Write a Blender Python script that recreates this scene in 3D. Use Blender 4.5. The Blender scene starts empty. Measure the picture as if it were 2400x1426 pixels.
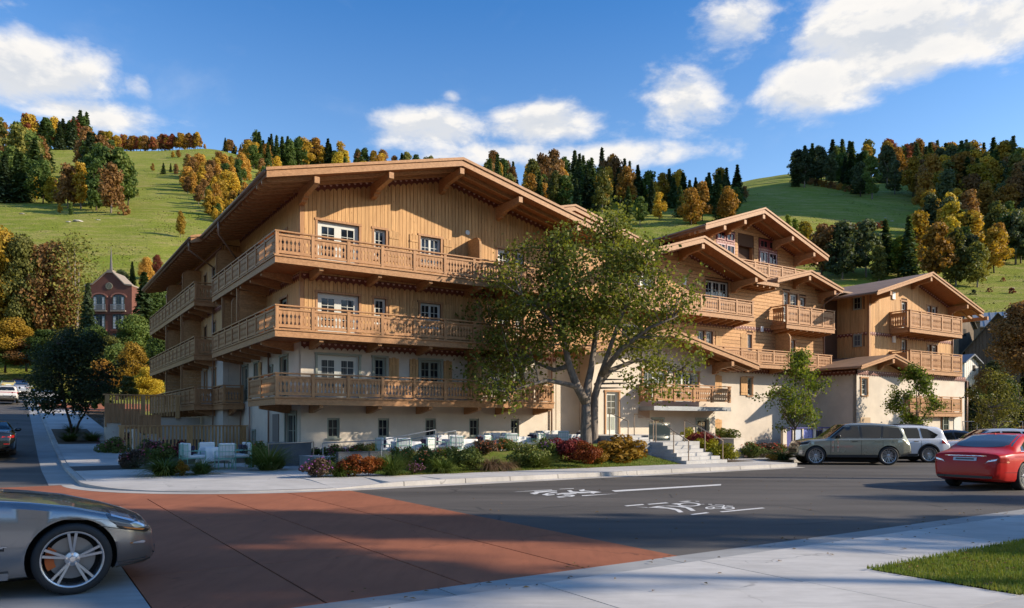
import bpy, bmesh, math, random
import numpy as np
from mathutils import Vector, Matrix
random.seed(7)
R = math.radians
SC = bpy.context.scene
COL = SC.collection
# ---------------------------------------------------------------- camera, light, sky
F, CXP, HZ, EYE = 1755.0, 1200.0, 996.0, 1.65       # focal length in photo pixels, centre, horizon row, eye height
cam_d = bpy.data.cameras.new("camera"); cam = bpy.data.objects.new("camera", cam_d); COL.objects.link(cam)
cam.location = (0, 0, EYE); cam.rotation_euler = (R(90), 0, 0)
cam_d.sensor_width = 36; cam_d.lens = 36 * F / 2400; cam_d.shift_y = (HZ - 713) / 2400
cam_d.clip_start = 0.1; cam_d.clip_end = 6000
SC.camera = cam
SUN_EL, SUN_DIR = R(26), Vector((0.993, -0.116, 0)).normalized()
sd = bpy.data.lights.new("sun", "SUN"); sun = bpy.data.objects.new("sun", sd); COL.objects.link(sun)
sd.energy = 4.5; sd.angle = R(0.6); sd.color = (1.0, 0.87, 0.70)
tosun = Vector((SUN_DIR.x * math.cos(SUN_EL), SUN_DIR.y * math.cos(SUN_EL), math.sin(SUN_EL)))
sun.rotation_euler = tosun.to_track_quat('Z', 'Y').to_euler()
SC.view_settings.view_transform = 'Standard'; SC.view_settings.look = 'None'
SC.view_settings.exposure = 0.60; SC.view_settings.gamma = 1
SC.view_settings.use_curve_mapping = False
W = bpy.data.worlds.new("World"); SC.world = W; W.use_nodes = True

class NT:
    """small node tree writer"""
    def __init__(s, tree): s.t = tree; s.l = tree.links
    def n(s, typ, **kw):
        nd = s.t.nodes.new(typ)
        for k, v in kw.items():
            if k.startswith('i_'):
                key = k[2:]; key = int(key) if key.isdigit() else key.replace('_', ' ')
                s.put(nd.inputs[key], v)
            else: setattr(nd, k, v)
        return nd
    def put(s, sock, v):
        if isinstance(v, bpy.types.NodeSocket): s.l.new(v, sock)
        elif isinstance(v, bpy.types.Node): s.l.new(v.outputs[0], sock)
        else:
            if hasattr(sock, 'default_value'):
                dv = sock.default_value
                if hasattr(dv, '__len__') and len(dv) == 4 and len(v) == 3: v = (*v, 1)
                sock.default_value = v
    def m(s, op, a, b=None, c=None, clamp=False):
        nd = s.t.nodes.new('ShaderNodeMath'); nd.operation = op; nd.use_clamp = clamp
        for i, x in enumerate((a, b, c)):
            if x is not None: s.put(nd.inputs[i], x)
        return nd.outputs[0]
    def mix(s, fac, a, b, mode='MIX'):
        nd = s.t.nodes.new('ShaderNodeMix'); nd.data_type = 'RGBA'; nd.blend_type = mode
        s.put(nd.inputs[0], fac); s.put(nd.inputs[6], a); s.put(nd.inputs[7], b)
        return nd.outputs[2]
    def ramp(s, fac, stops):
        nd = s.t.nodes.new('ShaderNodeValToRGB'); e = nd.color_ramp.elements
        while len(e) < len(stops): e.new(0.5)
        for el, (p, c) in zip(e, stops):
            el.position = p; el.color = (*c, 1) if len(c) == 3 else c
        s.put(nd.inputs[0], fac); return nd.outputs[0]
    def smooth(s, x, lo, hi):
        nd = s.t.nodes.new('ShaderNodeMapRange'); nd.interpolation_type = 'SMOOTHSTEP'
        s.put(nd.inputs[0], x); s.put(nd.inputs[1], lo); s.put(nd.inputs[2], hi)
        return nd.outputs[0]

def build_sky():
    t = W.node_tree; t.nodes.clear(); g = NT(t)
    sky = g.n('ShaderNodeTexSky'); sky.sky_type = 'NISHITA'; sky.sun_disc = False
    sky.sun_elevation = SUN_EL; sky.sun_rotation = math.atan2(SUN_DIR.x, SUN_DIR.y)
    sky.air_density = 1.0; sky.dust_density = 0.6; sky.ozone_density = 1.6; sky.altitude = 600
    co = g.n('ShaderNodeTexCoord').outputs['Generated']
    nrm = g.n('ShaderNodeVectorMath', operation='NORMALIZE', i_0=co).outputs[0]
    sp = g.n('ShaderNodeSeparateXYZ', i_0=nrm)
    x, y, z = sp.outputs
    az = g.m('ARCTAN2', x, y); el = g.m('ARCSINE', z)
    # cloud fields on a plane overhead, so that they flatten towards the horizon
    zz = g.m('ADD', g.m('MAXIMUM', z, 0.0), 0.16)
    pv = g.n('ShaderNodeCombineXYZ', i_0=g.m('DIVIDE', x, zz), i_1=g.m('DIVIDE', y, zz), i_2=0.0)
    n1 = g.n('ShaderNodeTexNoise', i_Vector=pv, i_Scale=2.3, i_Detail=9.0, i_Roughness=0.58, i_Distortion=0.25).outputs[0]
    ev = g.n('ShaderNodeCombineXYZ', i_0=az, i_1=g.m('MULTIPLY', el, 1.9), i_2=3.0)
    n2 = g.n('ShaderNodeTexNoise', i_Vector=ev, i_Scale=9.0, i_Detail=10.0, i_Roughness=0.6, i_Distortion=0.15).outputs[0]
    ev2 = g.n('ShaderNodeCombineXYZ', i_0=g.m('ADD', az, 0.012), i_1=g.m('ADD', g.m('MULTIPLY', el, 1.9), 0.03), i_2=3.0)
    n3 = g.n('ShaderNodeTexNoise', i_Vector=ev2, i_Scale=9.0, i_Detail=6.0, i_Roughness=0.55, i_Distortion=0.15).outputs[0]
    clouds = [(-.60, .375, .10, .05, 1.0), (-.53, .345, .11, .022, .85), (-.64, .44, .07, .045, .85), (-.62, .325, .16, .018, .7), (-.46, .386, .025, .018, .5),
              (-.10, .372, .09, .030, .95), (.05, .378, .12, .030, .95), (.12, .345, .15, .022, .85), (.21, .345, .06, .014, .5), (-.02, .350, .13, .020, .8),
              (.225, .395, .065, .042, 1.0), (.18, .415, .05, .02, .6), (.285, .47, .06, .045, .8), (.40, .40, .09, .042, 1.0), (.47, .43, .12, .055, 1.1), (.57, .42, .11, .045, 1.0),
              (.46, .468, .10, .040, .9), (-.08, .412, .02, .012, .5), (.60, .47, .10, .04, .7), (.62, .36, .10, .03, .35),
              (1.2, .45, .25, .07, .9), (1.9, .4, .3, .08, .9), (-1.3, .42, .3, .08, .9), (-2.1, .5, .3, .09, .9), (2.8, .45, .35, .09, .9)]
    tot = None
    for (a, e, ra, re, st) in clouds:
        da = g.m('DIVIDE', g.m('SUBTRACT', az, a), ra); de = g.m('DIVIDE', g.m('SUBTRACT', el, e), re)
        d2 = g.m('ADD', g.m('MULTIPLY', da, da), g.m('MULTIPLY', de, de))
        b = g.m('MULTIPLY', g.m('EXPONENT', g.m('MULTIPLY', d2, -0.7)), st)
        tot = b if tot is None else g.m('MAXIMUM', tot, b)
    dens = g.m('ADD', g.m('MULTIPLY', tot, 0.62), g.m('SUBTRACT', n2, 0.62))
    dens = g.m('ADD', dens, g.m('MULTIPLY', g.m('SUBTRACT', n1, 0.5), 0.35))
    mask = g.smooth(dens, 0.12, 0.46)
    wisp = g.m('MULTIPLY', g.m('MULTIPLY', g.smooth(n1, 0.54, 0.85), 0.22), g.smooth(z, 0.0, 0.15))
    mask = g.m('MAXIMUM', mask, wisp)
    lit = g.smooth(g.m('SUBTRACT', n2, n3), -0.07, 0.07)
    thick = g.smooth(dens, 0.25, 0.65)
    lit = g.m('SUBTRACT', g.m('ADD', g.m('MULTIPLY', lit, 0.5), 0.62), g.m('MULTIPLY', thick, 0.34))
    ccol = g.mix(g.m('MULTIPLY', lit, 1.0, clamp=True), (2.2, 2.55, 3.1), (4.45, 4.3, 4.1))
    skyc = g.mix(1.0, sky.outputs[0], g.ramp(g.m('MAXIMUM', z, 0.0), [(0.0, (1.0, 1.0, 1.0)), (0.24, (0.90, 1.0, 1.05)), (0.49, (0.30, 0.66, 0.98)), (1.0, (0.30, 0.64, 0.98))]), 'MULTIPLY')
    col = g.mix(mask, skyc, ccol)
    bg = g.n('ShaderNodeBackground', i_Color=col, i_Strength=0.15)
    out = g.n('ShaderNodeOutputWorld', i_Surface=bg)
build_sky()

# ---------------------------------------------------------------- frames: hotel axes a (along the front), b (back), z
UX = Vector((2668, 1755, 0)).normalized(); VX = Vector((-UX.y, UX.x, 0))
YAW = math.atan2(UX.y, UX.x)
CORNER = Vector(((705 - CXP) / F * 30, 30, 0))
LOCAL = Matrix.Translation(CORNER) @ Matrix.Rotation(YAW, 4, 'Z')
def LW(a, b, z=0.0): return CORNER + UX * a + VX * b + Vector((0, 0, z))
def WL(x, y):
    d = Vector((x, y, 0)) - CORNER; return d.dot(UX), d.dot(VX)
def ground_at(px, py, z):
    """the point at height z that the camera sees on this photo pixel"""
    Y = F * (EYE - z) / (py - HZ); return Vector(((px - CXP) / F * Y, Y, z))

# ---------------------------------------------------------------- object helpers
def link(o, parent=None):
    COL.objects.link(o)
    if parent is not None: o.parent = parent
    return o
def tag(o, label=None, cat=None, group=None, kind=None):
    if label: o['label'] = label
    if cat: o['category'] = cat
    if group: o['group'] = group
    if kind: o['kind'] = kind
    return o
def thing(name, label, cat, loc=(0, 0, 0), rz=0.0, group=None):
    o = bpy.data.objects.new(name, None); COL.objects.link(o)
    o.empty_display_size = 0.3
    o.location = loc; o.rotation_euler = (0, 0, rz)
    return tag(o, label, cat, group)
def setmat(o, m):
    if len(o.data.materials) == 0: o.data.materials.append(None)
    sl = o.material_slots[0]; sl.link = 'OBJECT'; sl.material = m
def mobj(name, me, m=None, parent=None):
    o = bpy.data.objects.new(name, me); link(o, parent)
    if m is not None: setmat(o, m)
    return o
def instance(o, parent=None):
    """copy of an object (mesh shared)"""
    c = o.copy(); COL.objects.link(c); c.parent = parent
    return c
def copy_tree(o, parent=None):
    c = instance(o, parent)
    for ch in [k for k in KIDS(o)]: copy_tree(ch, c)
    return c
_kids = {}
def KIDS(o): return [c for c in o.children]

class MB:
    def __init__(s): s.v = []; s.f = []; s.mi = []
    def add(s, vs, fs, mi=0):
        n = len(s.v); s.v.extend([tuple(p) for p in vs]); s.f.extend([tuple(i + n for i in f) for f in fs]); s.mi.extend([mi] * len(fs)); return s
    def box(s, x0, x1, y0, y1, z0, z1, mi=0):
        return s.add([(x0,y0,z0),(x1,y0,z0),(x1,y1,z0),(x0,y1,z0),(x0,y0,z1),(x1,y0,z1),(x1,y1,z1),(x0,y1,z1)],
              [(0,3,2,1),(4,5,6,7),(0,1,5,4),(1,2,6,5),(2,3,7,6),(3,0,4,7)], mi)
    def tube(s, p0, p1, r0, r1=None, n=8, cap=True, mi=0):
        r1 = r0 if r1 is None else r1
        p0 = Vector(p0); p1 = Vector(p1); d = (p1 - p0)
        if d.length < 1e-6: return s
        d.normalize(); q = d.orthogonal().normalized(); w = d.cross(q)
        vs = []
        for p, r in ((p0, r0), (p1, r1)):
            for k in range(n):
                t = 2 * math.pi * k / n; vs.append(p + (q * math.cos(t) + w * math.sin(t)) * r)
        fs = [(k, (k + 1) % n, n + (k + 1) % n, n + k) for k in range(n)]
        if cap: fs += [tuple(range(n - 1, -1, -1)), tuple(range(n, 2 * n))]
        return s.add(vs, fs, mi)
    def path(s, pts, rs, n=8, mi=0):
        """one continuous tube through the points"""
        pts = [Vector(p) for p in pts]; rings = []; vs = []
        q = None
        for i, p in enumerate(pts):
            d = (pts[min(i + 1, len(pts) - 1)] - pts[max(i - 1, 0)])
            if d.length < 1e-7: d = Vector((0, 0, 1))
            d.normalize()
            q = d.orthogonal().normalized() if q is None else (q - d * q.dot(d)).normalized()
            w = d.cross(q)
            for k in range(n):
                t = 2 * math.pi * k / n; vs.append(p + (q * math.cos(t) + w * math.sin(t)) * rs[i])
        fs = []
        for i in range(len(pts) - 1):
            for k in range(n):
                k2 = (k + 1) % n; fs.append((i*n+k, i*n+k2, (i+1)*n+k2, (i+1)*n+k))
        fs += [tuple(range(n - 1, -1, -1)), tuple(range((len(pts)-1)*n, len(pts)*n))]
        return s.add(vs, fs, mi)
    def prism(s, poly, d0, d1, axis='b', mi=0):
        """extrude a 2-D polygon; axis = the direction of extrusion; polygon coordinates are the other two in order"""
        n = len(poly)
        def P(p, d):
            return {'a': (d, p[0], p[1]), 'b': (p[0], d, p[1]), 'z': (p[0], p[1], d)}[axis]
        vs = [P(p, d0) for p in poly] + [P(p, d1) for p in poly]
        fs = [tuple(range(n)), tuple(range(2 * n - 1, n - 1, -1))] + [(k, n + k, n + (k + 1) % n, (k + 1) % n) for k in range(n)]
        return s.add(vs, fs, mi)
    def lathe(s, prof, n=24, axis='z', c=(0, 0, 0), mi=0, closed=False):
        vs = []; m = len(prof)
        for k in range(n):
            t = 2 * math.pi * k / n; cs, sn = math.cos(t), math.sin(t)
            for r, h in prof:
                p = (r*cs, r*sn, h) if axis == 'z' else (r*cs, h, r*sn)
                vs.append((p[0]+c[0], p[1]+c[1], p[2]+c[2]))
        fs = []
        for k in range(n):
            k2 = (k + 1) % n
            for i in range(m - 1 if not closed else m):
                i2 = (i + 1) % m; fs.append((k*m+i, k2*m+i, k2*m+i2, k*m+i2))
        return s.add(vs, fs, mi)
    def mesh(s, name, smooth=False):
        me = bpy.data.meshes.new(name); me.from_pydata(s.v, [], s.f); me.update()
        if any(s.mi): me.polygons.foreach_set('material_index', s.mi)
        bm = bmesh.new(); bm.from_mesh(me); bmesh.ops.recalc_face_normals(bm, faces=bm.faces); bm.to_mesh(me); bm.free()
        if smooth: me.polygons.foreach_set('use_smooth', [True] * len(me.polygons))
        return me
    def build(s, name, m, parent=None, smooth=False):
        return mobj(name, s.mesh(name, smooth), m, parent)

_cube = None
def cube_mesh():
    global _cube
    if _cube is None:
        _cube = MB().box(0, 1, 0, 1, 0, 1).mesh('unit_board'); _cube.materials.append(None)
    return _cube
def box(name, m, parent, x0, x1, y0, y1, z0, z1):
    o = bpy.data.objects.new(name, cube_mesh()); COL.objects.link(o); o.parent = parent
    o.location = (x0, y0, z0); o.scale = (x1 - x0, y1 - y0, z1 - z0)
    sl = o.material_slots[0]; sl.link = 'OBJECT'; sl.material = m
    return o

# ---------------------------------------------------------------- materials
MATS = {}
def new_mat(name):
    m = bpy.data.materials.new(name); m.use_nodes = True; t = m.node_tree; t.nodes.clear(); return m, NT(t)
def finish(g, bsdf, m):
    g.n('ShaderNodeOutputMaterial', i_Surface=bsdf); return m
def local_pos(g, scale):
    p = g.n('ShaderNodeNewGeometry').outputs['Position']
    return g.n('ShaderNodeMapping', i_Vector=p, i_Rotation=(0, 0, -YAW), i_Scale=scale).outputs[0]
def plain(name, col, rough=0.6, metal=0.0, var=0.0, scale=4.0, bump=0.0, rnd=0.0, coat=0.0, spec=0.5):
    m, g = new_mat(name)
    p = g.n('ShaderNodeNewGeometry').outputs['Position']
    c = (*col, 1)
    if var > 0:
        nz = g.n('ShaderNodeTexNoise', i_Vector=p, i_Scale=scale, i_Detail=5.0, i_Roughness=0.6).outputs[0]
        c = g.mix(g.smooth(nz, 0.3, 0.7), tuple(x * (1 - var) for x in col), tuple(min(1, x * (1 + var)) for x in col))
    if rnd > 0:
        r = g.n('ShaderNodeObjectInfo').outputs['Random']
        k = g.m('ADD', g.m('MULTIPLY', r, 2 * rnd), 1 - rnd)
        cc = g.n('ShaderNodeCombineXYZ', i_0=k, i_1=k, i_2=k).outputs[0]
        c = g.mix(1.0, c, cc, 'MULTIPLY')
    b = g.n('ShaderNodeBsdfPrincipled', i_Base_Color=c, i_Roughness=rough, i_Metallic=metal)
    b.inputs['Coat Weight'].default_value = coat; b.inputs['Specular IOR Level'].default_value = spec
    if bump > 0:
        nb = g.n('ShaderNodeTexNoise', i_Vector=p, i_Scale=scale * 6, i_Detail=6.0, i_Roughness=0.7).outputs[0]
        bp = g.n('ShaderNodeBump', i_Height=nb, i_Strength=bump, i_Distance=0.02); g.put(b.inputs['Normal'], bp)
    return finish(g, b, m)
def wood(name, col, grain, rough=0.62, knots=True, rnd=0.10):
    m, g = new_mat(name)
    sc = {'z': (14, 14, 0.9), 'a': (0.9, 14, 14), 'b': (14, 0.9, 14)}[grain]
    p = local_pos(g, sc)
    oi = g.n('ShaderNodeObjectInfo').outputs['Random']
    off = g.n('ShaderNodeCombineXYZ', i_0=g.m('MULTIPLY', oi, 37.0), i_1=g.m('MULTIPLY', oi, 91.0), i_2=g.m('MULTIPLY', oi, 53.0)).outputs[0]
    p2 = g.n('ShaderNodeVectorMath', operation='ADD', i_0=p, i_1=off).outputs[0]
    n1 = g.n('ShaderNodeTexNoise', i_Vector=p2, i_Scale=1.0, i_Detail=6.0, i_Roughness=0.6, i_Distortion=0.6).outputs[0]
    c = g.mix(g.smooth(n1, 0.25, 0.75), tuple(x * f for x, f in zip(col, (0.74, 0.68, 0.60))), tuple(x * f for x, f in zip(col, (1.14, 1.14, 1.12))))
    if knots:
        ks = {'z': (7, 7, 2.6), 'a': (2.6, 7, 7), 'b': (7, 2.6, 7)}[grain]
        pk = g.n('ShaderNodeVectorMath', operation='ADD', i_0=local_pos(g, ks), i_1=off).outputs[0]
        vo = g.n('ShaderNodeTexVoronoi', i_Vector=pk, i_Scale=1.0).outputs['Distance']
        kn = g.m('SUBTRACT', 1.0, g.smooth(vo, 0.06, 0.17))
        c = g.mix(g.m('MULTIPLY', kn, 0.65), c, tuple(x * f for x, f in zip(col, (0.42, 0.30, 0.2))))
    k = g.m('ADD', g.m('MULTIPLY', oi, 2 * rnd), 1 - rnd)
    c = g.mix(1.0, c, g.n('ShaderNodeCombineXYZ', i_0=k, i_1=k, i_2=k).outputs[0], 'MULTIPLY')
    b = g.n('ShaderNodeBsdfPrincipled', i_Base_Color=c, i_Roughness=rough)
    b.inputs['Specular IOR Level'].default_value = 0.3
    bp = g.n('ShaderNodeBump', i_Height=n1, i_Strength=0.25, i_Distance=0.004); g.put(b.inputs['Normal'], bp)
    return finish(g, b, m)
def stucco_mat(name, col):
    m, g = new_mat(name)
    p = g.n('ShaderNodeNewGeometry').outputs['Position']
    big = g.n('ShaderNodeTexNoise', i_Vector=p, i_Scale=0.8, i_Detail=6.0, i_Roughness=0.65).outputs[0]
    c = g.mix(g.smooth(big, 0.3, 0.7), tuple(x * 0.88 for x in col), tuple(min(1, x * 1.06) for x in col))
    wv = g.n('ShaderNodeTexNoise', i_Vector=g.n('ShaderNodeMapping', i_Vector=p, i_Scale=(1, 1, 0.45)).outputs[0], i_Scale=9.0, i_Detail=7.0, i_Roughness=0.72, i_Distortion=1.2).outputs[0]
    pits = g.smooth(wv, 0.63, 0.72)
    patch = g.smooth(g.n('ShaderNodeTexNoise', i_Vector=p, i_Scale=1.7, i_Detail=3.0).outputs[0], 0.45, 0.62)
    c = g.mix(g.m('MULTIPLY', g.m('MULTIPLY', pits, patch), 0.55), c, tuple(x * f for x, f in zip(col, (.5, .46, .42))))
    b = g.n('ShaderNodeBsdfPrincipled', i_Base_Color=c, i_Roughness=0.9); b.inputs['Specular IOR Level'].default_value = 0.2
    h = g.n('ShaderNodeTexNoise', i_Vector=p, i_Scale=22.0, i_Detail=8.0, i_Roughness=0.7).outputs[0]
    h = g.m('SUBTRACT', h, g.m('MULTIPLY', pits, 0.7))
    bp = g.n('ShaderNodeBump', i_Height=h, i_Strength=0.35, i_Distance=0.015); g.put(b.inputs['Normal'], bp)
    return finish(g, b, m)
def leaf_mat(name, cols, trans=0.30, scale=0.5, rnd=0.22, rough=0.55):
    """foliage: colour varies leaf by leaf and from one plant to the next"""
    m, g = new_mat(name)
    p = g.n('ShaderNodeNewGeometry').outputs['Position']
    ri = g.n('ShaderNodeNewGeometry').outputs['Random Per Island']
    nz = g.n('ShaderNodeTexNoise', i_Vector=p, i_Scale=scale, i_Detail=3.0).outputs[0]
    oi = g.n('ShaderNodeObjectInfo').outputs['Random']
    fac = g.m('ADD', g.m('ADD', g.m('MULTIPLY', ri, 0.5), g.m('MULTIPLY', g.m('SUBTRACT', nz, 0.5), 0.9)), g.m('MULTIPLY', g.m('SUBTRACT', oi, 0.5), 0.45))
    fac = g.m('ADD', fac, 0.25)
    n = len(cols)
    c = g.ramp(fac, [(i / (n - 1), cols[i]) for i in range(n)])
    k = g.m('ADD', g.m('MULTIPLY', oi, 2 * rnd), 1 - rnd)
    c = g.mix(1.0, c, g.n('ShaderNodeCombineXYZ', i_0=k, i_1=k, i_2=k).outputs[0], 'MULTIPLY')
    d = g.n('ShaderNodeBsdfPrincipled', i_Base_Color=c, i_Roughness=rough); d.inputs['Specular IOR Level'].default_value = 0.15
    tl = g.n('ShaderNodeBsdfTranslucent', i_Color=g.mix(1.0, c, (1.25, 1.2, 0.6), 'MULTIPLY'))
    mx = g.n('ShaderNodeMixShader', i_0=trans, i_1=d.outputs[0], i_2=tl.outputs[0])
    return finish(g, mx, m)
def glass_mat(name, base=(0.010, 0.014, 0.021), rough=0.03, var=0.5):
    m, g = new_mat(name)
    p = g.n('ShaderNodeNewGeometry').outputs['Position']
    oi = g.n('ShaderNodeObjectInfo').outputs['Random']
    # drawn curtains show dimly behind some panes
    wv = g.n('ShaderNodeTexWave', i_Vector=local_pos(g, (1, 1, 0.02)), i_Scale=3.2, i_Distortion=2.0, i_Detail=2.0).outputs[1]
    cur = g.m('MULTIPLY', g.smooth(oi, 0.80, 0.83), var)
    c = g.mix(g.m('MULTIPLY', cur, g.m('ADD', g.m('MULTIPLY', wv, 0.5), 0.35)), base, (0.22, 0.24, 0.24))
    nz = g.n('ShaderNodeTexNoise', i_Vector=p, i_Scale=0.7, i_Detail=1.0).outputs[0]
    b = g.n('ShaderNodeBsdfPrincipled', i_Base_Color=c, i_Roughness=rough, i_IOR=1.5)
    b.inputs['Specular IOR Level'].default_value = 0.4
    bp = g.n('ShaderNodeBump', i_Height=nz, i_Strength=0.03, i_Distance=0.05); g.put(b.inputs['Normal'], bp)
    return finish(g, b, m)
WCOL = (0.57, 0.335, 0.145); WC2 = (0.43, 0.228, 0.105)
M_WZ = wood('cladding wood upright', WCOL, 'z'); M_WA = wood('cladding wood lengthwise', (0.56, 0.315, 0.14), 'a'); M_WB = wood('cladding wood crosswise', WCOL, 'b')
M_JZ = wood('joinery wood upright', WC2, 'z', 0.5, False, 0.05); M_JA = wood('joinery wood lengthwise', WC2, 'a', 0.5, False, 0.05); M_JB = wood('joinery wood crosswise', WC2, 'b', 0.5, False, 0.05)
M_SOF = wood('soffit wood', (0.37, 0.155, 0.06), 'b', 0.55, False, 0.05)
M_BACK = plain('shadow gap wood', (0.10, 0.05, 0.025), 0.9)
M_STUC = stucco_mat('cream stucco', (0.66, 0.575, 0.465))
M_FRZ = plain('dark red frieze', (0.17, 0.048, 0.028), 0.6, var=0.2)
M_ORN = plain('pale frieze ornament', (0.62, 0.40, 0.32), 0.6)
M_FRM = plain('sage white window paint', (0.60, 0.60, 0.53), 0.45, rnd=0.04)
M_FRG = plain('grey green window paint', (0.27, 0.29, 0.23), 0.5, rnd=0.05)
M_RED = plain('brick red window paint', (0.27, 0.055, 0.05), 0.45, rnd=0.05)
M_GLS = glass_mat('window glass')
M_ROOF = plain('brown roof sheet', (0.27, 0.165, 0.10), 0.7, var=0.15, scale=1.5, bump=0.15)
M_GUT = plain('brown metal gutter', (0.24, 0.15, 0.10), 0.45, 0.3)
M_PIPE = plain('copper brown pipe', (0.36, 0.23, 0.16), 0.45, 0.2)
M_STEEL = plain('bronze steel rail', (0.42, 0.31, 0.22), 0.4, 0.6)
M_GREYM = plain('zinc sheet', (0.30, 0.31, 0.32), 0.45, 0.4, var=0.1)
M_WHITE = plain('white paint', (0.75, 0.73, 0.68), 0.5)
M_BLACK = plain('black rubber', (0.02, 0.02, 0.021), 0.75)
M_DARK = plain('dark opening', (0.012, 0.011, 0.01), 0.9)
# ---------------------------------------------------------------- hotel kit (coordinates a, b, z; planes 'f' = front, 'l' = left side)
OFFS = {}
def fix(o):
    p = o.parent
    if p is not None and p.name in OFFS: o.matrix_parent_inverse = Matrix.Translation(OFFS[p.name])
    return o
def wing(name, label, cat, a0, b0, group=None):
    r = thing(name, label, cat, LW(a0, b0), YAW, group); OFFS[r.name] = (-a0, -b0, 0); return r
def PM(plane, at):
    return (lambda u, d, z: (u, at - d, z)) if plane == 'f' else (lambda u, d, z: (at - d, u, z))
class PB(MB):
    """builder in wall coordinates: u along the wall, d outwards, z up"""
    def __init__(s, plane, at): super().__init__(); s.P = PM(plane, at)
    def add(s, vs, fs, mi=0): return super().add([s.P(*v) for v in vs], fs, mi)
def pbox(name, m, parent, plane, at, u0, u1, d0, d1, z0, z1):
    o = box(name, m, parent, u0, u1, at - d1, at - d0, z0, z1) if plane == 'f' else box(name, m, parent, at - d1, at - d0, u0, u1, z0, z1)
    return fix(o)
def part(mb, name, m, parent, smooth=False): return fix(mb.build(name, m, parent, smooth))

def wall(name, m, parent, plane, at, u0, u1, z0, z1, openings=(), depth=0.17, gable=None, thick=0.25):
    """wall face with real openings and reveals; gable = list of (u, z) above z1"""
    us = sorted({u0, u1, *[o[0] for o in openings], *[o[1] for o in openings]}); us = [u for u in us if u0 <= u <= u1]
    zs = sorted({z0, z1, *[o[2] for o in openings], *[o[3] for o in openings]}); zs = [z for z in zs if z0 <= z <= z1]
    B = PB(plane, at)
    for i in range(len(us) - 1):
        for j in range(len(zs) - 1):
            uc, zc = (us[i] + us[i+1]) / 2, (zs[j] + zs[j+1]) / 2
            if any(o[0] < uc < o[1] and o[2] < zc < o[3] for o in openings): continue
            B.add([(us[i], 0, zs[j]), (us[i+1], 0, zs[j]), (us[i+1], 0, zs[j+1]), (us[i], 0, zs[j+1])], [(0, 1, 2, 3)])
    for (a, b, c, d) in openings:
        q = [(a, c), (b, c), (b, d), (a, d)]
        for k in range(4):
            (p, r), (p2, r2) = q[k], q[(k+1) % 4]
            B.add([(p, 0, r), (p2, 0, r2), (p2, -depth, r2), (p, -depth, r)], [(0, 1, 2, 3)])
    if gable:
        poly = [(u0, 0, z1)] + [(u1, 0, z1)] + [(u, 0, z) for u, z in gable]
        B.add(poly, [tuple(range(len(poly)))])
    e = 0.002
    B.add([(u0, 0, z0), (u0, 0, z1), (u0, -thick, z1), (u0, -thick, z0)], [(0, 1, 2, 3)])
    B.add([(u1, 0, z0), (u1, 0, z1), (u1, -thick, z1), (u1, -thick, z0)], [(0, 1, 2, 3)])
    B.add([(u0, -thick, z0), (u1, -thick, z0), (u1, -thick, z1), (u0, -thick, z1)], [(0, 1, 2, 3)])
    return part(B, name, m, parent)

def window(parent, plane, at, u0, u1, z0, z1, leaves=1, cols=2, rows=3, frame=None, trim=None, sill=True, name='window', panel=0.0, rec=0.07, trimw=0.09, glass=None, stile=0.07):
    """leaves side by side, each with cols x rows panes between real glazing bars"""
    frame = frame or M_FRM; glass = glass or M_GLS
    B = PB(plane, at); fw = 0.05
    d1 = -rec; d0 = d1 - 0.07
    def bx(a, b, c, d, e, f): B.add(*_bx(a, b, c, d, e, f))
    bx(u0, u0 + fw, d0, d1, z0, z1); bx(u1 - fw, u1, d0, d1, z0, z1); bx(u0 + fw, u1 - fw, d0, d1, z1 - fw, z1); bx(u0 + fw, u1 - fw, d0, d1, z0, z0 + fw)
    lw = (u1 - u0 - 2 * fw) / leaves; panes = []
    for k in range(leaves):
        a = u0 + fw + k * lw; b = a + lw; s = stile
        e0, e1 = d1 - 0.055, d1 - 0.012
        bx(a, a + s, e0, e1, z0 + fw, z1 - fw); bx(b - s, b, e0, e1, z0 + fw, z1 - fw)
        bx(a + s, b - s, e0, e1, z1 - fw - s, z1 - fw); zb = z0 + fw + s + panel
        bx(a + s, b - s, e0, e1, z0 + fw, zb)
        zt = z1 - fw - s; ga, gb = a + s, b - s; mw = 0.022
        for c in range(1, cols):
            x = ga + (gb - ga) * c / cols; bx(x - mw/2, x + mw/2, e0 + 0.008, e1 - 0.006, zb, zt)
        for r in range(1, rows):
            z = zb + (zt - zb) * r / rows; bx(ga, gb, e0 + 0.010, e1 - 0.008, z - mw/2, z + mw/2)
        panes.append((ga, gb, zb, zt))
    w = part(B, name, frame, parent)
    for (a, b, c, d) in panes:
        Q = PB(plane, at); Q.add(*_bx(a, b, d1 - 0.048, d1 - 0.036, c, d)); part(Q, 'pane', glass, w)
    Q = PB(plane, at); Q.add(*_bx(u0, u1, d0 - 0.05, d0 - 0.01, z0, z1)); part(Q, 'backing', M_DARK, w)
    if trim:
        T = PB(plane, at); t = trimw; dz = 0.0 if sill else 0.0
        def tb(a, b, c, d, e, f): T.add(*_bx(a, b, c, d, e, f))
        tb(u0 - t, u0 - 0.001, -0.002 - 0.06, 0.05, z0, z1); tb(u1 + 0.001, u1 + t, -0.062, 0.05, z0, z1); tb(u0 - t - 0.03, u1 + t + 0.03, -0.062, 0.062, z1 + 0.001, z1 + t)
        part(T, 'trim', trim, w)
    if sill:
        S = PB(plane, at); S.add(*_bx(u0 - 0.06, u1 + 0.06, -0.06, 0.075, z0 - 0.06, z0 - 0.001)); part(S, 'sill', trim or frame, w)
    return w
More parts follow.
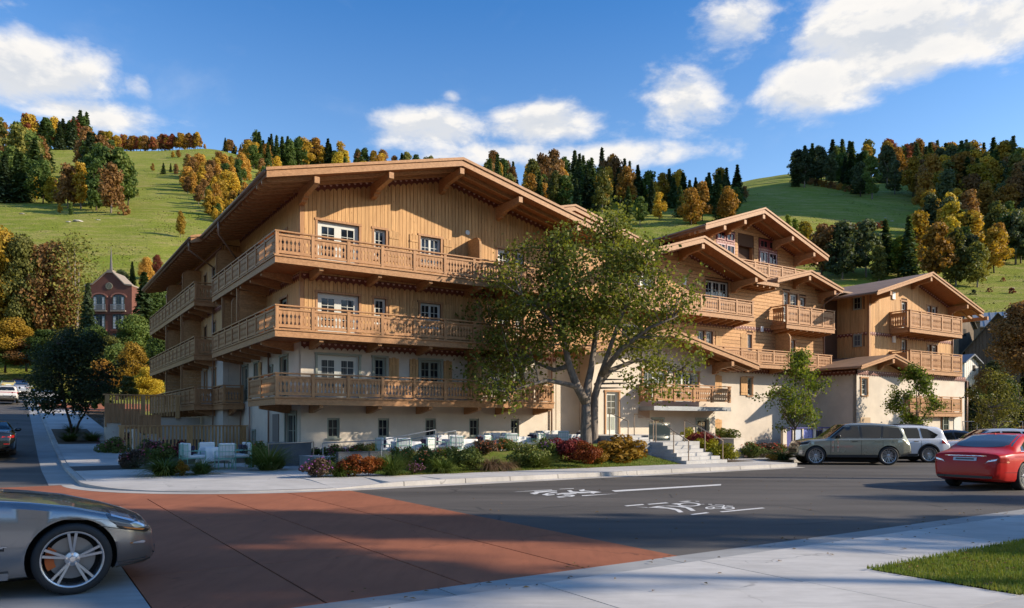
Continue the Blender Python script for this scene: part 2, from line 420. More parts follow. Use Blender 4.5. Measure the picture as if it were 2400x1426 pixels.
def _bx(x0, x1, y0, y1, z0, z1):
    return ([(x0,y0,z0),(x1,y0,z0),(x1,y1,z0),(x0,y1,z0),(x0,y0,z1),(x1,y0,z1),(x1,y1,z1),(x0,y1,z1)],
            [(0,3,2,1),(4,5,6,7),(0,1,5,4),(1,2,6,5),(2,3,7,6),(3,0,4,7)])

def cut(lo, hi, ops):
    """[lo, hi] minus the intervals ops"""
    segs = [(lo, hi)]
    for a, b in ops:
        ns = []
        for s, e in segs:
            if b <= s or a >= e: ns.append((s, e))
            else:
                if a > s: ns.append((s, a))
                if b < e: ns.append((b, e))
        segs = ns
    return [(s, e) for s, e in segs if e - s > 0.06]
def boards_up(parent, plane, at, u0, u1, zlo, zhi, openings=(), w=0.172, mat=None, joined=False, name='board', d=0.028):
    """upright cladding boards, each board an object of its own"""
    mat = mat or M_WZ; n = max(1, round((u1 - u0) / w)); w = (u1 - u0) / n; rnd = random.Random(int(u0 * 31 + zlo * 7 + at * 3) & 1023)
    B = PB(plane, at) if joined else None
    for k in range(n):
        a, b = u0 + k * w, u0 + (k + 1) * w; c = (a + b) / 2
        hi = zhi(c) if callable(zhi) else zhi; lo = zlo(c) if callable(zlo) else zlo
        for s, e in cut(lo, hi, [(o[2], o[3]) for o in openings if o[0] - 0.01 < c < o[1] + 0.01]):
            g = 0.0075; dd = d + rnd.uniform(-0.004, 0.004)
            if joined: B.add(*_bx(a + g, b - g, 0.001, dd, s, e))
            else: pbox(name, mat, parent, plane, at, a + g, b - g, 0.001, dd, s, e)
    if joined: part(B, 'boards', mat, parent)['kind'] = 'stuff'
def boards_flat(parent, plane, at, z0, z1, ulo, uhi, openings=(), h=0.2, mat=None, name='board', d=0.035, joined=False):
    """horizontal planks"""
    n = max(1, round((z1 - z0) / h)); h = (z1 - z0) / n; rnd = random.Random(int(z0 * 31 + at * 3) & 1023)
    B = PB(plane, at) if joined else None
    mat = mat or (M_WA if plane == 'f' else M_WB)
    for k in range(n):
        a, b = z0 + k * h, z0 + (k + 1) * h; c = (a + b) / 2
        lo = ulo(c) if callable(ulo) else ulo; hi = uhi(c) if callable(uhi) else uhi
        if hi - lo < 0.1: continue
        for s, e in cut(lo, hi, [(o[0], o[1]) for o in openings if o[2] - 0.01 < c < o[3] + 0.01]):
            g = 0.010; dd = d + rnd.uniform(-0.004, 0.004)
            if joined: B.add(*_bx(s, e, 0.001, dd, a + g, b - g))
            else: pbox(name, mat, parent, plane, at, s, e, 0.001, dd, a + g, b - g)
    if joined: part(B, 'boards', mat, parent)['kind'] = 'stuff'

_bal = {}
PROFILE = [(0, .050), (.10, .040), (.20, .026), (.30, .012), (.345, .010), (.36, .030), (.385, .030), (.40, .010), (.46, .016), (.54, .034), (.62, .050), (.68, .050), (.74, .026), (.765, .012), (.79, .024), (.82, .012), (.86, .005), (1.0, .005)]
def baluster_poly(p, h, style=0):
    """a sawn baluster board of pitch p: the vase shaped gap lies between two neighbours"""
    z0, z1 = h * 0.09, h * 0.93; s = min(1.0, p / 0.15)
    L = [(-p/2 + 0.0006, 0)]
    L += [(-p/2 + w * s, z0 + t * (z1 - z0)) for t, w in ([(0, .0006)] + PROFILE + [(1.0, .0006)])]
    L += [(-p/2 + 0.0006, h)]
    return L + [(-x, z) for x, z in reversed(L)]
def baluster_strip(B, c, p, h, z, plane_ab, out, thick=0.032):
    """quad strip version: c = position along, writes into B"""
    L = baluster_poly(p, h); n = len(L) // 2
    left = L[:n]; right = list(reversed(L[n:]))
    vs = []; fs = []
    for (x0, zz), (x1, _) in zip(left, right):
        vs += [(c + x0, 0, z + zz), (c + x1, 0, z + zz), (c + x1, thick, z + zz), (c + x0, thick, z + zz)]
    for k in range(n - 1):
        i = 4 * k; j = i + 4
        if abs(left[k][1] - left[k+1][1]) < 1e-6 and abs(left[k][0] - left[k+1][0]) < 1e-6: continue
        fs += [(i, i+1, j+1, j), (i+3, j+3, j+2, i+2), (i, j, j+3, i+3), (i+1, i+2, j+2, j+1)]
    fs += [(0, 3, 2, 1), (4*n-4, 4*n-3, 4*n-2, 4*n-1)]
    B.add(vs, fs)
def rail(bal, plane, at, u0, u1, zb, zr, npan, single=False, fascia=True, posts=(True, True), pitch=0.152, m_along=None, fasc_mat=None, thick=0.0):
    """railing along u on the outer plane 'at': fascia, mouldings, posts, rails and sawn balusters"""
    ml = m_along or (M_JA if plane == 'f' else M_JB); fh = min(0.24, (zr - zb) * 0.21)
    if fascia:
        B = PB(plane, at); B.add(*_bx(u0 - 0.02, u1 + 0.02, -0.06, 0.0, zb, zb + fh)); part(B, 'fascia', fasc_mat or ml, bal)
        B = PB(plane, at); B.add(*_bx(u0 - 0.06, u1 + 0.06, -0.07, 0.045, zb + fh + 0.003, zb + fh + 0.035)); part(B, 'moulding', fasc_mat or ml, bal); B = PB(plane, at); B.add(*_bx(u0 - 0.035, u1 + 0.035, -0.06, 0.02, zb + fh + 0.04, zb + fh + 0.075)); part(B, 'moulding', fasc_mat or ml, bal)
    z0 = zb + fh + (0.075 if fascia else 0.0)
    pw = 0.125
    for k in range(npan + 1):
        if (k == 0 and not posts[0]) or (k == npan and not posts[1]): continue
        u = u0 + (u1 - u0) * k / npan; c = min(max(u, u0 + pw/2), u1 - pw/2)
        B = PB(plane, at); B.add(*_bx(c - pw/2, c + pw/2, -0.115, 0.012, z0 + 0.001, zr - 0.052)); part(B, 'post', M_JZ, bal)
    B = PB(plane, at); B.add(*_bx(u0 - 0.03, u1 + 0.03, -0.125, 0.03, zr - 0.05, zr)); part(B, 'handrail', ml, bal)
    zt = zr - 0.20; zl = z0 + 0.045
    for k in range(npan):
        a = u0 + (u1 - u0) * k / npan; b = u0 + (u1 - u0) * (k + 1) / npan
        a = max(a, u0) + pw/2 + (pw/2 if k == 0 else 0) + 0.002; b = b - pw/2 - (pw/2 if k == npan - 1 else 0) - 0.002
        B = PB(plane, at); B.add(*_bx(a, b, -0.10, 0.0, zt + 0.001, zt + 0.075)); part(B, 'rail', ml, bal); B = PB(plane, at); B.add(*_bx(a, b, -0.095, -0.005, zl, zl + 0.07)); part(B, 'rail', ml, bal)
        n = max(1, round((b - a) / pitch)); p = (b - a) / n; h = zt - zl - 0.071
        if single:
            key = (round(p, 3), round(h, 3))
            if key not in _bal:
                Q = MB(); baluster_strip(Q, 0, p, h, 0, None, None); _bal[key] = Q.mesh('baluster'); _bal[key].materials.append(None)
            for i in range(n):
                o = mobj('baluster', _bal[key], M_JZ, bal); c = a + (i + 0.5) * p
                o.location = (c, at + 0.03, zl + 0.0705)
        else:
            Q = PB(plane, at)
            Q2 = MB()
            for i in range(n): baluster_strip(Q2, a + (i + 0.5) * p, p, h, zl + 0.0705, None, None)
            Q.add([(x, -0.03 - y, z) for x, y, z in Q2.v], Q2.f); part(Q, 'balusters', M_JZ, bal)['kind'] = 'stuff'
def bracket(bal, plane, at, u, d, z, h=0.26, w=0.16, tip=True):
    """carved beam that carries a balcony: from the wall plane 'at' out to d under height z"""
    B = PB(plane, at)
    prof = [(0.0, z - h * 1.35), (0.0, z - 0.002), (d, z - 0.002), (d, z - h * 0.62), (d - 0.07, z - h * 0.72), (d - 0.2, z - h * 0.80), (d * 0.5, z - h * 1.05), (d * 0.22, z - h * 1.3)]
    n = len(prof)
    vs = [(u - w/2, p, q) for p, q in prof] + [(u + w/2, p, q) for p, q in prof]
    B.add(vs, [tuple(range(n)), tuple(range(2*n-1, n-1, -1))] + [(k, (k+1) % n, n + (k+1) % n, n + k) for k in range(n)])
    part(B, 'bracket', M_JB if plane == 'f' else M_JA, bal)
def balcony_floor(bal, a0, a1, b0, b1, z0, z1):
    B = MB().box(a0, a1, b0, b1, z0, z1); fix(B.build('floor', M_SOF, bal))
def frieze(parent, plane, at, u0, u1, z, h=0.24, slope=0.0, pitch=0.26, d=0.05):
    """dark red scalloped board with pale carved ornaments; z = top at u0, rising with slope"""
    B = PB(plane, at); n = max(1, round((u1 - u0) / pitch)); p = (u1 - u0) / n; O = PB(plane, at)
    for k in range(n):
        a = u0 + k * p; zz = z + slope * (k * p); zz2 = zz + slope * p; zm = (zz + zz2) / 2
        m = 6; pts = [(a, zz), (a + p, zz2)]
        for i in range(m + 1):
            t = 1 - i / m; pts.append((a + p * t, zz + slope * p * t - h + h * 0.35 * abs(math.cos(math.pi * t)) ** 0.7))
        q = len(pts)
        B.add([(x, d, y) for x, y in pts] + [(x, 0.031, y) for x, y in pts], [tuple(range(q)), tuple(range(2*q-1, q-1, -1))] + [(i, q+i, q+(i+1) % q, (i+1) % q) for i in range(q)])
        c = a + p / 2; s = p * 0.24; t0 = zm - h * 0.14
        O.add([(c - s, d + 0.001, t0), (c + s, d + 0.001, t0), (c + s * 0.45, d + 0.001, t0 - s * 1.1), (c - s * 0.45, d + 0.001, t0 - s * 1.1),
               (c - s, d + 0.014, t0), (c + s, d + 0.014, t0), (c + s * 0.45, d + 0.014, t0 - s * 1.1), (c - s * 0.45, d + 0.014, t0 - s * 1.1)],
              [(4,5,6,7), (0,1,5,4), (1,2,6,5), (2,3,7,6), (3,0,4,7)])
    f = part(B, 'frieze', M_FRZ, parent); part(O, 'ornament', M_ORN, f)['kind'] = 'stuff'
    return f
def shutter(parent, plane, at, u0, u1, z0, z1, mat=None):
    """board shutter with two ledges"""
    n = 3; w = (u1 - u0) / n; B = PB(plane, at)
    for k in range(n): B.add(*_bx(u0 + k * w + 0.005, u0 + (k+1) * w - 0.005, 0.036, 0.062, z0, z1 + (0.04 if k == 1 else 0)))
    for z in (z0 + 0.18 * (z1 - z0), z0 + 0.78 * (z1 - z0)): B.add(*_bx(u0 + 0.01, u1 - 0.01, 0.0625, 0.082, z - 0.04, z + 0.04))
    return part(B, 'shutter', mat or M_WZ, parent)
def fin(parent, plane, u, at, d, z0, z1, w=0.07):
    """privacy screen standing out from the wall, its top outer corner rounded"""
    prof = [(0, z0), (d, z0), (d, z1 - 0.35)] + [(d - 0.35 + 0.35 * math.cos(t), z1 - 0.35 + 0.35 * math.sin(t)) for t in (0.4, 0.8, 1.2, math.pi/2)] + [(0, z1)]
    n = len(prof); B = PB(plane, at)
    vs = [(u - w/2, p, q) for p, q in prof] + [(u + w/2, p, q) for p, q in prof]
    B.add(vs, [tuple(range(n)), tuple(range(2*n-1, n-1, -1))] + [(k, (k+1) % n, n + (k+1) % n, n + k) for k in range(n)])
    o = part(B, 'screen', M_WB if plane == 'f' else M_WA, parent)
    E = PB(plane, at); ww = w / 2 + 0.018
    for k in range(1, n - 1):
        (p, q), (p2, q2) = prof[k], prof[k+1]
        E.add([(u-ww, p, q), (u+ww, p, q), (u+ww, p2, q2), (u-ww, p2, q2), (u-ww, p-0.06 if p2 > 0 or True else p, q-0.0), (u+ww, p-0.06, q), (u+ww, p2-0.06, q2-0.03), (u-ww, p2-0.06, q2-0.03)],
              [(0,1,2,3), (4,7,6,5), (0,4,5,1), (1,5,6,2), (2,6,7,3), (3,7,4,0)])
    part(E, 'edging', M_JZ, o)
    return o

def gable_roof(parent, aL, aR, ar, zL, zr, zR, b0, b1, wallb, t=0.22, fas=0.27, brk=(), top=None, brk_len=None, slats=2, aLf=None):
    """pitched roof with ridge along b: sheet, soffit, bargeboards, purlin brackets"""
    poly = [(aL, zL), (ar, zr), (aR, zR), (aR, zR - t), (ar, zr - t), (aL, zL - t)]
    r = fix(MB().prism(poly, b0, b1, 'b').build('roof', top or M_ROOF, parent))
    so = [(aL + 0.02, zL - t - 0.003), (ar, zr - t - 0.003), (aR - 0.02, zR - t - 0.003), (aR - 0.02, zR - t - 0.03), (ar, zr - t - 0.03), (aL + 0.02, zL - t - 0.03)]
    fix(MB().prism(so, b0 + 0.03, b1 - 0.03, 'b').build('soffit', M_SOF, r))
    for (x0, z0, x1, z1) in ((aL, zL, ar, zr), (aR, zR, ar, zr)):
        e = 0.0 if x0 < x1 else 0.0
        B = MB().prism([(x0, z0 - 0.05), (x1, z1 - 0.05), (x1, z1 - fas - 0.05), (x0, z0 - fas - 0.05)], b0 - 0.045, b0 - 0.002, 'b'); fix(B.build('bargeboard', M_JA, r))
        B = MB().prism([(x0 - (0.03 if x0 < x1 else -0.03), z0 + 0.035), (x1, z1 + 0.035), (x1, z1 - 0.075), (x0 - (0.03 if x0 < x1 else -0.03), z0 - 0.075)], b0 - 0.10, b0 - 0.047, 'b'); fix(B.build('verge_trim', M_JA, r))
        for k in range(slats):
            bb = b0 + (wallb - b0) * (k + 1) / (slats + 1)
            B = MB().prism([(x0, z0 - t - 0.032), (x1, z1 - t - 0.032), (x1, z1 - t - 0.17), (x0, z0 - t - 0.17)], bb - 0.05, bb + 0.05, 'b'); fix(B.build('rafter', M_JA, r))
    for a in brk:
        z = (zL + (zr - zL) * (a - aL) / (ar - aL)) if a <= ar else (zR + (zr - zR) * (aR - a) / (aR - ar))
        z -= t + 0.175; d = (wallb - b0) - 0.02
        B = PB('f', wallb); w = 0.20; h = 0.24
        prof = [(0, z - 0.62), (0, z), (d, z), (d, z - h), (d - 0.1, z - h - 0.04), (d * 0.55, z - h - 0.10), (d * 0.36, z - h - 0.14), (d * 0.33, z - h - 0.22), (d * 0.24, z - h - 0.24), (d * 0.21, z - h - 0.34), (d * 0.1, z - h - 0.36)]
        n = len(prof); vs = [(a - w/2, p, q) for p, q in prof] + [(a + w/2, p, q) for p, q in prof]
        B.add(vs, [tuple(range(n)), tuple(range(2*n-1, n-1, -1))] + [(k, (k+1) % n, n + (k+1) % n, n + k) for k in range(n)])
        part(B, 'bracket', M_JB, r)
    return r
def eave_rafters(roof, aE, aW, zE, slope, b0, b1, t=0.22, step=0.78, side=-1):
    """rafter tails with rounded ends below the soffit along one eave"""
    prof = []
    L = abs(aW - aE) - 0.10; h = 0.17
    def at(s): return (aE + 0.10 * (-side) + s * (-side), zE + slope * (0.10 + s) - t - 0.032)
    up = [at(0.02), at(L)]; dn = [(at(L)[0], at(L)[1] - h), (at(0.22)[0], at(0.22)[1] - h), (at(0.08)[0], at(0.08)[1] - h * 0.8), (at(0.0)[0], at(0.0)[1] - h * 0.4)]
    me = MB().prism(up + dn, -0.05, 0.05, 'b').mesh('rafter'); me.materials.append(None)
    n = int((b1 - b0) / step)
    for k in range(n + 1):
        o = mobj('rafter', me, M_JA, roof); o.location = (0, b0 + 0.3 + k * (b1 - b0 - 0.6) / max(n, 1), 0)
def gutter(parent, p0, p1, r=0.075): return fix(MB().tube(p0, p1, r, n=10).build('gutter', M_GUT, parent, True))
def downpipe(parent, pts, r=0.045):
    B = MB()
    for k in range(len(pts) - 1): B.tube(pts[k], pts[k+1], r, n=8)
    return fix(B.build('downpipe', M_PIPE, parent, True))
def lamp_box(parent, plane, at, u, z, w=0.2, h=0.16, d=0.12):
    B = PB(plane, at); B.add(*_bx(u - w/2, u + w/2, 0.031, d, z - h/2, z + h/2)); B.add(*_bx(u - w/2 - 0.015, u + w/2 + 0.015, 0.031, d + 0.015, z + h/2, z + h/2 + 0.02)); return part(B, 'wall_lamp', M_WHITE, parent)
# ---------------------------------------------------------------- main chalet
def main_chalet():
    C = wing('chalet', 'large timber chalet with three carved balconies and broad gable over the terrace', 'chalet', 0, 0)
    AE, RL, RR = 12.7, -1.9, 14.5
    ar, zr = 6.3, 12.95; sl = 0.24; zL = zr - sl * (ar - RL); zR = zr - sl * (RR - ar)
    def under(a): return zr - sl * abs(a - ar) - 0.26
    # openings: (u0, u1, z0, z1) front
    base = [(1.09, 1.62, 1.1, 1.93), (3.31, 3.82, 1.1, 1.93), (5.55, 6.08, 1.1, 1.93), (7.79, 8.31, 1.1, 1.93), (10.06, 10.54, 1.1, 1.93)]
    def row(zb, zt): return [(0.68, 2.45, zb, zt), (3.13, 3.66, zb + 0.62, zt), (5.30, 6.30, zb + 0.62, zt), (9.31, 10.0, zb, zt - 0.02), (10.28, 10.78, zb + 0.62, zt - 0.05)]
    rows = [row(2.74, 4.50), row(5.28, 7.02), row(8.06, 9.95)]
    LB = 9.8
    lbase = [(0.55, 2.02, 0.02, 2.14), (6.9, 7.3, 0.5, 1.35)]
    def lrow(zb, zt): return [(1.75, 2.75, zb + 0.05, zt), (4.0, 4.5, zb + 0.8, zt - 0.3), (6.3, 7.0, zb + 0.5, zt), (8.3, 9.2, zb + 0.05, zt)]
    lrows = [lrow(2.74, 4.55), lrow(5.28, 7.02), lrow(8.06, 9.85)]
    wall('stucco_wall', M_STUC, C, 'f', 0, 0, AE, -0.3, 4.98, base + rows[0])
    wall('timber_wall', M_BACK, C, 'f', 0, 0, AE, 4.98, under(0), rows[1] + rows[2], gable=[(AE, under(AE)), (ar, under(ar))] if abs(under(AE) - under(0)) > 0.02 else [(ar, under(ar))])
    wall('stucco_wall', M_STUC, C, 'l', 0, 0.02, LB, -0.3, 4.98, lbase + lrows[0])
    wall('timber_wall', M_BACK, C, 'l', 0, 0.02, LB, 4.98, under(0), lrows[1] + lrows[2])
    # cladding, board by board on the front
    pad = lambda ops: [(a - 0.09, b + 0.09, c, d + 0.09) for a, b, c, d in ops]
    boards_up(C, 'f', 0, 0.13, AE - 0.13, 4.98, 7.72, pad(rows[1]), 0.172)
    boards_up(C, 'f', 0, 0.13, AE - 0.13, 7.73, lambda u: under(u) - 0.02, pad(rows[2]), 0.172)
    boards_up(C, 'l', 0, 0.14, LB, 4.98, under(0) - 0.05, pad(lrows[1] + lrows[2]), 0.172, joined=True)
    for z0, z1 in ((4.98, under(0) - 0.03),):
        B = MB().box(-0.045, 0.12, -0.045, 0.12, z0, z1); fix(B.build('corner_post', M_JZ, C))
        B = MB().box(AE - 0.12, AE + 0.045, -0.045, 0.12, z0, z1); fix(B.build('corner_post', M_JZ, C))
    # windows
    for i, (u0, u1, z0, z1) in enumerate(base): window(C, 'f', 0, u0, u1, z0, z1, 1, 2, 2, M_FRG, None, True, stile=0.035)
    for k, rw in enumerate(rows):
        tr = M_JZ if k else M_FRG; fr = M_FRM if k else M_FRG
        window(C, 'f', 0, *rw[0], 2, 2, 4, M_FRM, tr, False, 'door', panel=0.22, stile=0.15)
        window(C, 'f', 0, *rw[1], 1, 2, 3, fr, tr, True, stile=0.05)
        window(C, 'f', 0, *rw[2], 2, 2, 3, fr, tr, True, stile=0.05)
        window(C, 'f', 0, *rw[3], 1, 2, 4, M_FRM, tr, False, 'door', panel=0.22, stile=0.12)
        window(C, 'f', 0, *rw[4], 1, 2, 3, fr, tr, True, stile=0.05)
        z0, z1 = rw[1][2] - 0.02, rw[1][3]
        shutter(C, 'f', 0, 3.80, 4.26, z0, z1); shutter(C, 'f', 0, 4.76, 5.18, z0, z1); shutter(C, 'f', 0, 6.43, 6.86, z0, z1)
        lamp_box(C, 'f', 0, 8.15, z1 - 0.12, 0.38, 0.09)
    for k, rw in enumerate([lbase] + lrows):
        for i, o in enumerate(rw):
            isd = (k == 0 and i == 0) or (k > 0 and i in (0, 3))
            window(C, 'l', 0, *o, 2 if k == 0 and i == 0 else 1, 2 if k or i else 1, 3, M_FRG, M_FRG if k < 2 else M_JZ, not isd, 'door' if isd else 'window', stile=0.05)
        if k: shutter(C, 'l', 0, 5.75, 6.17, rw[2][2], rw[2][3])
    B = PB('l', 0); B.add(*_bx(3.0, 3.95, 0.002, 0.03, 0.9, 2.12)); part(B, 'wall_panel', plain('taupe panel', (0.17, 0.145, 0.125), 0.7), C)
    # round lamp on the gable, screens
    B = PB('f', 0)
    vs = [(7.67 + 0.11 * math.cos(t), 0.06, 10.42 + 0.11 * math.sin(t)) for t in [2 * math.pi * k / 16 for k in range(16)]]; B.add(vs + [(x, 0.03, z) for x, _, z in vs], [tuple(range(16))] + [(k, 16 + k, 16 + (k+1) % 16, (k+1) % 16) for k in range(16)])
    part(B, 'round_lamp', M_WHITE, C)
    # friezes
    frieze(C, 'f', 0, 0.0, AE, 7.74, 0.30); frieze(C, 'f', 0, 0.0, AE, 5.0, 0.30)
    frieze(C, 'l', 0, 0.05, LB, 7.74, 0.30); frieze(C, 'l', 0, 0.05, LB, under(0) - 0.02, 0.28)
    frieze(C, 'f', 0, 0.05, ar, under(0.05) + 0.03, 0.30, sl); frieze(C, 'f', 0, ar, AE - 0.05, under(ar) + 0.03, 0.30, -sl)
    # balconies
    O = 1.4
    for k, (zb, zr_, zs) in enumerate(((2.41, 3.62, 0), (4.97, 6.18, 1), (7.75, 8.97, 2))):
        bal = thing('balcony', None, None); bal.parent = C; fix(bal)
        aR = 11.55; bB = 2.62 if k == 0 else 9.65
        balcony_floor(bal, -O + 0.062, aR - 0.062, -O + 0.062, -0.001, zb + 0.06, zb + 0.235)
        balcony_floor(bal, -O + 0.062, -0.001, 0.0, bB - 0.06, zb + 0.06, zb + 0.235)
        n = 9
        rail(bal, 'f', -O, -O, aR, zb, zr_, n, True)
        rail(bal, 'l', -O, -O + 0.14, bB, zb, zr_, 2 if k == 0 else 8, False, posts=(False, True))
        B = PB('f', -O); B.add(*_bx(aR - 0.06, aR, -1.39, -0.07, zb, zb + 0.24)); part(B, 'fascia', M_JB, bal)
        # short return at the right end
        RB = PB('f', 0); 
        rr = MB()
        for c in (-0.13,): rr.box(aR - 0.125, aR, c - 0.125, c, zb + 0.32, zr_ - 0.052)
        rr.box(aR - 0.13, aR + 0.02, -O + 0.13, -0.03, zr_ - 0.05, zr_); rr.box(aR - 0.10, aR - 0.01, -O + 0.13, -0.13, zr_ - 0.2, zr_ - 0.125); rr.box(aR - 0.10, aR - 0.01, -O + 0.13, -0.13, zb + 0.36, zb + 0.43)
        for i in range(7): rr.box(aR - 0.07, aR - 0.04, -O + 0.17 + i * 0.152, -O + 0.29 + i * 0.152, zb + 0.43, zr_ - 0.2)
        fix(rr.build('end_rail', M_JZ, bal))['kind'] = 'stuff'
        for u in (0.4, 2.85, 5.16, 7.58, 9.25, 11.4): bracket(bal, 'f', 0, u, O - 0.1, zb + 0.06)
        for u in ([1.3] if k == 0 else [1.0, 2.7, 4.4, 6.1, 7.8, 9.3]): bracket(bal, 'l', 0, u, O - 0.1, zb + 0.06)
        fin(C, 'f', 7.72, 0, 1.12, zb + 0.24, zb + 2.28)
        if k: fin(C, 'l', 6.0 if k == 1 else 9.3, 0, 1.3, zb + 0.24, zb + 2.6)
    for u in (4.9, 7.8):   # posts and board screens between the storeys on the side
        B = MB().box(-1.34, -1.24, u - 0.05, u + 0.05, 6.2, 7.75); fix(B.build('screen_post', M_JZ, C))
        q = thing('screen_wall', None, None); q.parent = C; fix(q)
        for i in range(12): fix(box('board', M_WA, q, -1.22, -0.02, u - 0.03, u + 0.0, 5.25 + i * 0.2, 5.44 + i * 0.2))
    # roof
    r = gable_roof(C, RL, RR, ar, zL, zr, zR, -2.0, 9.6, 0.0, brk=(-0.0, 3.05, 6.3, 9.3, 12.6))
    eave_rafters(r, RL, 0.0, zL, sl, -1.9, 9.6, step=0.62)
    eave_rafters(r, RR, AE, zR, sl, -1.9, 9.6, side=1, step=0.9)
    gutter(r, (RL - 0.05, -2.0, zL - 0.10), (RL - 0.05, 9.5, zL - 0.10))
    downpipe(C, [(RL - 0.03, 5.7, zL - 0.16), (RL - 0.03, 5.7, zL - 0.75), (-0.12, 9.3, zL - 1.25), (-0.12, 9.3, 0.1)])
    downpipe(C, [(AE - 0.3, -0.09, zR + 0.2), (AE - 0.3, -0.09, 0.3)])
    downpipe(C, [(-0.10, 7.6, 2.6), (-0.10, 7.6, 0.1)])
    downpipe(C, [(-0.10, 4.3, 4.9), (-0.10, 4.3, 0.1)])
    # right side wall and back
    B = MB().box(AE - 0.24, AE - 0.002, 0.27, 9.6, -0.3, under(AE)); fix(B.build('side_wall', M_WB, C))
    B = MB().box(0.26, AE - 0.25, 9.4, 9.6, -0.3, under(0)); fix(B.build('rear_wall', M_WA, C))

def side_wing():
    """longer wing behind, set out to the left"""
    C = wing('chalet_wing', 'long shaded rear wing of the chalet stepping back along the side street', 'chalet', -0.9, 9.8)
    AW = -0.85; b0, b1 = 9.82, 27.2; zE = 10.62
    def lrow(zb, zt): return [(11.4, 12.2, zb + 0.05, zt), (13.6, 14.2, zb + 0.5, zt), (16.5, 17.4, zb + 0.05, zt), (19.0, 19.6, zb + 0.5, zt), (22.0, 22.8, zb + 0.05, zt), (24.6, 25.2, zb + 0.5, zt)]
    rows = [lrow(2.74, 4.55), lrow(5.28, 7.02), lrow(8.06, 9.85)]
    wall('stucco_wall', M_STUC, C, 'l', AW, b0, b1, -0.3, 4.98, rows[0]); wall('timber_wall', M_BACK, C, 'l', AW, b0, b1, 4.98, 10.75, rows[1] + rows[2])
    wall('stucco_wall', M_STUC, C, 'f', b0, AW + 0.26, -0.0, -0.3, 4.98); wall('timber_wall', M_BACK, C, 'f', b0, AW + 0.26, 0.0, 4.98, 10.75)
    boards_up(C, 'f', b0, AW + 0.02, -0.03, 4.98, 10.7, (), 0.172)
    pad = lambda ops: [(a - 0.09, b + 0.09, c, d + 0.09) for a, b, c, d in ops]
    boards_up(C, 'l', AW, b0 + 0.02, b1, 4.98, 10.7, pad(rows[1] + rows[2]), 0.172, joined=True)
    for k, rw in enumerate(rows):
        for i, o in enumerate(rw): window(C, 'l', AW, *o, 1, 2, 4 if i % 2 == 0 else 3, M_FRG, M_JZ, i % 2 == 1, 'door' if i % 2 == 0 else 'window', stile=0.05)
    frieze(C, 'l', AW, b0 + 0.1, b1, 7.74, 0.3); frieze(C, 'l', AW, b0 + 0.1, b1, 10.7, 0.28)
    O = -1.95
    for k, (zb, zr_) in enumerate(((2.41, 3.62), (4.97, 6.18), (7.75, 8.97))):
        bal = thing('balcony', None, None); bal.parent = C; fix(bal); s = 11.15; e = 26.8
        balcony_floor(bal, O + 0.062, AW - 0.001, s + 0.06, e - 0.02, zb + 0.06, zb + 0.235)
        rail(bal, 'l', O, s + 0.13, e, zb, zr_, 12, posts=(False, True)); rail(bal, 'f', s, O, AW - 0.02, zb, zr_, 1, True)
        for i in range(10): bracket(bal, 'l', AW, s + 0.5 + i * 1.66, 1.0, zb + 0.06)
        if k:
            for u in (15.2, 20.4):
                fin(C, 'l', u, AW, 1.0, zb + 0.24, zb + 2.55)
        else:
            for u in (15.2, 20.4):
                q = thing('screen_wall', None, None); q.parent = C; fix(q)
                for i in range(10): fix(box('board', M_WA, q, O + 0.12, AW - 0.02, u - 0.03, u, 2.7 + i * 0.2, 2.89 + i * 0.2))
        for u in (15.2, 20.4):
            if k < 2: fix(MB().box(O + 0.02, O + 0.12, u - 0.05, u + 0.05, zr_ + 0.01, zr_ + 1.55).build('screen_post', M_JZ, C))
    bal = thing('balcony', None, None); bal.parent = C; fix(bal)     # small low balcony in the angle
    balcony_floor(bal, -1.0, AW - 0.01, 9.0, 11.1, 2.47, 2.64); balcony_floor(bal, AW, -0.01, 8.9, 9.8, 2.47, 2.64)
    rail(bal, 'f', 8.8, -1.06, -0.1, 2.41, 3.62, 1, True); rail(bal, 'l', -1.06, 8.93, 11.1, 2.41, 3.62, 2, posts=(False, True))
    bracket(bal, 'f', 9.8, -0.5, 0.9, 2.47)
    # roof: one long slope over the side, ridge behind the main gable
    aE = -2.4; sl = 0.24; zE_ = 12.95 - 0.24 * (6.3 + 2.4) + 0.03
    r = gable_roof(C, aE, 15.0, 6.3, zE_, 12.97, 12.97 - 0.24 * 8.7, 9.62, 26.5, 9.8, slats=0)
    eave_rafters(r, aE, AW, zE_, sl, 9.8, 26.4, step=0.66)
    gutter(r, (aE - 0.05, 9.6, zE_ - 0.1), (aE - 0.05, 26.5, zE_ - 0.1))
    downpipe(C, [(aE - 0.02, 10.0, zE_ - 0.16), (aE - 0.02, 10.0, zE_ - 0.6), (-0.97, 11.6, zE_ - 1.0), (-0.97, 11.6, 0.2)])
    fix(MB().box(AW + 0.3, 13.0, 27.0, 27.2, -0.3, 10.7).build('rear_wall', M_WA, C))
    fix(MB().box(AW + 0.26, 14, 9.85, 9.9, 5, 10.5).build('inner_wall', M_BACK, C))
    # gable behind, seen over the tree
    r = gable_roof(C, 11.5, 25.6, 17.2, 12.9, 14.25, 12.2, 4.2, 14, 5.2, slats=1)
    fix(MB().box(13.2, 24.0, 5.4, 13, 4, 12.3).build('rear_gable_wall', M_WA, C))

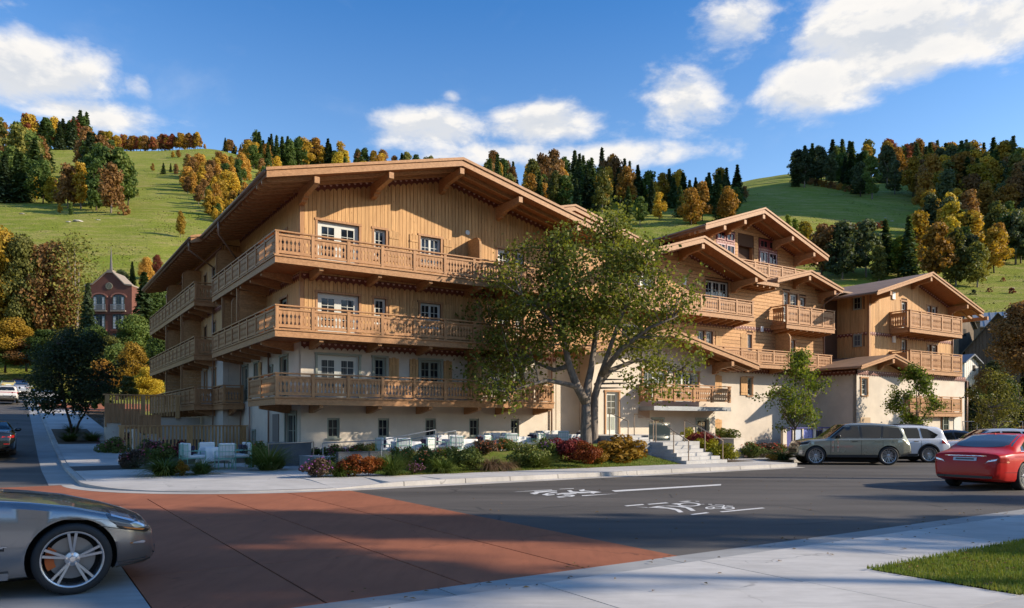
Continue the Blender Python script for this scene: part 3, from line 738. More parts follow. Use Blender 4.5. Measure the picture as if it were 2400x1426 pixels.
def middle_chalet():
    C = wing('chalet', 'middle chalet of the hotel clad in level planks with red framed upper windows', 'chalet', 13, 0)
    a0, a1 = 12.75, 36.0
    dW = dict(trim=M_JZ)
    # ---- lower storey behind the bay and right part
    bw = [(26.97, 27.40, 3.40, 4.47)]
    wall('stucco_wall', M_STUC, C, 'f', 0, a0, 14.2, -0.3, 4.98); wall('stucco_wall', M_STUC, C, 'f', 0, 23.06, a1, -0.3, 4.98, bw)
    window(C, 'f', 0, *bw[0], 1, 1, 3, M_FRG, M_JZ, True, stile=0.04)
    shutter(C, 'f', 0, 26.36, 26.93, 3.42, 4.5); shutter(C, 'f', 0, 24.05, 24.69, 3.42, 4.5); shutter(C, 'f', 0, 24.05, 24.69, 1.2, 1.95)
    # bay
    B0 = -1.0
    ops = [(15.09, 15.92, 1.18, 3.30), (18.3, 19.0, 0.3, 1.95), (21.6, 22.5, 1.15, 1.95), (17.6, 19.2, 2.9, 4.5), (19.9, 21.7, 2.9, 4.5)]
    wall('bay_wall', M_STUC, C, 'f', B0, 14.2, 23.06, -0.3, 5.3, ops, gable=[(23.06, 5.3), (18.6, 6.2)])
    fix(MB().box(22.85, 23.05, B0 + 0.26, -0.001, -0.3, 5.3).build('bay_side', M_STUC, C)); fix(MB().box(14.21, 14.4, B0 + 0.26, -0.001, -0.3, 5.3).build('bay_side', M_STUC, C))
    d = window(C, 'f', B0, *ops[0], 1, 2, 3, M_FRM, M_JZ, False, 'door', panel=0.85, stile=0.10)
    for q in (0, 1):
        B = PB('f', B0); u = 15.27 + q * 0.26; B.add(*_bx(u, u + 0.2, -0.078, -0.07, 1.4, 2.05)); part(B, 'door_panel', M_FRG, d)
    window(C, 'f', B0, *ops[1], 1, 2, 3, M_FRG, M_FRG, False, 'door', stile=0.05); window(C, 'f', B0, *ops[2], 1, 2, 1, M_FRG, M_FRG, True, stile=0.04)
    window(C, 'f', B0, *ops[3], 2, 2, 4, M_FRM, M_JZ, False, 'door', stile=0.08); window(C, 'f', B0, *ops[4], 3, 2, 4, M_FRM, M_JZ, False, 'window', stile=0.06)
    B = PB('f', B0); B.add(*_bx(17.25, 18.05, 0.002, 0.03, 2.0, 2.45)); part(B, 'wall_panel', plain('tan panel', (0.42, 0.30, 0.22), 0.7), C)
    bal = thing('balcony', None, None); bal.parent = C; fix(bal); O = B0 - 1.15
    balcony_floor(bal, 17.35, 23.0, O + 0.062, B0 - 0.002, 2.40, 2.50)
    B = PB('f', O); B.add(*_bx(17.28, 23.02, -0.05, 0.0, 2.38, 2.60)); part(B, 'edge_plate', M_GREYM, bal)
    B = PB('l', 17.3); B.add(*_bx(O + 0.051, B0 - 0.01, -0.05, 0.0, 2.38, 2.60)); part(B, 'edge_plate', M_GREYM, bal)
    rail(bal, 'f', O, 17.3, 23.0, 2.6, 3.74, 4, False, fascia=False); rail(bal, 'l', 17.3, O + 0.14, B0 - 0.03, 2.6, 3.74, 1, False, fascia=False, posts=(False, True))
    # porch roof over the bay
    r = gable_roof(C, 12.6, 25.0, 18.2, 5.25, 6.50, 5.02, -2.4, 0.0, B0, slats=1, brk=(22.9,))
    eave_rafters(r, 25.0, 23.1, 5.02, 0.22, -2.3, -0.1, side=1, step=0.6); gutter(r, (25.06, -2.4, 4.93), (25.06, 0.0, 4.93))
    # ---- first timber storey z 4.98 .. 10
    w1 = [(22.67, 23.25, 5.3, 7.02), (23.40, 23.95, 5.3, 7.02), (26.97, 27.36, 5.9, 7.06), (30.13, 30.68, 5.3, 6.98), (30.85, 31.5, 5.3, 6.98), (17.0, 18.4, 5.3, 7.0)]
    w2 = [(23.36, 25.30, 8.1, 10.0), (30.34, 30.92, 8.1, 10.12), (31.0, 31.75, 8.1, 9.9), (32.0, 32.55, 8.1, 9.75), (17.6, 19.4, 8.1, 10.0)]
    zt = 10.05
    gz = lambda a: 11.75 - 0.30 * abs(a - 21.25) - 0.27
    wall('timber_wall', M_BACK, C, 'f', 0, a0, a1, 4.98, 9.95, w1 + [o[:3] + (min(o[3], 9.94),) for o in w2], gable=None)
    ap = 21.25
    pad = lambda ops: [(a - 0.09, b + 0.09, c, d + 0.09) for a, b, c, d in ops]
    boards_flat(C, 'f', 0, 4.98, 9.94, a0, 34.6, pad(w1 + w2), 0.205)
    def span(z):
        # planks under gable A and the small gable above the wall head
        return None
    B = PB('f', 0); B.add([(15.5, 0, 9.95), (27.2, 0, 9.95), (ap, 0, gz(ap))], [(0, 1, 2)]); B.add([(27.0, 0, 9.95), (34.6, 0, 9.95), (34.6, 0, 10.1), (31.4, 0, 10.85), (28.0, 0, 10.1)], [(0, 1, 2, 3, 4)]); part(B, 'gable_wall', M_BACK, C)
    hw = lambda z: (gz(ap) - z) / 0.30
    boards_flat(C, 'f', 0, 9.94, 11.4, lambda z: ap - hw(z + 0.1), lambda z: ap + hw(z + 0.1), pad(w2), 0.205)
    hs = lambda z: (11.0 - z) / 0.26
    boards_flat(C, 'f', 0, 9.94, 10.75, lambda z: max(ap + hw(z - 0.1) + 0.02, 31.4 - hs(z)) if False else 31.4 - hs(z), lambda z: min(34.6, 31.4 + hs(z)), pad(w2), 0.205)
    for i, o in enumerate(w1): window(C, 'f', 0, *o, 1, 2, 3 if i == 2 else 4, M_FRM, M_JZ, i == 2, 'window' if i in (0, 2, 3) else 'door', stile=0.07)
    window(C, 'f', 0, *w2[0], 3, 2, 4, M_FRM, M_JZ, False, 'window', stile=0.08)
    for i in (1, 2, 3): window(C, 'f', 0, w2[i][0], w2[i][1], w2[i][2], min(w2[i][3], 9.94), 1, 2, 4, M_FRM, M_JZ, False, 'door' if i == 2 else 'window', stile=0.08)
    window(C, 'f', 0, w2[4][0], w2[4][1], w2[4][2], 9.94, 2, 2, 4, M_FRM, M_JZ, False, 'door', stile=0.1)
    shutter(C, 'f', 0.0, 24.18, 24.69, 5.75, 7.05); shutter(C, 'f', 0, 26.36, 26.90, 5.9, 7.07)
    fin(C, 'f', 29.6, 0, 1.1, 5.25, 7.25)
    lamp_box(C, 'f', 0, 28.2, 7.45, 0.25, 0.3); lamp_box(C, 'f', 0, 21.6, 9.65, 0.22, 0.4); 
    frieze(C, 'f', 0, 23.1, 34.4, 5.0, 0.28); frieze(C, 'f', 0, a0 + 0.2, 34.5, 7.55, 0.28)
    frieze(C, 'f', 0, 17.0, ap, gz(17.0) + 0.03, 0.26, 0.30, d=0.055); frieze(C, 'f', 0, ap, 26.3, gz(ap) + 0.03, 0.26, -0.30, d=0.055)
    frieze(C, 'f', 0, 26.3, 28.6, 9.98, 0.26, d=0.055)
    # balconies of the timber storeys
    O = -1.2
    def bal_(u0, u1, zb, zr_, n, left, nb):
        bal = thing('balcony', None, None); bal.parent = C; fix(bal)
        balcony_floor(bal, u0 + 0.062, u1 - 0.03, O + 0.062, -0.04, zb + 0.06, zb + 0.2)
        rail(bal, 'f', O, u0, u1, zb, zr_, n)
        if left: rail(bal, 'l', u0, O + 0.14, -0.05, zb, zr_, 1, posts=(False, False))
        rr = MB(); rr.box(u1 - 0.10, u1, O + 0.14, -0.05, zr_ - 0.05, zr_); rr.box(u1 - 0.09, u1 - 0.01, O + 0.14, -0.05, zr_ - 0.2, zr_ - 0.13); rr.box(u1 - 0.09, u1 - 0.01, O + 0.14, -0.05, zb + 0.33, zb + 0.4); rr.box(u1 - 0.06, u1, O + 0.062, -0.05, zb, zb + 0.22)
        for i in range(6): rr.box(u1 - 0.065, u1 - 0.035, O + 0.18 + i * 0.16, O + 0.30 + i * 0.16, zb + 0.4, zr_ - 0.2)
        fix(rr.build('end_rail', M_JZ, bal))['kind'] = 'stuff'
        for i in range(nb): bracket(bal, 'f', 0, u0 + 0.25 + (u1 - u0 - 0.5) * i / (nb - 1), 1.12, zb + 0.06, 0.2, 0.12)
    bal_(20.3, 26.06, 7.62, 8.80, 4, False, 9); bal_(29.1, 33.9, 7.45, 8.88, 4, True, 8)
    bal_(22.2, 33.6, 4.97, 6.06, 8, False, 6); bal_(14.6, 19.6, 7.62, 8.80, 3, False, 6)
    # ---- gable A, small gable, eave between
    r = gable_roof(C, 16.1, 26.45, ap, 10.15, 11.75, 10.15, -1.8, 2.0, 0.0, slats=1, brk=(17.6, ap, 25.6))
    r2 = gable_roof(C, 28.2, 34.75, 31.4, 10.36, 11.18, 10.36, -1.2, 2.0, 0.0, slats=1, brk=(31.4, 34.0), t=0.18, fas=0.22)
    B = MB().prism([(-1.15, 10.02), (2.0, 10.85), (2.0, 10.72), (-1.15, 9.90)], 26.3, 28.4, 'a'); rs = fix(B.build('roof', M_ROOF, C))
    fix(MB().box(26.3, 28.4, -1.2, -1.16, 9.85, 10.05).build('fascia', M_JA, rs))
    for i in range(4): fix(MB().box(26.5 + i * 0.55, 26.6 + i * 0.55, -1.1, -0.05, 9.72, 9.86).build('rafter', M_JB, rs))
    B = MB().prism([(-1.1, 10.3), (1.9, 11.1), (1.9, 10.98), (-1.1, 10.18)], 34.5, 36.6, 'a'); fix(B.build('roof', M_ROOF, C))
    downpipe(C, [(34.9, -1.1, 10.25), (34.2, -0.3, 9.5), (34.2, -0.1, 9.2), (34.45, -0.09, 8.9), (34.45, -0.09, 5.1)])
    # ---- set back storey with red windows
    bU = 1.5
    ro = [(26.0, 27.55, 10.8, 13.3), (27.95, 29.35, 10.7, 13.3), (29.95, 31.65, 10.8, 13.3)]
    zrr = 14.85; sl = 0.335; au = 28.5; uz = lambda a: zrr - sl * abs(a - au) - 0.27
    wl, wr = 24.5, 33.6
    wall('upper_wall', M_BACK, C, 'f', bU, wl, wr, 10.0, uz(wr), [ro[0], ro[1][:3] + (uz(wr) - 0.02,), ro[2]] if ro[0][3] < uz(wr) else [(o[0], o[1], o[2], uz(wr) - 0.03) for o in ro], gable=[(wr, uz(wr)), (au, uz(au)), (wl, uz(wl))])
    T = uz(wr) - 0.03
    full = [(25.9, 27.65, 10.7, 13.52), (27.9, 29.42, 10.7, 13.55), (29.85, 31.75, 10.7, 13.52)]
    hw2 = lambda z: (uz(au) - z) / sl
    boards_flat(C, 'f', bU, 10.4, 14.4, lambda z: max(wl, au - hw2(z)), lambda z: min(wr, au + hw2(z)), full, 0.20)
    def red(u0, u1, z0, z1):
        B = PB('f', bU - 0.0); f = []
        w = thing('window', None, None); w.parent = C; fix(w)
        cols = 2; pw = (u1 - u0) / cols
        lay = [(z0 + 0.05, z0 + 1.97, 3), (z0 + 2.20, z1 - 0.05, 1)]
        B.add(*_bx(u0, u1, 0.002, 0.03, z0, z1))
        part(B, 'panel', M_RED, w)
        for za, zb, rws in lay:
            for k in range(cols):
                a = u0 + k * pw + 0.06; b = a + pw - 0.12
                F_ = PB('f', bU)
                for q in ((a, a + 0.07, za, zb), (b - 0.07, b, za, zb), (a + 0.07, b - 0.07, zb - 0.07, zb), (a + 0.07, b - 0.07, za, za + 0.07), ((a + b) / 2 - 0.015, (a + b) / 2 + 0.015, za + 0.07, zb - 0.07)):
                    F_.add(*_bx(q[0], q[1], 0.031, 0.085, q[2], q[3]))
                for i in range(1, rws): z = za + (zb - za) * i / rws; F_.add(*_bx(a + 0.07, b - 0.07, 0.033, 0.075, z - 0.012, z + 0.012))
                part(F_, 'sash', M_RED if rws == 1 else plain_cached('mauve window paint', (0.50, 0.36, 0.36)), w)
                G = PB('f', bU); G.add(*_bx(a + 0.07, b - 0.07, 0.0305, 0.045, za + 0.07, zb - 0.07)); part(G, 'pane', M_GLS, w)
        fz = PB('f', bU); n = 12
        for k in range(n):
            c = u0 + (u1 - u0) * (k + 0.5) / n; fz.add([(c - 0.05, 0.05, z0 + 2.14), (c + 0.05, 0.05, z0 + 2.14), (c, 0.05, z0 + 2.02), (c - 0.05, 0.031, z0 + 2.14), (c + 0.05, 0.031, z0 + 2.14), (c, 0.031, z0 + 2.02)], [(0, 1, 2), (0, 3, 4, 1), (1, 4, 5, 2), (2, 5, 3, 0)])
        part(fz, 'ornament', M_ORN, w)['kind'] = 'stuff'
    red(25.93, 27.62, 10.75, 13.52); red(29.9, 31.7, 10.75, 13.52)
    # recess between them
    rec = thing('recess', None, None); rec.parent = C; fix(rec)
    B = MB().box(27.92, 28.0, bU + 0.02, bU + 1.6, 10.6, 13.5); fix(B.build('side', M_RED, rec))
    B = MB().box(29.34, 29.42, bU + 0.001, bU + 1.6, 10.6, 13.5); fix(B.build('side', M_WB, rec))
    B = MB().box(28.0, 29.34, bU + 1.6, bU + 1.7, 10.6, 13.5); fix(B.build('back', M_RED, rec))
    B = MB().box(28.0, 29.34, bU + 0.02, bU + 1.6, 13.45, 13.5); fix(B.build('lid', M_SOF, rec))
    window(C, 'f', bU + 1.55, 28.15, 28.85, 12.1, 13.3, 1, 2, 2, M_RED, None, False, rec=-0.1); window(C, 'f', bU + 1.55, 28.15, 28.85, 10.8, 11.9, 1, 2, 2, M_RED, None, False, rec=-0.1)
    wall('upper_wall', M_BACK, C, 'l', wl, bU + 0.02, 9.0, 10.0, uz(wl) - 0.02)
    boards_flat(C, 'l', wl, 10.4, uz(wl) - 0.1, bU + 0.02, 9.0, [(3.6, 5.0, 12.6, 13.2)], 0.2, joined=True)
    window(C, 'l', wl, 3.6, 5.0, 12.6, 13.2, 2, 2, 1, M_RED, None, True, rec=-0.05)
    fix(MB().box(wr - 0.2, wr - 0.001, bU + 0.26, 9, 10, uz(wr) - 0.02).build('upper_side', M_WB, C)); fix(MB().box(wr - 0.12, wr + 0.03, bU - 0.04, bU + 0.2, 10.3, uz(wr)).build('corner_post', M_JZ, C))
    r3 = gable_roof(C, 23.3, 33.6 + 1.3, au, zrr - sl * 5.2, zrr, zrr - sl * 6.4, -0.05, 6.2, bU, slats=1, brk=(25.0, 26.8, au, 31.3, 33.5))
    eave_rafters(r3, 23.3, wl, zrr - sl * 5.2, sl, 0.3, 6.2, step=0.8); gutter(r3, (23.24, -0.1, zrr - sl * 5.2 - 0.08), (23.24, 6.2, zrr - sl * 5.2 - 0.08))
    frieze(C, 'f', bU, au, wr - 0.1, uz(au) + 0.02, 0.22, -sl, 0.2, d=0.06); frieze(C, 'f', bU, wl + 0.1, au, uz(wl + 0.1) + 0.02, 0.22, sl, 0.2, d=0.06); frieze(C, 'l', wl, bU + 0.1, 6.2, uz(wl), 0.22, 0, 0.2, d=0.06)
    downpipe(C, [(23.3, 4.4, 12.95), (23.9, 4.4, 12.7), (wl - 0.1, 4.4, 12.5), (wl - 0.1, 4.4, 11.2)])
    bal = thing('balcony', None, None); bal.parent = C; fix(bal)
    balcony_floor(bal, 25.2, 34.2, 0.1, bU - 0.04, 10.5, 10.62); rail(bal, 'f', 0.05, 25.2, 34.2, 10.45, 11.55, 7)
    # flat roof behind
    fix(MB().box(a0 + 0.3, 36.0, 2.02, 9.0, 9.6, 9.96).build('flat_roof', M_ROOF, C)); fix(MB().box(35.8, 36.0, 0.3, 9, -0.3, 9.6).build('side_wall', M_WB, C))
    fix(MB().box(a0, 36.0, 8.8, 9.0, -0.3, 9.6).build('rear_wall', M_WA, C)); fix(MB().box(a0 + 0.02, a0 + 0.2, 0.26, 2.0, 4, 9.9).build('inner_wall', M_WB, C))
_pc = {}
def plain_cached(name, col, *a, **k):
    if name not in _pc: _pc[name] = plain(name, col, *a, **k)
    return _pc[name]

def right_chalet():
    C = wing('chalet', 'smaller chalet at the far end of the hotel with upright boards and two stacked balconies', 'chalet', 36, -2.2)
    b0 = -2.2; a0, a1 = 36.05, 46.5; zr, ar, sl = 11.75, 41.1, 0.29; uz = lambda a: zr - sl * abs(a - ar) - 0.27
    w1 = [(39.8, 40.45, 5.45, 7.35), (43.05, 43.55, 5.9, 7.2), (43.65, 44.35, 5.45, 7.2)]; w2 = [(39.8, 40.45, 8.1, 10.02), (43.05, 43.55, 8.6, 9.9), (43.65, 44.35, 8.1, 9.9)]
    zw = min(uz(a0), uz(a1))
    wall('timber_wall', M_BACK, C, 'f', b0, a0, a1, 4.9, zw, w1 + [o[:3] + (min(o[3], zw - 0.01),) for o in w2], gable=[(a1, uz(a1)), (ar, uz(ar)), (a0, uz(a0))])
    pad = lambda ops: [(a - 0.09, b + 0.09, c, d + 0.09) for a, b, c, d in ops]
    boards_up(C, 'f', b0, a0 + 0.12, a1 - 0.1, 4.9, 7.58, pad(w1), 0.18); boards_up(C, 'f', b0, a0 + 0.12, a1 - 0.1, 7.6, lambda u: uz(u) - 0.02, pad(w2), 0.18)
    for o in w1 + w2: window(C, 'f', b0, o[0], o[1], o[2], min(o[3], zw - 0.01) if o in w2 else o[3], 1, 2, 4, M_FRM, M_JZ, False, 'door' if o[0] != 43.05 else 'window', stile=0.09)
    lo = [(-1.75, -1.18, 9.1, 9.95), (-1.75, -1.18, 6.7, 7.52)]
    # side faces back towards the middle chalet
    wall('timber_wall', M_BACK, C, 'l', a0, b0 + 0.02, 2.5, 4.9, uz(a0), [])
    boards_up(C, 'l', a0, b0 + 0.1, 2.5, 4.9, 7.58, pad(lo), 0.18); boards_up(C, 'l', a0, b0 + 0.1, 2.5, 7.6, uz(a0) - 0.03, pad(lo), 0.18)
    for o in lo: window(C, 'l', a0, *o, 1, 2, 2, M_FRG, M_JZ, False, rec=-0.12, stile=0.035)
    fix(MB().box(a0 - 0.05, a0 + 0.11, b0 - 0.05, b0 + 0.11, 4.9, uz(a0)).build('corner_post', M_JZ, C)); fix(MB().box(a1 - 0.1, a1 + 0.05, b0 - 0.05, b0 + 0.11, 4.9, uz(a1)).build('corner_post', M_JZ, C))
    frieze(C, 'f', b0, a0, a1, 7.62, 0.26); frieze(C, 'l', a0, b0 + 0.05, 2.4, 7.62, 0.26)
    frieze(C, 'f', b0, a0, ar, uz(a0) + 0.02, 0.24, sl); frieze(C, 'f', b0, ar, a1, uz(ar) + 0.02, 0.24, -sl)
    lamp_box(C, 'f', b0, 38.75, 10.15, 0.35, 0.45); lamp_box(C, 'f', b0, 38.8, 7.3, 0.3, 0.45)
    r = gable_roof(C, 34.65, 48.0, ar, zr - sl * (ar - 34.65), zr, zr - sl * (48.0 - ar), -3.55, 7.5, b0, slats=0, brk=(36.3, ar, 45.9), t=0.16, fas=0.2)
    fix(MB().box(48.0, 48.05, -3.5, 3, zr - sl * 6.9 - 0.2, zr - sl * 6.9 + 0.02).build('fascia', M_JB, r))
    gutter(r, (34.6, -3.5, zr - sl * 6.45 - 0.07), (34.6, 2.5, zr - sl * 6.45 - 0.07))
    # open rafter tails of the right-hand eave
    for k in range(4):
        B = MB().prism([(47.0, 9.95), (48.9, 9.42), (48.9, 9.28), (47.0, 9.78)], -3.3 + k * 0.8, -3.1 + k * 0.8, 'b'); fix(B.build('rafter', M_JA, r))
    fix(MB().box(48.75, 48.95, -3.5, -0.6, 9.2, 9.45).build('purlin', M_JB, r))
    O = b0 - 1.4
    for zb, zr_ in ((7.62, 9.05), (4.97, 6.47), (2.2, 3.55)):
        bal = thing('balcony', None, None); bal.parent = C; fix(bal)
        balcony_floor(bal, 38.4, 44.9, O + 0.062, b0 - 0.06, zb + 0.08, zb + 0.24); rail(bal, 'f', O, 38.35, 44.95, zb, zr_, 5); rail(bal, 'l', 38.35, O + 0.14, b0 - 0.05, zb, zr_, 1, posts=(False, True))
        fix(MB().box(44.9, 44.95, O + 0.062, b0 - 0.05, zb, zb + 0.24).build('fascia', M_JB, bal))
        for i in range(7): bracket(bal, 'f', b0, 38.6 + i * 1.0, 1.3, zb + 0.08, 0.16, 0.12)
    # rendered base and little lean-to gable
    bs = -3.2; s0 = 33.1
    so = [(33.55, 34.2, 3.45, 4.5), (33.4, 34.5, 0.4, 2.1), (43.0, 43.8, 1.0, 2.9), (39.5, 40.5, 0.3, 2.3)]
    wall('stucco_wall', M_STUC, C, 'f', bs, s0, 46.2, -0.3, 4.75, [so[0]]); wall('stucco_wall', M_STUC, C, 'l', s0, bs + 0.02, 0.0, -0.3, 4.75)
    window(C, 'f', bs, *so[0], 1, 1, 3, M_FRM, M_JZ, True, stile=0.05)
    B = PB('f', bs); B.add(*_bx(33.45, 34.5, 0.002, 0.04, 0.4, 2.1)); part(B, 'garage_panel', plain('tan door', (0.46, 0.33, 0.20), 0.7), C)
    B = PB('f', bs); B.add(*_bx(44.6, 45.5, 0.002, 0.04, 0.6, 2.6)); part(B, 'service_door', M_FRM, C)
    for o in so[2:]: window(C, 'f', bs, o[0], o[1], o[2], o[3], 1, 2, 3, M_FRG, M_JZ, True, rec=-0.12, stile=0.05)
    frieze(C, 'f', bs, s0, 46.2, 4.98, 0.34); frieze(C, 'l', s0, bs + 0.03, 0.0, 4.98, 0.34)
    fix(MB().box(s0 + 0.26, 46.0, bs + 0.26, 2.5, 4.6, 4.8).build('ledge', M_BACK, C))
    r = gable_roof(C, 31.9, 39.0, 35.45, 5.12, 5.98, 5.12, -4.2, 0.0, bs, slats=0, brk=(35.45,), t=0.12, fas=0.16)
    B = PB('f', bs); B.add([(33.1, 0, 4.98), (38.3, 0, 4.98), (35.45, 0, 5.75)], [(0, 1, 2)]); part(B, 'small_gable', M_WZ, C)
    downpipe(C, [(46.35, b0 - 0.1, 9.6), (46.35, b0 - 0.1, 5.0), (46.3, bs - 0.1, 4.7), (46.3, bs - 0.1, 0.1)])
    fix(MB().box(46.0, 46.19, bs + 0.26, 7, -0.3, 4.6).build('side_wall', M_STUC, C)); fix(MB().box(46.2, 46.49, b0 + 0.26, 7, 4.9, uz(a1)).build('side_wall', M_WB, C)); fix(MB().box(a0 + 0.3, 46.2, 6.9, 7.1, -0.3, uz(a0)).build('rear_wall', M_WA, C))
main_chalet(); side_wing(); middle_chalet(); right_chalet()
# ---------------------------------------------------------------- ground, streets, hills
def asphalt_mat():
    m, g = new_mat('asphalt')
    p = g.n('ShaderNodeNewGeometry').outputs['Position']
    big = g.n('ShaderNodeTexNoise', i_Vector=local_pos(g, (0.12, 0.7, 1)), i_Scale=1.0, i_Detail=5.0, i_Roughness=0.6).outputs[0]
    sp = g.n('ShaderNodeTexNoise', i_Vector=p, i_Scale=55.0, i_Detail=3.0, i_Roughness=0.8).outputs[0]
    c = g.mix(g.smooth(big, 0.3, 0.7), (0.062, 0.055, 0.048), (0.115, 0.102, 0.088))
    c = g.mix(g.smooth(sp, 0.60, 0.78), c, (0.15, 0.145, 0.135))
    cr = g.n('ShaderNodeTexVoronoi', i_Vector=g.n('ShaderNodeMapping', i_Vector=p, i_Scale=(0.22, 0.22, 0.22)).outputs[0], feature='DISTANCE_TO_EDGE', i_Scale=1.0).outputs[0]
    wob = g.n('ShaderNodeTexNoise', i_Vector=p, i_Scale=0.5, i_Detail=2.0).outputs[0]
    seam = g.m('MULTIPLY', g.m('SUBTRACT', 1.0, g.smooth(cr, 0.003, 0.008)), g.smooth(wob, 0.5, 0.6))
    c = g.mix(g.m('MULTIPLY', seam, 0.6), c, (0.02, 0.02, 0.02))
    b = g.n('ShaderNodeBsdfPrincipled', i_Base_Color=c, i_Roughness=0.78); b.inputs['Specular IOR Level'].default_value = 0.35
    bp = g.n('ShaderNodeBump', i_Height=sp, i_Strength=0.5, i_Distance=0.01); g.put(b.inputs['Normal'], bp)
    return finish(g, b, m)
def concrete_mat(name, col, streak=(0.5, 2.5, 1)):
    m, g = new_mat(name)
    p = g.n('ShaderNodeNewGeometry').outputs['Position']
    big = g.n('ShaderNodeTexNoise', i_Vector=p, i_Scale=0.6, i_Detail=7.0, i_Roughness=0.65).outputs[0]
    st = g.n('ShaderNodeTexNoise', i_Vector=local_pos(g, streak), i_Scale=2.5, i_Detail=6.0, i_Roughness=0.65).outputs[0]
    c = g.mix(g.smooth(big, 0.3, 0.7), tuple(x * 0.84 for x in col), tuple(x * 1.08 for x in col))
    c = g.mix(g.m('MULTIPLY', g.smooth(st, 0.42, 0.72), 0.5), c, tuple(x * 0.66 for x in col))
    fine = g.n('ShaderNodeTexNoise', i_Vector=p, i_Scale=40.0, i_Detail=4.0, i_Roughness=0.8).outputs[0]
    c = g.mix(g.m('MULTIPLY', g.smooth(fine, 0.58, 0.75), 0.3), c, tuple(x * 0.6 for x in col))
    vo = g.n('ShaderNodeTexVoronoi', i_Vector=g.n('ShaderNodeVectorMath', operation='ADD', i_0=p, i_1=g.n('ShaderNodeTexNoise', i_Vector=p, i_Scale=1.5, i_Detail=3.0).outputs[1]).outputs[0], feature='DISTANCE_TO_EDGE', i_Scale=0.28).outputs[0]
    crk = g.m('MULTIPLY', g.m('SUBTRACT', 1.0, g.smooth(vo, 0.001, 0.006)), g.smooth(big, 0.48, 0.56))
    c = g.mix(g.m('MULTIPLY', crk, 0.55), c, tuple(x * 0.35 for x in col))
    spot = g.n('ShaderNodeTexVoronoi', i_Vector=p, i_Scale=1.7).outputs[0]
    c = g.mix(g.m('MULTIPLY', g.m('SUBTRACT', 1.0, g.smooth(spot, 0.02, 0.07)), 0.35), c, tuple(x * 0.45 for x in col))
    r = g.n('ShaderNodeObjectInfo').outputs['Random']; k = g.m('ADD', g.m('MULTIPLY', r, 0.16), 0.92)
    c = g.mix(1.0, c, g.n('ShaderNodeCombineXYZ', i_0=k, i_1=k, i_2=k).outputs[0], 'MULTIPLY')
    b = g.n('ShaderNodeBsdfPrincipled', i_Base_Color=c, i_Roughness=0.82); b.inputs['Specular IOR Level'].default_value = 0.3
    bp = g.n('ShaderNodeBump', i_Height=fine, i_Strength=0.25, i_Distance=0.008); g.put(b.inputs['Normal'], bp)
    return finish(g, b, m)
def grass_mat(name, c1, c2, c3, sc=1.0):
    m, g = new_mat(name)
    p = g.n('ShaderNodeNewGeometry').outputs['Position']
    big = g.n('ShaderNodeTexNoise', i_Vector=p, i_Scale=0.022 * sc, i_Detail=10.0, i_Roughness=0.72).outputs[0]
    md = g.n('ShaderNodeTexNoise', i_Vector=g.n('ShaderNodeMapping', i_Vector=p, i_Scale=(0.10 * sc, 0.10 * sc, 0.5 * sc)).outputs[0], i_Scale=1.0, i_Detail=9.0, i_Roughness=0.7).outputs[0]
    c = g.mix(g.smooth(big, 0.35, 0.65), c1, c2)
    c = g.mix(g.m('MULTIPLY', g.smooth(md, 0.44, 0.66), 0.85), c, c3)
    fine = g.n('ShaderNodeTexNoise', i_Vector=p, i_Scale=1.2 * sc, i_Detail=6.0, i_Roughness=0.8).outputs[0]
    c = g.mix(g.m('MULTIPLY', g.smooth(fine, 0.48, 0.66), 0.6), c, tuple(x * 0.42 for x in c1))
    b = g.n('ShaderNodeBsdfPrincipled', i_Base_Color=c, i_Roughness=0.95); b.inputs['Specular IOR Level'].default_value = 0.1
    bp = g.n('ShaderNodeBump', i_Height=fine, i_Strength=0.6, i_Distance=1.0 / sc); g.put(b.inputs['Normal'], bp)
    return finish(g, b, m)
M_ASPH = asphalt_mat()
M_CONC = concrete_mat('pale concrete', (0.50, 0.475, 0.44))
M_CON2 = concrete_mat('grey concrete', (0.33, 0.325, 0.31))
M_KERB = concrete_mat('kerb concrete', (0.46, 0.43, 0.39))
M_TERR = concrete_mat('red stamped concrete', (0.315, 0.108, 0.052), (2.2, 0.35, 1))
M_STEP = concrete_mat('step stone', (0.50, 0.485, 0.46))
M_HILL = grass_mat('hill grass', (0.19, 0.232, 0.026), (0.275, 0.285, 0.046), (0.38, 0.315, 0.11))
M_LAWN = grass_mat('lawn', (0.11, 0.16, 0.025), (0.15, 0.19, 0.035), (0.22, 0.20, 0.06), 18.0)
M_SOIL = plain('leafy soil', (0.085, 0.055, 0.032), 0.95, var=0.5, scale=6, bump=0.4)
M_MARK = plain('white road paint', (0.62, 0.61, 0.58), 0.7, var=0.12, scale=14)
M_JOINT = plain('dark joint', (0.025, 0.02, 0.018), 0.95)

GB = ([-40, 2, 8, 14, 26, 47, 71, 110, 180], [0, 0.0, 0.26, 0.68, 1.5, 2.95, 4.7, 7.6, 12.5])
def gz(b): return float(np.interp(b, *GB))
def place(o): o.matrix_world = LOCAL; return o
def struct(o): o['kind'] = 'structure'; return o
def sheet(name, m, poly, z):
    me = bpy.data.meshes.new(name); me.from_pydata([(a, b, z) for a, b in poly], [], [tuple(range(len(poly)))]); me.update()
    bm = bmesh.new(); bm.from_mesh(me); bmesh.ops.recalc_face_normals(bm, faces=bm.faces)
    for f in bm.faces:
        if f.normal.z < 0: f.normal_flip()
    bm.to_mesh(me); bm.free()
    return struct(place(mobj(name, me, m)))
def slope_sheet(name, m, a0, a1, bs, dz, zf=None):
    zf = zf or gz; v = []; f = []
    for b in bs: v += [(a0, b, zf(b) + dz), (a1, b, zf(b) + dz)]
    for i in range(len(bs) - 1): f.append((2*i, 2*i+1, 2*i+3, 2*i+2))
    me = bpy.data.meshes.new(name); me.from_pydata(v, [], f); me.update()
    return struct(place(mobj(name, me, m)))
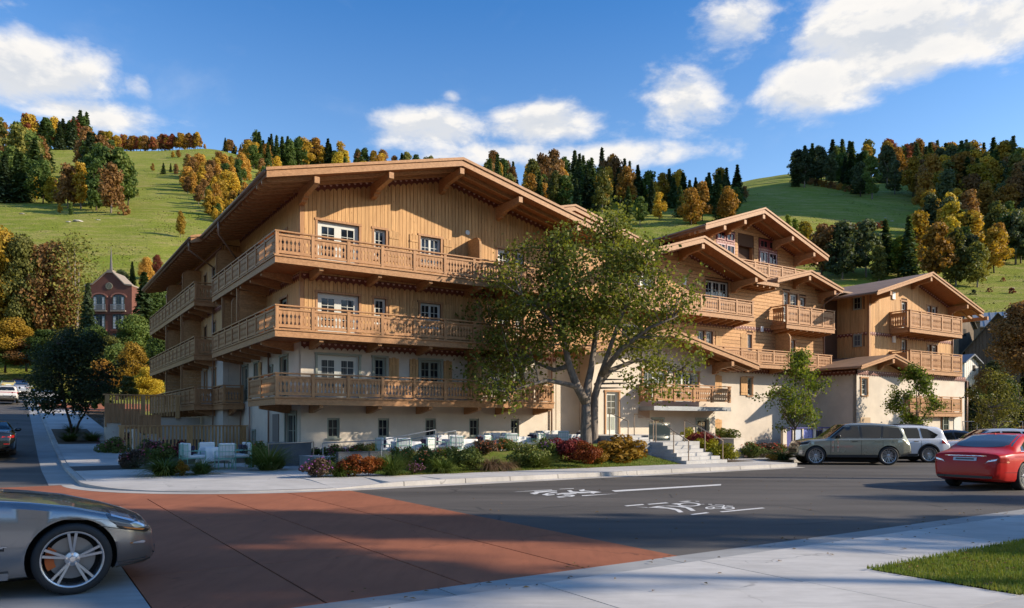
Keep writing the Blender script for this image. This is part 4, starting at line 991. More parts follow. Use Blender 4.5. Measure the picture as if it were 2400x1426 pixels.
def child_box(name, m, parent, a0, a1, b0, b1, z0, z1, z2=None):
    """box in local axes, top sloping from z1 at b0 to z2 at b1"""
    z2 = z1 if z2 is None else z2
    me = bpy.data.meshes.new(name); me.from_pydata([(a0,b0,z0),(a1,b0,z0),(a1,b1,z0),(a0,b1,z0),(a0,b0,z1),(a1,b0,z1),(a1,b1,z2),(a0,b1,z2)], [], [(0,3,2,1),(4,5,6,7),(0,1,5,4),(1,2,6,5),(2,3,7,6),(3,0,4,7)]); me.update()
    return mobj(name, me, m, parent)
def holder(name):
    o = bpy.data.objects.new(name, None); COL.objects.link(o); o.matrix_world = LOCAL; return struct(o)

# ---- hills: one height field, rising by angle as seen from the street, with an unseen mountain added at right for shade
PXS = [-9000, -3000, -800, 0, 350, 500, 650, 1000, 1400, 1600, 1750, 1850, 2050, 2400, 2750, 3300, 4200, 5600, 7500, 12000]
YS = [30, 45, 60, 80, 100, 130, 180, 260, 330, 400, 600, 800, 1100, 1600]
TT = {
 -9000: [-.10, -.05, -.02, .00, .02, .06, .12, .18, .20, .22, .25, .22, .18, .1],
 -3000: [-.07, -.03, -.01, .01, .03, .08, .16, .24, .27, .30, .34, .31, .25, .15],
 -800:  [-.065, -.025, 0., .015, .028, .09, .19, .28, .305, .325, .37, .345, .29, .2],
 0:     [-.065, -.020, 0., .015, .028, .10, .20, .285, .308, .327, .372, .345, .29, .2],
 350:   [-.065, -.025, -.01, .01, .03, .09, .19, .285, .310, .330, .371, .345, .29, .2],
 500:   [-.065, -.042, -.03, .0, .03, .08, .17, .275, .305, .328, .374, .35, .29, .2],
 650:   [-.065, -.042, -.032, -.02, .02, .07, .16, .265, .295, .315, .350, .32, .27, .2],
 1000:  [-.065, -.042, -.032, -.025, .01, .06, .15, .255, .285, .305, .328, .30, .25, .18],
 1400:  [-.065, -.042, -.032, -.025, .01, .06, .15, .265, .300, .310, .305, .28, .22, .15],
 1600:  [-.065, -.042, -.032, -.025, .01, .07, .17, .27, .290, .300, .300, .27, .22, .15],
 1750:  [-.065, -.042, -.032, -.02, .03, .10, .19, .27, .298, .316, .326, .29, .23, .15],
 1850:  [-.065, -.042, -.032, -.015, .05, .12, .20, .275, .302, .322, .338, .30, .24, .15],
 2050:  [-.065, -.042, -.032, .0, .07, .135, .20, .27, .300, .320, .335, .30, .24, .15],
 2400:  [-.065, -.042, -.035, .02, .085, .145, .19, .25, .290, .312, .335, .30, .24, .15],
 2750:  [-.065, -.042, -.035, .02, .085, .14, .20, .29, .33, .34, .34, .30, .24, .15],
 3300:  [-.065, -.042, -.035, .01, .08, .13, .23, .62, .70, .58, .40, .32, .24, .15],  # from here outwards: added mountain beyond the view, blocks sun from the right hill
 4200:  [-.065, -.042, -.035, .0, .05, .10, .26, 1.2, 1.25, .9, .50, .36, .26, .15],
 5600:  [-.065, -.042, -.035, -.01, .03, .06, .24, 1.5, 1.5, 1.0, .55, .36, .26, .15],
 7500:  [-.065, -.042, -.035, -.01, .02, .05, .24, .95, 1.0, .80, .55, .36, .26, .15],
 12000: [-.065, -.042, -.035, -.01, .02, .05, .2, .6, .7, .6, .45, .3, .2, .12]}
_TA = np.array([TT[p] for p in PXS]); _LY = np.log(np.array(YS, float))
def _pos(t): # px -> warped column axis
    return np.interp(t, PXS, np.arange(len(PXS)))
# fine, smoothed table
_NP, _NY = 241, 161
_gp = np.linspace(0, len(PXS) - 1, _NP); _gy = np.linspace(_LY[0], _LY[-1], _NY)
_T1 = np.array([[np.interp(y, _LY, _TA[i]) for y in _gy] for i in range(len(PXS))])
_T = np.array([np.interp(_gp, np.arange(len(PXS)), _T1[:, j]) for j in range(_NY)]).T
def _sm(A, ax, n):
    for _ in range(n):
        B = np.pad(A, [(1, 1) if k == ax else (0, 0) for k in range(2)], mode='edge')
        A = (B[:-2] + 2 * B[1:-1] + B[2:]) / 4 if ax == 0 else (B[:, :-2] + 2 * B[:, 1:-1] + B[:, 2:]) / 4
    return A
_T = _sm(_sm(_T, 0, 14), 1, 10)
def t_at(px, Y):
    i = float(np.interp(_pos(px), _gp, np.arange(_NP))); j = (math.log(max(Y, 30)) - _gy[0]) / (_gy[1] - _gy[0])
    i0 = min(int(i), _NP - 2); j0 = max(0, min(int(j), _NY - 2)); u, v = i - i0, j - j0
    return float(_T[i0, j0] * (1-u) * (1-v) + _T[i0+1, j0] * u * (1-v) + _T[i0, j0+1] * (1-u) * v + _T[i0+1, j0+1] * u * v)
def bumps(x, y):
    return 1.1 * math.sin(x * 0.021 + 1.3) * math.cos(y * 0.017) + 0.6 * math.sin(x * 0.05 + y * 0.043) + 0.35 * math.sin(x * 0.11 - y * 0.09 + 2)
def hill_z(px, Y):
    x = (px - CXP) / F * Y
    return EYE + Y * t_at(px, Y) + bumps(x, Y) * min(1.0, max(0, (Y - 120) / 80)) * 0.8
def on_hill(px, py):
    """point of the hill seen at a photo pixel"""
    t = (HZ - py) / F; lo = None; prev = 75.0
    Y = 75.0
    while Y < 900:
        if (hill_z(px, Y) - EYE) / Y >= t:
            a, b = prev, Y
            for _ in range(18):
                m = (a + b) / 2
                if (hill_z(px, m) - EYE) / m >= t: b = m
                else: a = m
            return Vector(((px - CXP) / F * b, b, hill_z(px, b)))
        prev = Y; Y *= 1.03
    # above the crest: stand on the crest
    best = max((hill_z(px, Y) / 1 - 0 if False else (hill_z(px, Y) - EYE) / Y, Y) for Y in [120 * 1.03 ** k for k in range(60)])
    Y = best[1]; return Vector(((px - CXP) / F * Y, Y, hill_z(px, Y)))
def make_hills():
    cols = [PXS[0] + 0.0]
    cols = list(np.interp(np.linspace(0, len(PXS) - 1, 330), np.arange(len(PXS)), PXS)); rows = list(np.exp(np.linspace(math.log(30), math.log(1600), 150)))
    v = []; f = []; n = len(rows)
    for px in cols:
        for Y in rows: v.append(((px - CXP) / F * Y, Y, hill_z(px, Y)))
    for i in range(len(cols) - 1):
        for j in range(n - 1): f.append((i*n+j, (i+1)*n+j, (i+1)*n+j+1, i*n+j+1))
    me = bpy.data.meshes.new('hills'); me.from_pydata(v, [], f); me.update(); me.polygons.foreach_set('use_smooth', [True] * len(me.polygons))
    struct(mobj('hills', me, M_HILL))
make_hills()
def added_rear_hills():  # unseen slopes added behind the camera to block bright horizon sky in reflections
    v = []; f = []; m = 13
    for i in range(61):
        t = R(188 + 164 * i / 60)
        for j in range(m):
            d = 130 + 55 * j; h = -1 + d * 0.235 * min(1, j / 7) * (0.78 + 0.16 * math.sin(i * .31) + 0.10 * math.sin(i * .83 + 1)) + 3.0 * math.sin(i * 1.9 + j * 2.3) * min(1, j / 3)
            v.append((math.cos(t) * d, math.sin(t) * d, h))
    for i in range(60):
        for j in range(m - 1): f.append((i*m+j, (i+1)*m+j, (i+1)*m+j+1, i*m+j+1))
    me = bpy.data.meshes.new('hills'); me.from_pydata(v, [], f); me.update(); me.polygons.foreach_set('use_smooth', [True] * len(me.polygons))
    struct(mobj('hills', me, plain('added rear slope', (0.06, 0.065, 0.025), 0.95, var=0.5, scale=0.15, bump=0.5)))
added_rear_hills()
g0 = MB(); g0.add([(-2500, -2500, -.16), (2500, -2500, -.16), (2500, 2500, -.16), (-2500, 2500, -.16)], [(0, 1, 2, 3)]); struct(g0.build('ground', M_SOIL))

# ---- streets
sheet('road', M_ASPH, [(-2.5, -23.0), (160, -23.0), (160, -11.35), (15.9, -11.35), (-2.5, -11.35)], 0.0)
sheet('parking_bay', M_ASPH, [(15.9, -11.35), (160, -11.35), (160, -4.5), (46.6, -4.4), (20.5, -4.6), (15.9, -8.0)], 0.002)
slope_sheet('side_street', M_ASPH, -24, -8.75, [-6, -2, 2, 5, 8, 11, 14, 20, 26, 36, 47, 59, 71, 85, 100], 0.0)
sheet('intersection', M_CON2, [(-26, -23.3), (-8.43, -23.3), (-8.43, -10.4), (-26, -10.4)], 0.0)
sheet('far_road', M_ASPH, [(-160, -23.3), (-26, -23.3), (-26, -10.4), (-160, -10.4)], 0.0)
CW = holder('crosswalk')
ja = [-8.43, -7.05, -5.57, -4.0, -2.5]; jb = [-23.0, -20.7, -15.5, -11.35]
for i in range(4):
    for j in range(3): child_box('slab', M_TERR, CW, ja[i] + 0.012, ja[i+1] - 0.012, jb[j] + (0.0 if j == 0 else 0.004), jb[j+1] - 0.004, -0.08, 0.004)
for i in range(5):
    a0 = -8.43 - 3.3 * (i + 1) - 0.0; 
    child_box('slab', M_TERR, CW, a0 + 0.012, a0 + 3.3 - 0.012, -10.39, -6.0, -0.08, 0.004)
# red corner between the two crossings, its edge following the kerb
ACX, ACY, AR = -2.7, -6.0, 5.35
arc = [(ACX - AR * math.cos(t), ACY - AR * math.sin(t)) for t in [math.pi / 2 * k / 18 for k in range(19)]]      # from side street to main street
garc = [(ACX - (AR + .42) * math.cos(t), ACY - (AR + .42) * math.sin(t)) for t in [math.pi / 2 * k / 18 for k in range(19)]]
B = MB(); B.prism([(-8.418, -11.345), (-2.5, -11.345)] + [(a, b) for a, b in reversed(garc) if b > -11.34] + [(-8.47, -6.0)], -0.08, 0.0035, 'z'); mobj('slab', B.mesh('slab'), M_TERR, CW)
sheet('road_bed', M_JOINT, [(-26, -23.1), (-2.5, -23.1), (-2.5, -11), (-2.7, -6), (-26, -5.9)], -0.012)
# gutters and kerbs
GT = holder('gutter')
for k in range(12):
    a = -2.7 + k * 1.55; child_box('slab', M_KERB, GT, a + 0.004, a + 1.546, -11.80, -11.36, -0.08, 0.006)
B = MB()
for k in range(18):
    (a, b), (a1, b1), (c, d), (c1, d1) = arc[k], arc[k+1], garc[k], garc[k+1]
    B.add([(a, b, 0.010), (a1, b1, 0.010), (c1, d1, 0.007), (c, d, 0.007)], [(0, 1, 2, 3)])
mobj('corner_pan', B.mesh('corner_pan'), M_KERB, GT)
slope_sheet('side_gutter', M_CON2, -8.76, -8.06, [-6, -2, 2, 5, 8, 11, 14, 20, 26, 36, 47, 59, 71, 85, 100], 0.012)
KB = holder('kerb'); KZ = 0.135
lens = [1.9, 1.9, 1.5, 1.75, 1.7, 1.55, 1.6, 1.9, 1.6, 1.7, 1.55]; a = -2.7
for i, L in enumerate(lens):
    z0 = 0.035 if i == 0 else KZ
    me = MB(); 
    h0 = 0.03 + (KZ - 0.03) * min(1, max(0, (a + 2.7) / 2.0)); h1 = 0.03 + (KZ - 0.03) * min(1, (a + L + 2.7) / 2.0)
    me.add([(a+.012,-11.36,-.08),(a+L-.012,-11.36,-.08),(a+L-.012,-11.2,-.08),(a+.012,-11.2,-.08),(a+.012,-11.335,h0),(a+L-.012,-11.335,h1),(a+L-.012,-11.2,h1+.004),(a+.012,-11.2,h0+.004)], [(0,3,2,1),(4,5,6,7),(0,1,5,4),(1,2,6,5),(2,3,7,6),(3,0,4,7)])
    mobj('kerb_stone', me.mesh('kerb_stone'), M_KERB, KB); a += L
KA = a
for k in range(0, 18, 3):
    B = MB(); ii = [(ACX - (AR - .16) * math.cos(t), ACY - (AR - .16) * math.sin(t)) for t in [math.pi / 2 * q / 18 for q in range(19)]]
    hk = [0.10, 0.085, 0.05, 0.035, 0.03, 0.03, 0.03][k // 3]; hn = [0.10, 0.085, 0.05, 0.035, 0.03, 0.03, 0.03][k // 3 + 1]
    for q in range(k, k + 3):
        t0 = (q - k) / 3; z0 = hk + (hn - hk) * t0; z1 = hk + (hn - hk) * (t0 + 1 / 3)
        (p, r), (p1, r1), (s, t_), (s1, t1) = arc[q], arc[q+1], ii[q], ii[q+1]
        B.add([(p,r,-.05),(p1,r1,-.05),(s1,t1,-.05),(s,t_,-.05),(p,r,z0),(p1,r1,z1),(s1,t1,z1+.003),(s,t_,z0+.003)], [(4,5,6,7),(0,1,5,4),(2,3,7,6),(1,2,6,5),(3,0,4,7)])
    mobj('kerb_stone', B.mesh('kerb_stone'), M_KERB, KB)
b = -6.0
for L in [2.4] * 26:
    child_box('kerb_stone', M_KERB, KB, -8.06, -7.90, b + 0.008, b + L - 0.008, -0.2, gz(b) + 0.11, gz(b + L) + 0.11); b += L
# pavements, slab by slab
SW = holder('pavement'); a = -2.7
for k in range(12):
    z0 = 0.035 + 0.1 * min(1, max(0, a + 2.7) / 2.0); L = 1.58
    child_box('slab', M_CONC, SW, a + 0.006, a + L - 0.006, -11.19, -9.25, -0.08, z0 + 0.002, 0.139); a += L
ii = [(ACX - (AR - .165) * math.cos(t), ACY - (AR - .165) * math.sin(t)) for t in [math.pi / 2 * q / 18 for q in range(19)]]
B = MB()
v = []; f = []
for q, (p, r) in enumerate(ii):
    zk = 0.036 + 0.065 * max(0, 1 - q / 7)
    v += [(p, r, zk + 0.004), (ACX + (p - ACX) * 0.66, ACY + (r - ACY) * 0.66, 0.115), (ACX + (p - ACX) * 0.02, ACY + (r - ACY) * 0.02, 0.137)]
for q in range(18):
    for j in range(2): f.append((3*q+j, 3*q+j+1, 3*q+j+4, 3*q+j+3))
B.add(v, f); mobj('corner_slab', B.mesh('corner_slab'), M_CONC, SW)
for (x0, x1, y0, y1) in ((-5.0, -2.72, -6.0, -3.2), (-2.7, -0.3, -9.24, -6.0), (-2.7, -0.3, -6.0, -3.2), (-5.0, -2.72, -3.2, 1.2), (-2.7, -0.05, -3.2, 0.9), (-0.3, 0.7, -9.24, -5.0)):
    child_box('slab', M_CONC, SW, x0 + 0.005, x1 - 0.005, y0 + 0.005, y1 - 0.005, -0.08, 0.137)
b = -6.0
while b < 44:
    L = 1.6; m = M_CONC
    child_box('slab', m, SW, -7.89, -5.02, b + 0.006, b + L - 0.006, -0.3, gz(b) + 0.128, gz(b + L) + 0.128); b += L
slope_sheet('asphalt_patch', plain('worn dark asphalt', (0.045, 0.043, 0.042), 0.9, var=0.2, scale=8, bump=0.2), -7.9, -5.0, [-1.2, 0.0, 1.2, 1.9], 0.134)
slope_sheet('driveway', M_TERR, -7.88, 9, [44.1, 48, 53, 58], 0.10)
slope_sheet('far_pavement', M_CONC, -7.9, -5.5, [58, 65, 75, 90, 100], 0.12)
# planting ground
slope_sheet('garden_soil', M_SOIL, -5.0, -0.9, [0.9, 4, 8, 14, 20, 30, 44], 0.11)
def bank(a): return 0.14 + 0.30 * max(0, min(1, (a + 2) / 13))
def lawn_z(a, b):
    top = 0.14 + (0.25 + 0.45 * max(0, min(1, (a - 2) / 8))) * max(0, min(1, (a + 0.3) / 2))
    return 0.142 + (top - 0.142) * max(0, min(1, (b + 9.24) / 4.24)) ** (1.7 if a < 7 else 1.7 - (a - 7) * .14)
B = MB(); v = []; f = []; aa = list(np.linspace(-0.3, 11.85, 26)); bb = [-9.24, -8.5, -7.6, -6.6, -5.6, -5.0]
for a in aa:
    for k, b in enumerate(bb): v.append((a, b, lawn_z(a, b)))
for i in range(25):
    for j in range(5): f.append((i*6+j, (i+1)*6+j, (i+1)*6+j+1, i*6+j+1))
B.add(v, f); struct(place(B.build('lawn', M_LAWN, None, True)))
def terr(a): return 0.22 + 0.27 * max(0, min(1, (a - 2.5) / 9))
TE = holder('terrace')
for i in range(16):
    a = 0.75 + i * 0.75
    for j in range(5):
        b = -5.0 + j * 0.99
        child_box('slab', M_CONC, TE, a + 0.004, a + 0.746, b + 0.004, b + 0.986, -0.1, terr(a + 0.37))
sheet('plant_bed', M_SOIL, [(14.3, -9.0), (17.5, -9.0), (17.5, -7.0), (18.3, -7.0), (28.8, -6.4), (33, -4), (33.0, -0.02), (12.0, -0.02)], 0.135)
SW2 = holder('entrance_pavement')
for k in range(6):
    a = 15.95 + 0; 
for (x0, x1, y0, y1) in ((11.9, 15.9, -9.6, -9.24), (16.28, 20.4, -9.2, -7.05), (16.28, 17.3, -9.24, -9.21)):
    child_box('slab', M_CONC, SW2, x0 + .005, x1 - .005, y0 + .005, y1 - .005, -0.08, 0.138)
# ---- near side
NG = holder('near_gutter'); a = -9.0
for k in range(30):
    L = 3.1; child_box('slab', M_CON2, NG, a + 0.009, a + L - 0.009, -23.432, -23.01, -0.08, 0.006); a += L
NP = holder('near_pavement'); a = -12.0
for k in range(24):
    L = 2.35
    child_box('slab', M_CONC, NP, a + 0.009, a + L - 0.009, -24.88, -23.45, -0.08, 0.014, 0.02)
    if a + L < 1.0: child_box('slab', M_CONC, NP, a + 0.005, min(a + L, -1.42) - 0.005, -26.4, -24.885, -0.08, 0.02); child_box('slab', M_CONC, NP, a + 0.005, min(a + L, -1.42) - 0.005, -29.0, -26.405, -0.08, 0.02)
    a += L
sheet('near_lawn', M_LAWN, [(-1.42, -24.885), (60, -24.885), (60, -26.4), (-1.38, -26.4)], 0.03)
sheet('near_pavement_strip', M_CONC, [(-1.42, -26.4), (60, -26.4), (60, -28.5), (-1.42, -28.5)], 0.02)
def blades(name, m, pts, h, w, lean=0.5, label=None):
    rnd = random.Random(5); v = []; f = []
    for (x, y, z) in pts:
        t = rnd.uniform(0, 2 * math.pi); hh = h * rnd.uniform(0.5, 1.2); q = lean * hh * rnd.random(); s = rnd.uniform(0, 2 * math.pi)
        dx, dy = math.cos(t) * w, math.sin(t) * w; n = len(v)
        v += [(x - dx, y - dy, z), (x + dx, y + dy, z), (x + math.cos(s) * q, y + math.sin(s) * q, z + hh)]; f.append((n, n + 1, n + 2))
    me = bpy.data.meshes.new(name); me.from_pydata(v, [], f); me.update(); o = mobj(name, me, m); o['kind'] = 'stuff'; return o
M_BLADE = leaf_mat('grass blades', [(0.08, 0.125, 0.016), (0.14, 0.19, 0.028), (0.25, 0.23, 0.055)], 0.3, 2.0, 0.05)
rg = random.Random(3)
place(blades('grass', M_BLADE, [(rg.uniform(-1.47, 9), rg.uniform(-26.45, -24.85), 0.03) for _ in range(30000)], 0.05, 0.006))
place(blades('grass', M_BLADE, [(a, b, lawn_z(a, b) - .01) for a, b in [(rg.uniform(-0.2, 11.8), rg.uniform(-9.22, -6.4)) for _ in range(15000)]], 0.07, 0.010))

# ---- painted markings, in metres on the road (a, b)
def up_(me):
    bm = bmesh.new(); bm.from_mesh(me); bmesh.ops.triangulate(bm, faces=bm.faces)
    for f in bm.faces:
        if f.normal.z < 0: f.normal_flip()
    bm.to_mesh(me); bm.free()
def mark(label, pieces, cat='road marking', group=None):
    B = MB()
    r = None
    if len(pieces) == 1:
        me = bpy.data.meshes.new('road_marking'); me.from_pydata([(a, b, 0.005) for a, b in pieces[0]], [], [tuple(range(len(pieces[0])))]); me.update(); up_(me)
        o = place(mobj('road_marking', me, M_MARK)); return tag(o, label, cat, group)
    r = bpy.data.objects.new('road_marking', None); COL.objects.link(r); r.matrix_world = LOCAL; tag(r, label, cat, group)
    for p in pieces:
        me = bpy.data.meshes.new('stroke'); me.from_pydata([(a, b, 0.005) for a, b in p], [], [tuple(range(len(p)))]); me.update()
        up_(me); q = mobj('stroke', me, M_MARK, r); q.location.z = 0.0006 * len(r.children)
    return r
def pix(pts): 
    out = []
    for x, y in pts:
        P = ground_at(x, y, 0.005); out.append(WL(P.x, P.y))
    return out
def Z1(pts): return pix([(1200 + x / 9.23, 1130 + y / 9.23) for x, y in pts])
def Z2(pts): return pix([(1450 + x / 6.667, 1160 + y / 6.667) for x, y in pts])
mark('worn white road marking like a bent arrow with curled strokes, farther from the camera', [
    Z1([(380, 240), (480, 268), (540, 262), (590, 235), (860, 205), (975, 205), (970, 190), (850, 185), (560, 205), (470, 208), (500, 225)]),
    Z1([(640, 275), (760, 297), (920, 280), (920, 268), (800, 272), (765, 268), (800, 250), (980, 240), (980, 228), (880, 222), (740, 245), (700, 262)]),
    Z1([(945, 262), (1000, 280), (1060, 262), (1390, 262), (1400, 250), (1250, 235), (1080, 240)]),
    Z1([(1020, 272), (1180, 310), (1290, 322), (1370, 300), (1330, 282), (1100, 265), (1130, 278), (1290, 298), (1250, 303), (1130, 288)]),
    Z1([(960, 325), (1010, 342), (1110, 335), (1190, 322), (1120, 316), (1000, 315)]),
    Z1([(1190, 188), (1260, 232), (1480, 250), (1680, 242), (1770, 258), (1800, 238), (1940, 225), (1800, 205), (1560, 190), (1575, 165), (1540, 160), (1510, 170), (1440, 178), (1490, 208), (1560, 205), (1720, 218), (1700, 228), (1330, 212), (1270, 178)])])
mark('white bicycle lane chevron with curved double tails beside the dashed line', [
    Z2([(450, 205), (600, 178), (760, 174), (640, 190), (560, 205), (760, 215), (880, 240), (940, 278), (1015, 272), (960, 235), (860, 210), (700, 195)]),
    Z2([(700, 178), (900, 185), (1040, 205), (1130, 254), (1205, 250), (1130, 205), (1000, 180), (800, 172)]),
    Z2([(240, 190), (450, 203), (450, 196)])])
def ring(cx, cy, rx, ry, w, n=22, t0=0, t1=6.2832):
    o = [(cx + rx * math.cos(t0 + (t1-t0) * k / n), cy + ry * math.sin(t0 + (t1-t0) * k / n)) for k in range(n + 1)]
    i = [(cx + rx * w * math.cos(t0 + (t1-t0) * k / n), cy + ry * w * math.sin(t0 + (t1-t0) * k / n)) for k in range(n, -1, -1)]
    return o + i
mark('white ring with a cap painted above the chevron', [Z2(ring(1100, 152, 185, 30, 0.72)), Z2([(820, 145), (900, 134), (1000, 135), (900, 152)]), Z2([(930, 108), (1080, 96), (1140, 100), (1060, 112)]), Z2([(1280, 152), (1340, 152), (1340, 148), (1290, 147)]), Z2([(1195, 103), (1255, 110), (1260, 106), (1210, 100)])])
mark('white bicycle symbol painted on the road, right of the chevron', [Z2(ring(1430, 206, 80, 20, 0.55)), Z2(ring(1720, 210, 98, 22, 0.62)), Z2([(1430, 175), (1640, 190), (1640, 182), (1440, 170)]), Z2([(1600, 220), (1640, 165), (1665, 166), (1630, 222)]), Z2([(1500, 215), (1610, 215), (1610, 208), (1500, 208)]), Z2([(1500, 160), (1640, 168), (1640, 162), (1510, 156)]), Z2([(1670, 178), (1790, 186), (1790, 180), (1690, 173)]), Z2([(1400, 156), (1460, 158), (1460, 150), (1400, 148)])])
for lab, q in (('thin white line left of the far arrow marking', Z1([(40, 214), (120, 213), (870, 175), (860, 165), (540, 182)])), ('short white dash just beyond the far arrow marking', Z1([(1020, 157), (1340, 146), (1335, 136), (1040, 150)])),
    ('tapering white dash in front of the far arrow marking', Z1([(1510, 302), (1600, 302), (2320, 248), (1900, 270), (1510, 288)])),
    ('long white lane line running to the right behind the bicycle markings', pix([(1433, 1150), (1442, 1153), (1690, 1138), (1690, 1135)])),
    ('first white dash left of the chevron', Z2([(85, 170), (130, 180), (405, 157), (370, 145)])), ('second white dash left of the ring marking', Z2([(445, 145), (480, 154), (785, 130), (740, 120)])),
    ('white dash below the bicycle symbol', Z2([(1115, 305), (1155, 315), (1420, 285), (1370, 273)])), ('long white dash right of the bicycle symbol', Z2([(1575, 262), (1620, 273), (2290, 210), (2240, 200)]))):
    mark(lab, [q], group='lane lines on the road')
# fallen leaves
def fallen(name, m, pts, s):
    rnd = random.Random(9); v = []; f = []
    for x, y, z in pts:
        t = rnd.uniform(0, 6.28); q = s * rnd.uniform(0.5, 1.2); n = len(v); c, d = math.cos(t) * q, math.sin(t) * q
        v += [(x - c, y - d, z + 0.004), (x + d * .5, y - c * .5, z + 0.012), (x + c, y + d, z + 0.006), (x - d * .5, y + c * .5, z + 0.016)]; f.append((n, n+1, n+2, n+3))
    me = bpy.data.meshes.new(name); me.from_pydata(v, [], f); me.update(); o = mobj(name, me, m); o['kind'] = 'stuff'; return place(o)
M_DEAD = leaf_mat('dead leaves', [(0.20, 0.11, 0.03), (0.28, 0.17, 0.05), (0.12, 0.06, 0.025), (0.34, 0.25, 0.09)], 0.1, 3.0, 0.05)
fallen('fallen_leaves', M_DEAD, [(rg.uniform(-9, 12), rg.gauss(-23.4, 0.6), 0.022) for _ in range(150)] + [(rg.uniform(-1.4, 9), rg.uniform(-26.4, -24.9), 0.05) for _ in range(260)] + [(rg.uniform(-2, 15), rg.uniform(-22, -12), 0.006) for _ in range(90)], 0.035)
fallen('fallen_leaves', M_DEAD, [(rg.uniform(0, 12), rg.gauss(-9.0, 0.25), 0.155) for _ in range(420)] + [(rg.uniform(9, 12), rg.uniform(-8, -5), 0.5) for _ in range(200)], 0.05)
fallen('fallen_leaves', M_DEAD, [(a, b, gz(b) + 0.12) for a, b in [(rg.uniform(-5, -1), rg.uniform(26, 44)) for _ in range(1500)]], 0.12)
_l = []
for _ in range(7000):
    px, Y = rg.uniform(-250, 380), rg.uniform(100, 124); x = (px - CXP) / F * Y; _l.append((x, Y, hill_z(px, Y) + .22))
_o = fallen('fallen_leaves', M_DEAD, _l, .30); _o.matrix_world = Matrix.Identity(4)
# ---------------------------------------------------------------- trees and shrubs
PAL = {
 'spruce': [(0.032, 0.054, 0.022), (0.055, 0.085, 0.032), (0.09, 0.122, 0.048)],
 'fir': [(0.030, 0.051, 0.030), (0.053, 0.078, 0.042), (0.087, 0.111, 0.057)],
 'green': [(0.038, 0.068, 0.018), (0.068, 0.105, 0.024), (0.128, 0.150, 0.038)],
 'olive': [(0.075, 0.083, 0.024), (0.128, 0.128, 0.033), (0.210, 0.188, 0.045)],
 'yellow': [(0.176, 0.135, 0.019), (0.324, 0.236, 0.024), (0.486, 0.351, 0.041)],
 'gold': [(0.210, 0.131, 0.021), (0.350, 0.219, 0.028), (0.525, 0.333, 0.044)],
 'orange': [(0.17, 0.085, 0.02), (0.29, 0.155, 0.03), (0.42, 0.25, 0.05)],
 'rust': [(0.12, 0.065, 0.026), (0.20, 0.105, 0.038), (0.28, 0.165, 0.06)],
 'red': [(0.13, 0.035, 0.022), (0.22, 0.065, 0.035), (0.32, 0.12, 0.055)],
 'maple': [(0.075, 0.10, 0.02), (0.16, 0.19, 0.036), (0.34, 0.31, 0.07)],
 'bright': [(0.049, 0.091, 0.017), (0.105, 0.161, 0.025), (0.238, 0.252, 0.042)],
 'teal': [(0.030, 0.042, 0.020), (0.058, 0.074, 0.034), (0.10, 0.118, 0.055)],
}
M_LEAF = {k: leaf_mat(k + ' leaves', [tuple(min(.6, x * (1.0 if k in ('maple', 'bright') else 1.28)) for x in c) for c in v], 0.45 if k in ('maple', 'bright') else 0.34, 0.25) for k, v in PAL.items()}
def bark_mat(name, col, sc=(6, 6, 1.2)):
    m, g = new_mat(name); p = g.n('ShaderNodeNewGeometry').outputs['Position']
    n1 = g.n('ShaderNodeTexNoise', i_Vector=g.n('ShaderNodeMapping', i_Vector=p, i_Scale=sc).outputs[0], i_Scale=1.5, i_Detail=7.0, i_Roughness=0.7, i_Distortion=0.8).outputs[0]
    c = g.mix(g.smooth(n1, 0.35, 0.65), tuple(x * 0.55 for x in col), tuple(x * 1.15 for x in col))
    b = g.n('ShaderNodeBsdfPrincipled', i_Base_Color=c, i_Roughness=0.9); b.inputs['Specular IOR Level'].default_value = 0.15
    bp = g.n('ShaderNodeBump', i_Height=n1, i_Strength=0.7, i_Distance=0.03); g.put(b.inputs['Normal'], bp)
    return finish(g, b, m)
M_BARK = bark_mat('grey bark', (0.24, 0.20, 0.165)); M_BARKD = bark_mat('dark bark', (0.10, 0.075, 0.055)); M_BARKP = bark_mat('pale bark', (0.42, 0.39, 0.34))

def quads_mesh(name, P, N, size, seed, elong=1.35, jit=0.5, upbias=0.0):
    """one leaf (rhombus) per point; N = preferred normals"""
    rs = np.random.RandomState(seed); n = len(P)
    P = np.asarray(P, float); N = np.asarray(N, float) + rs.normal(0, jit, (n, 3)); N[:, 2] += upbias
    N /= np.linalg.norm(N, axis=1, keepdims=True) + 1e-9
    T = rs.normal(0, 1, (n, 3)); T -= N * (T * N).sum(1, keepdims=True); T /= np.linalg.norm(T, axis=1, keepdims=True) + 1e-9
    Bn = np.cross(N, T); s = (size * rs.uniform(0.6, 1.25, n))[:, None]
    V = np.stack([P - T * s * elong * 0.5, P + Bn * s * 0.5 + N * s * 0.08, P + T * s * elong * 0.5, P - Bn * s * 0.5 + N * s * 0.08], 1).reshape(-1, 3)
    me = bpy.data.meshes.new(name); me.vertices.add(4 * n); me.vertices.foreach_set('co', V.ravel().astype(np.float32))
    me.loops.add(4 * n); me.loops.foreach_set('vertex_index', np.arange(4 * n, dtype=np.int32))
    me.polygons.add(n); me.polygons.foreach_set('loop_start', np.arange(0, 4 * n, 4, dtype=np.int32)); me.polygons.foreach_set('loop_total', np.full(n, 4, dtype=np.int32))
    me.update(calc_edges=True); me.validate(); me.materials.append(None); return me
def lobes_points(lobes, n, seed, shell=0.45):
    rs = np.random.RandomState(seed); L = np.array(lobes, float); w = L[:, 3] ** 2; w /= w.sum()
    k = rs.choice(len(L), n, p=w); d = rs.normal(0, 1, (n, 3)); d /= np.linalg.norm(d, axis=1, keepdims=True)
    r = (1 - shell * rs.rand(n) ** 1.6)[:, None] * L[k, 3:4]
    sq = np.array([1, 1, 0.85])
    return L[k, :3] + d * r * sq, d
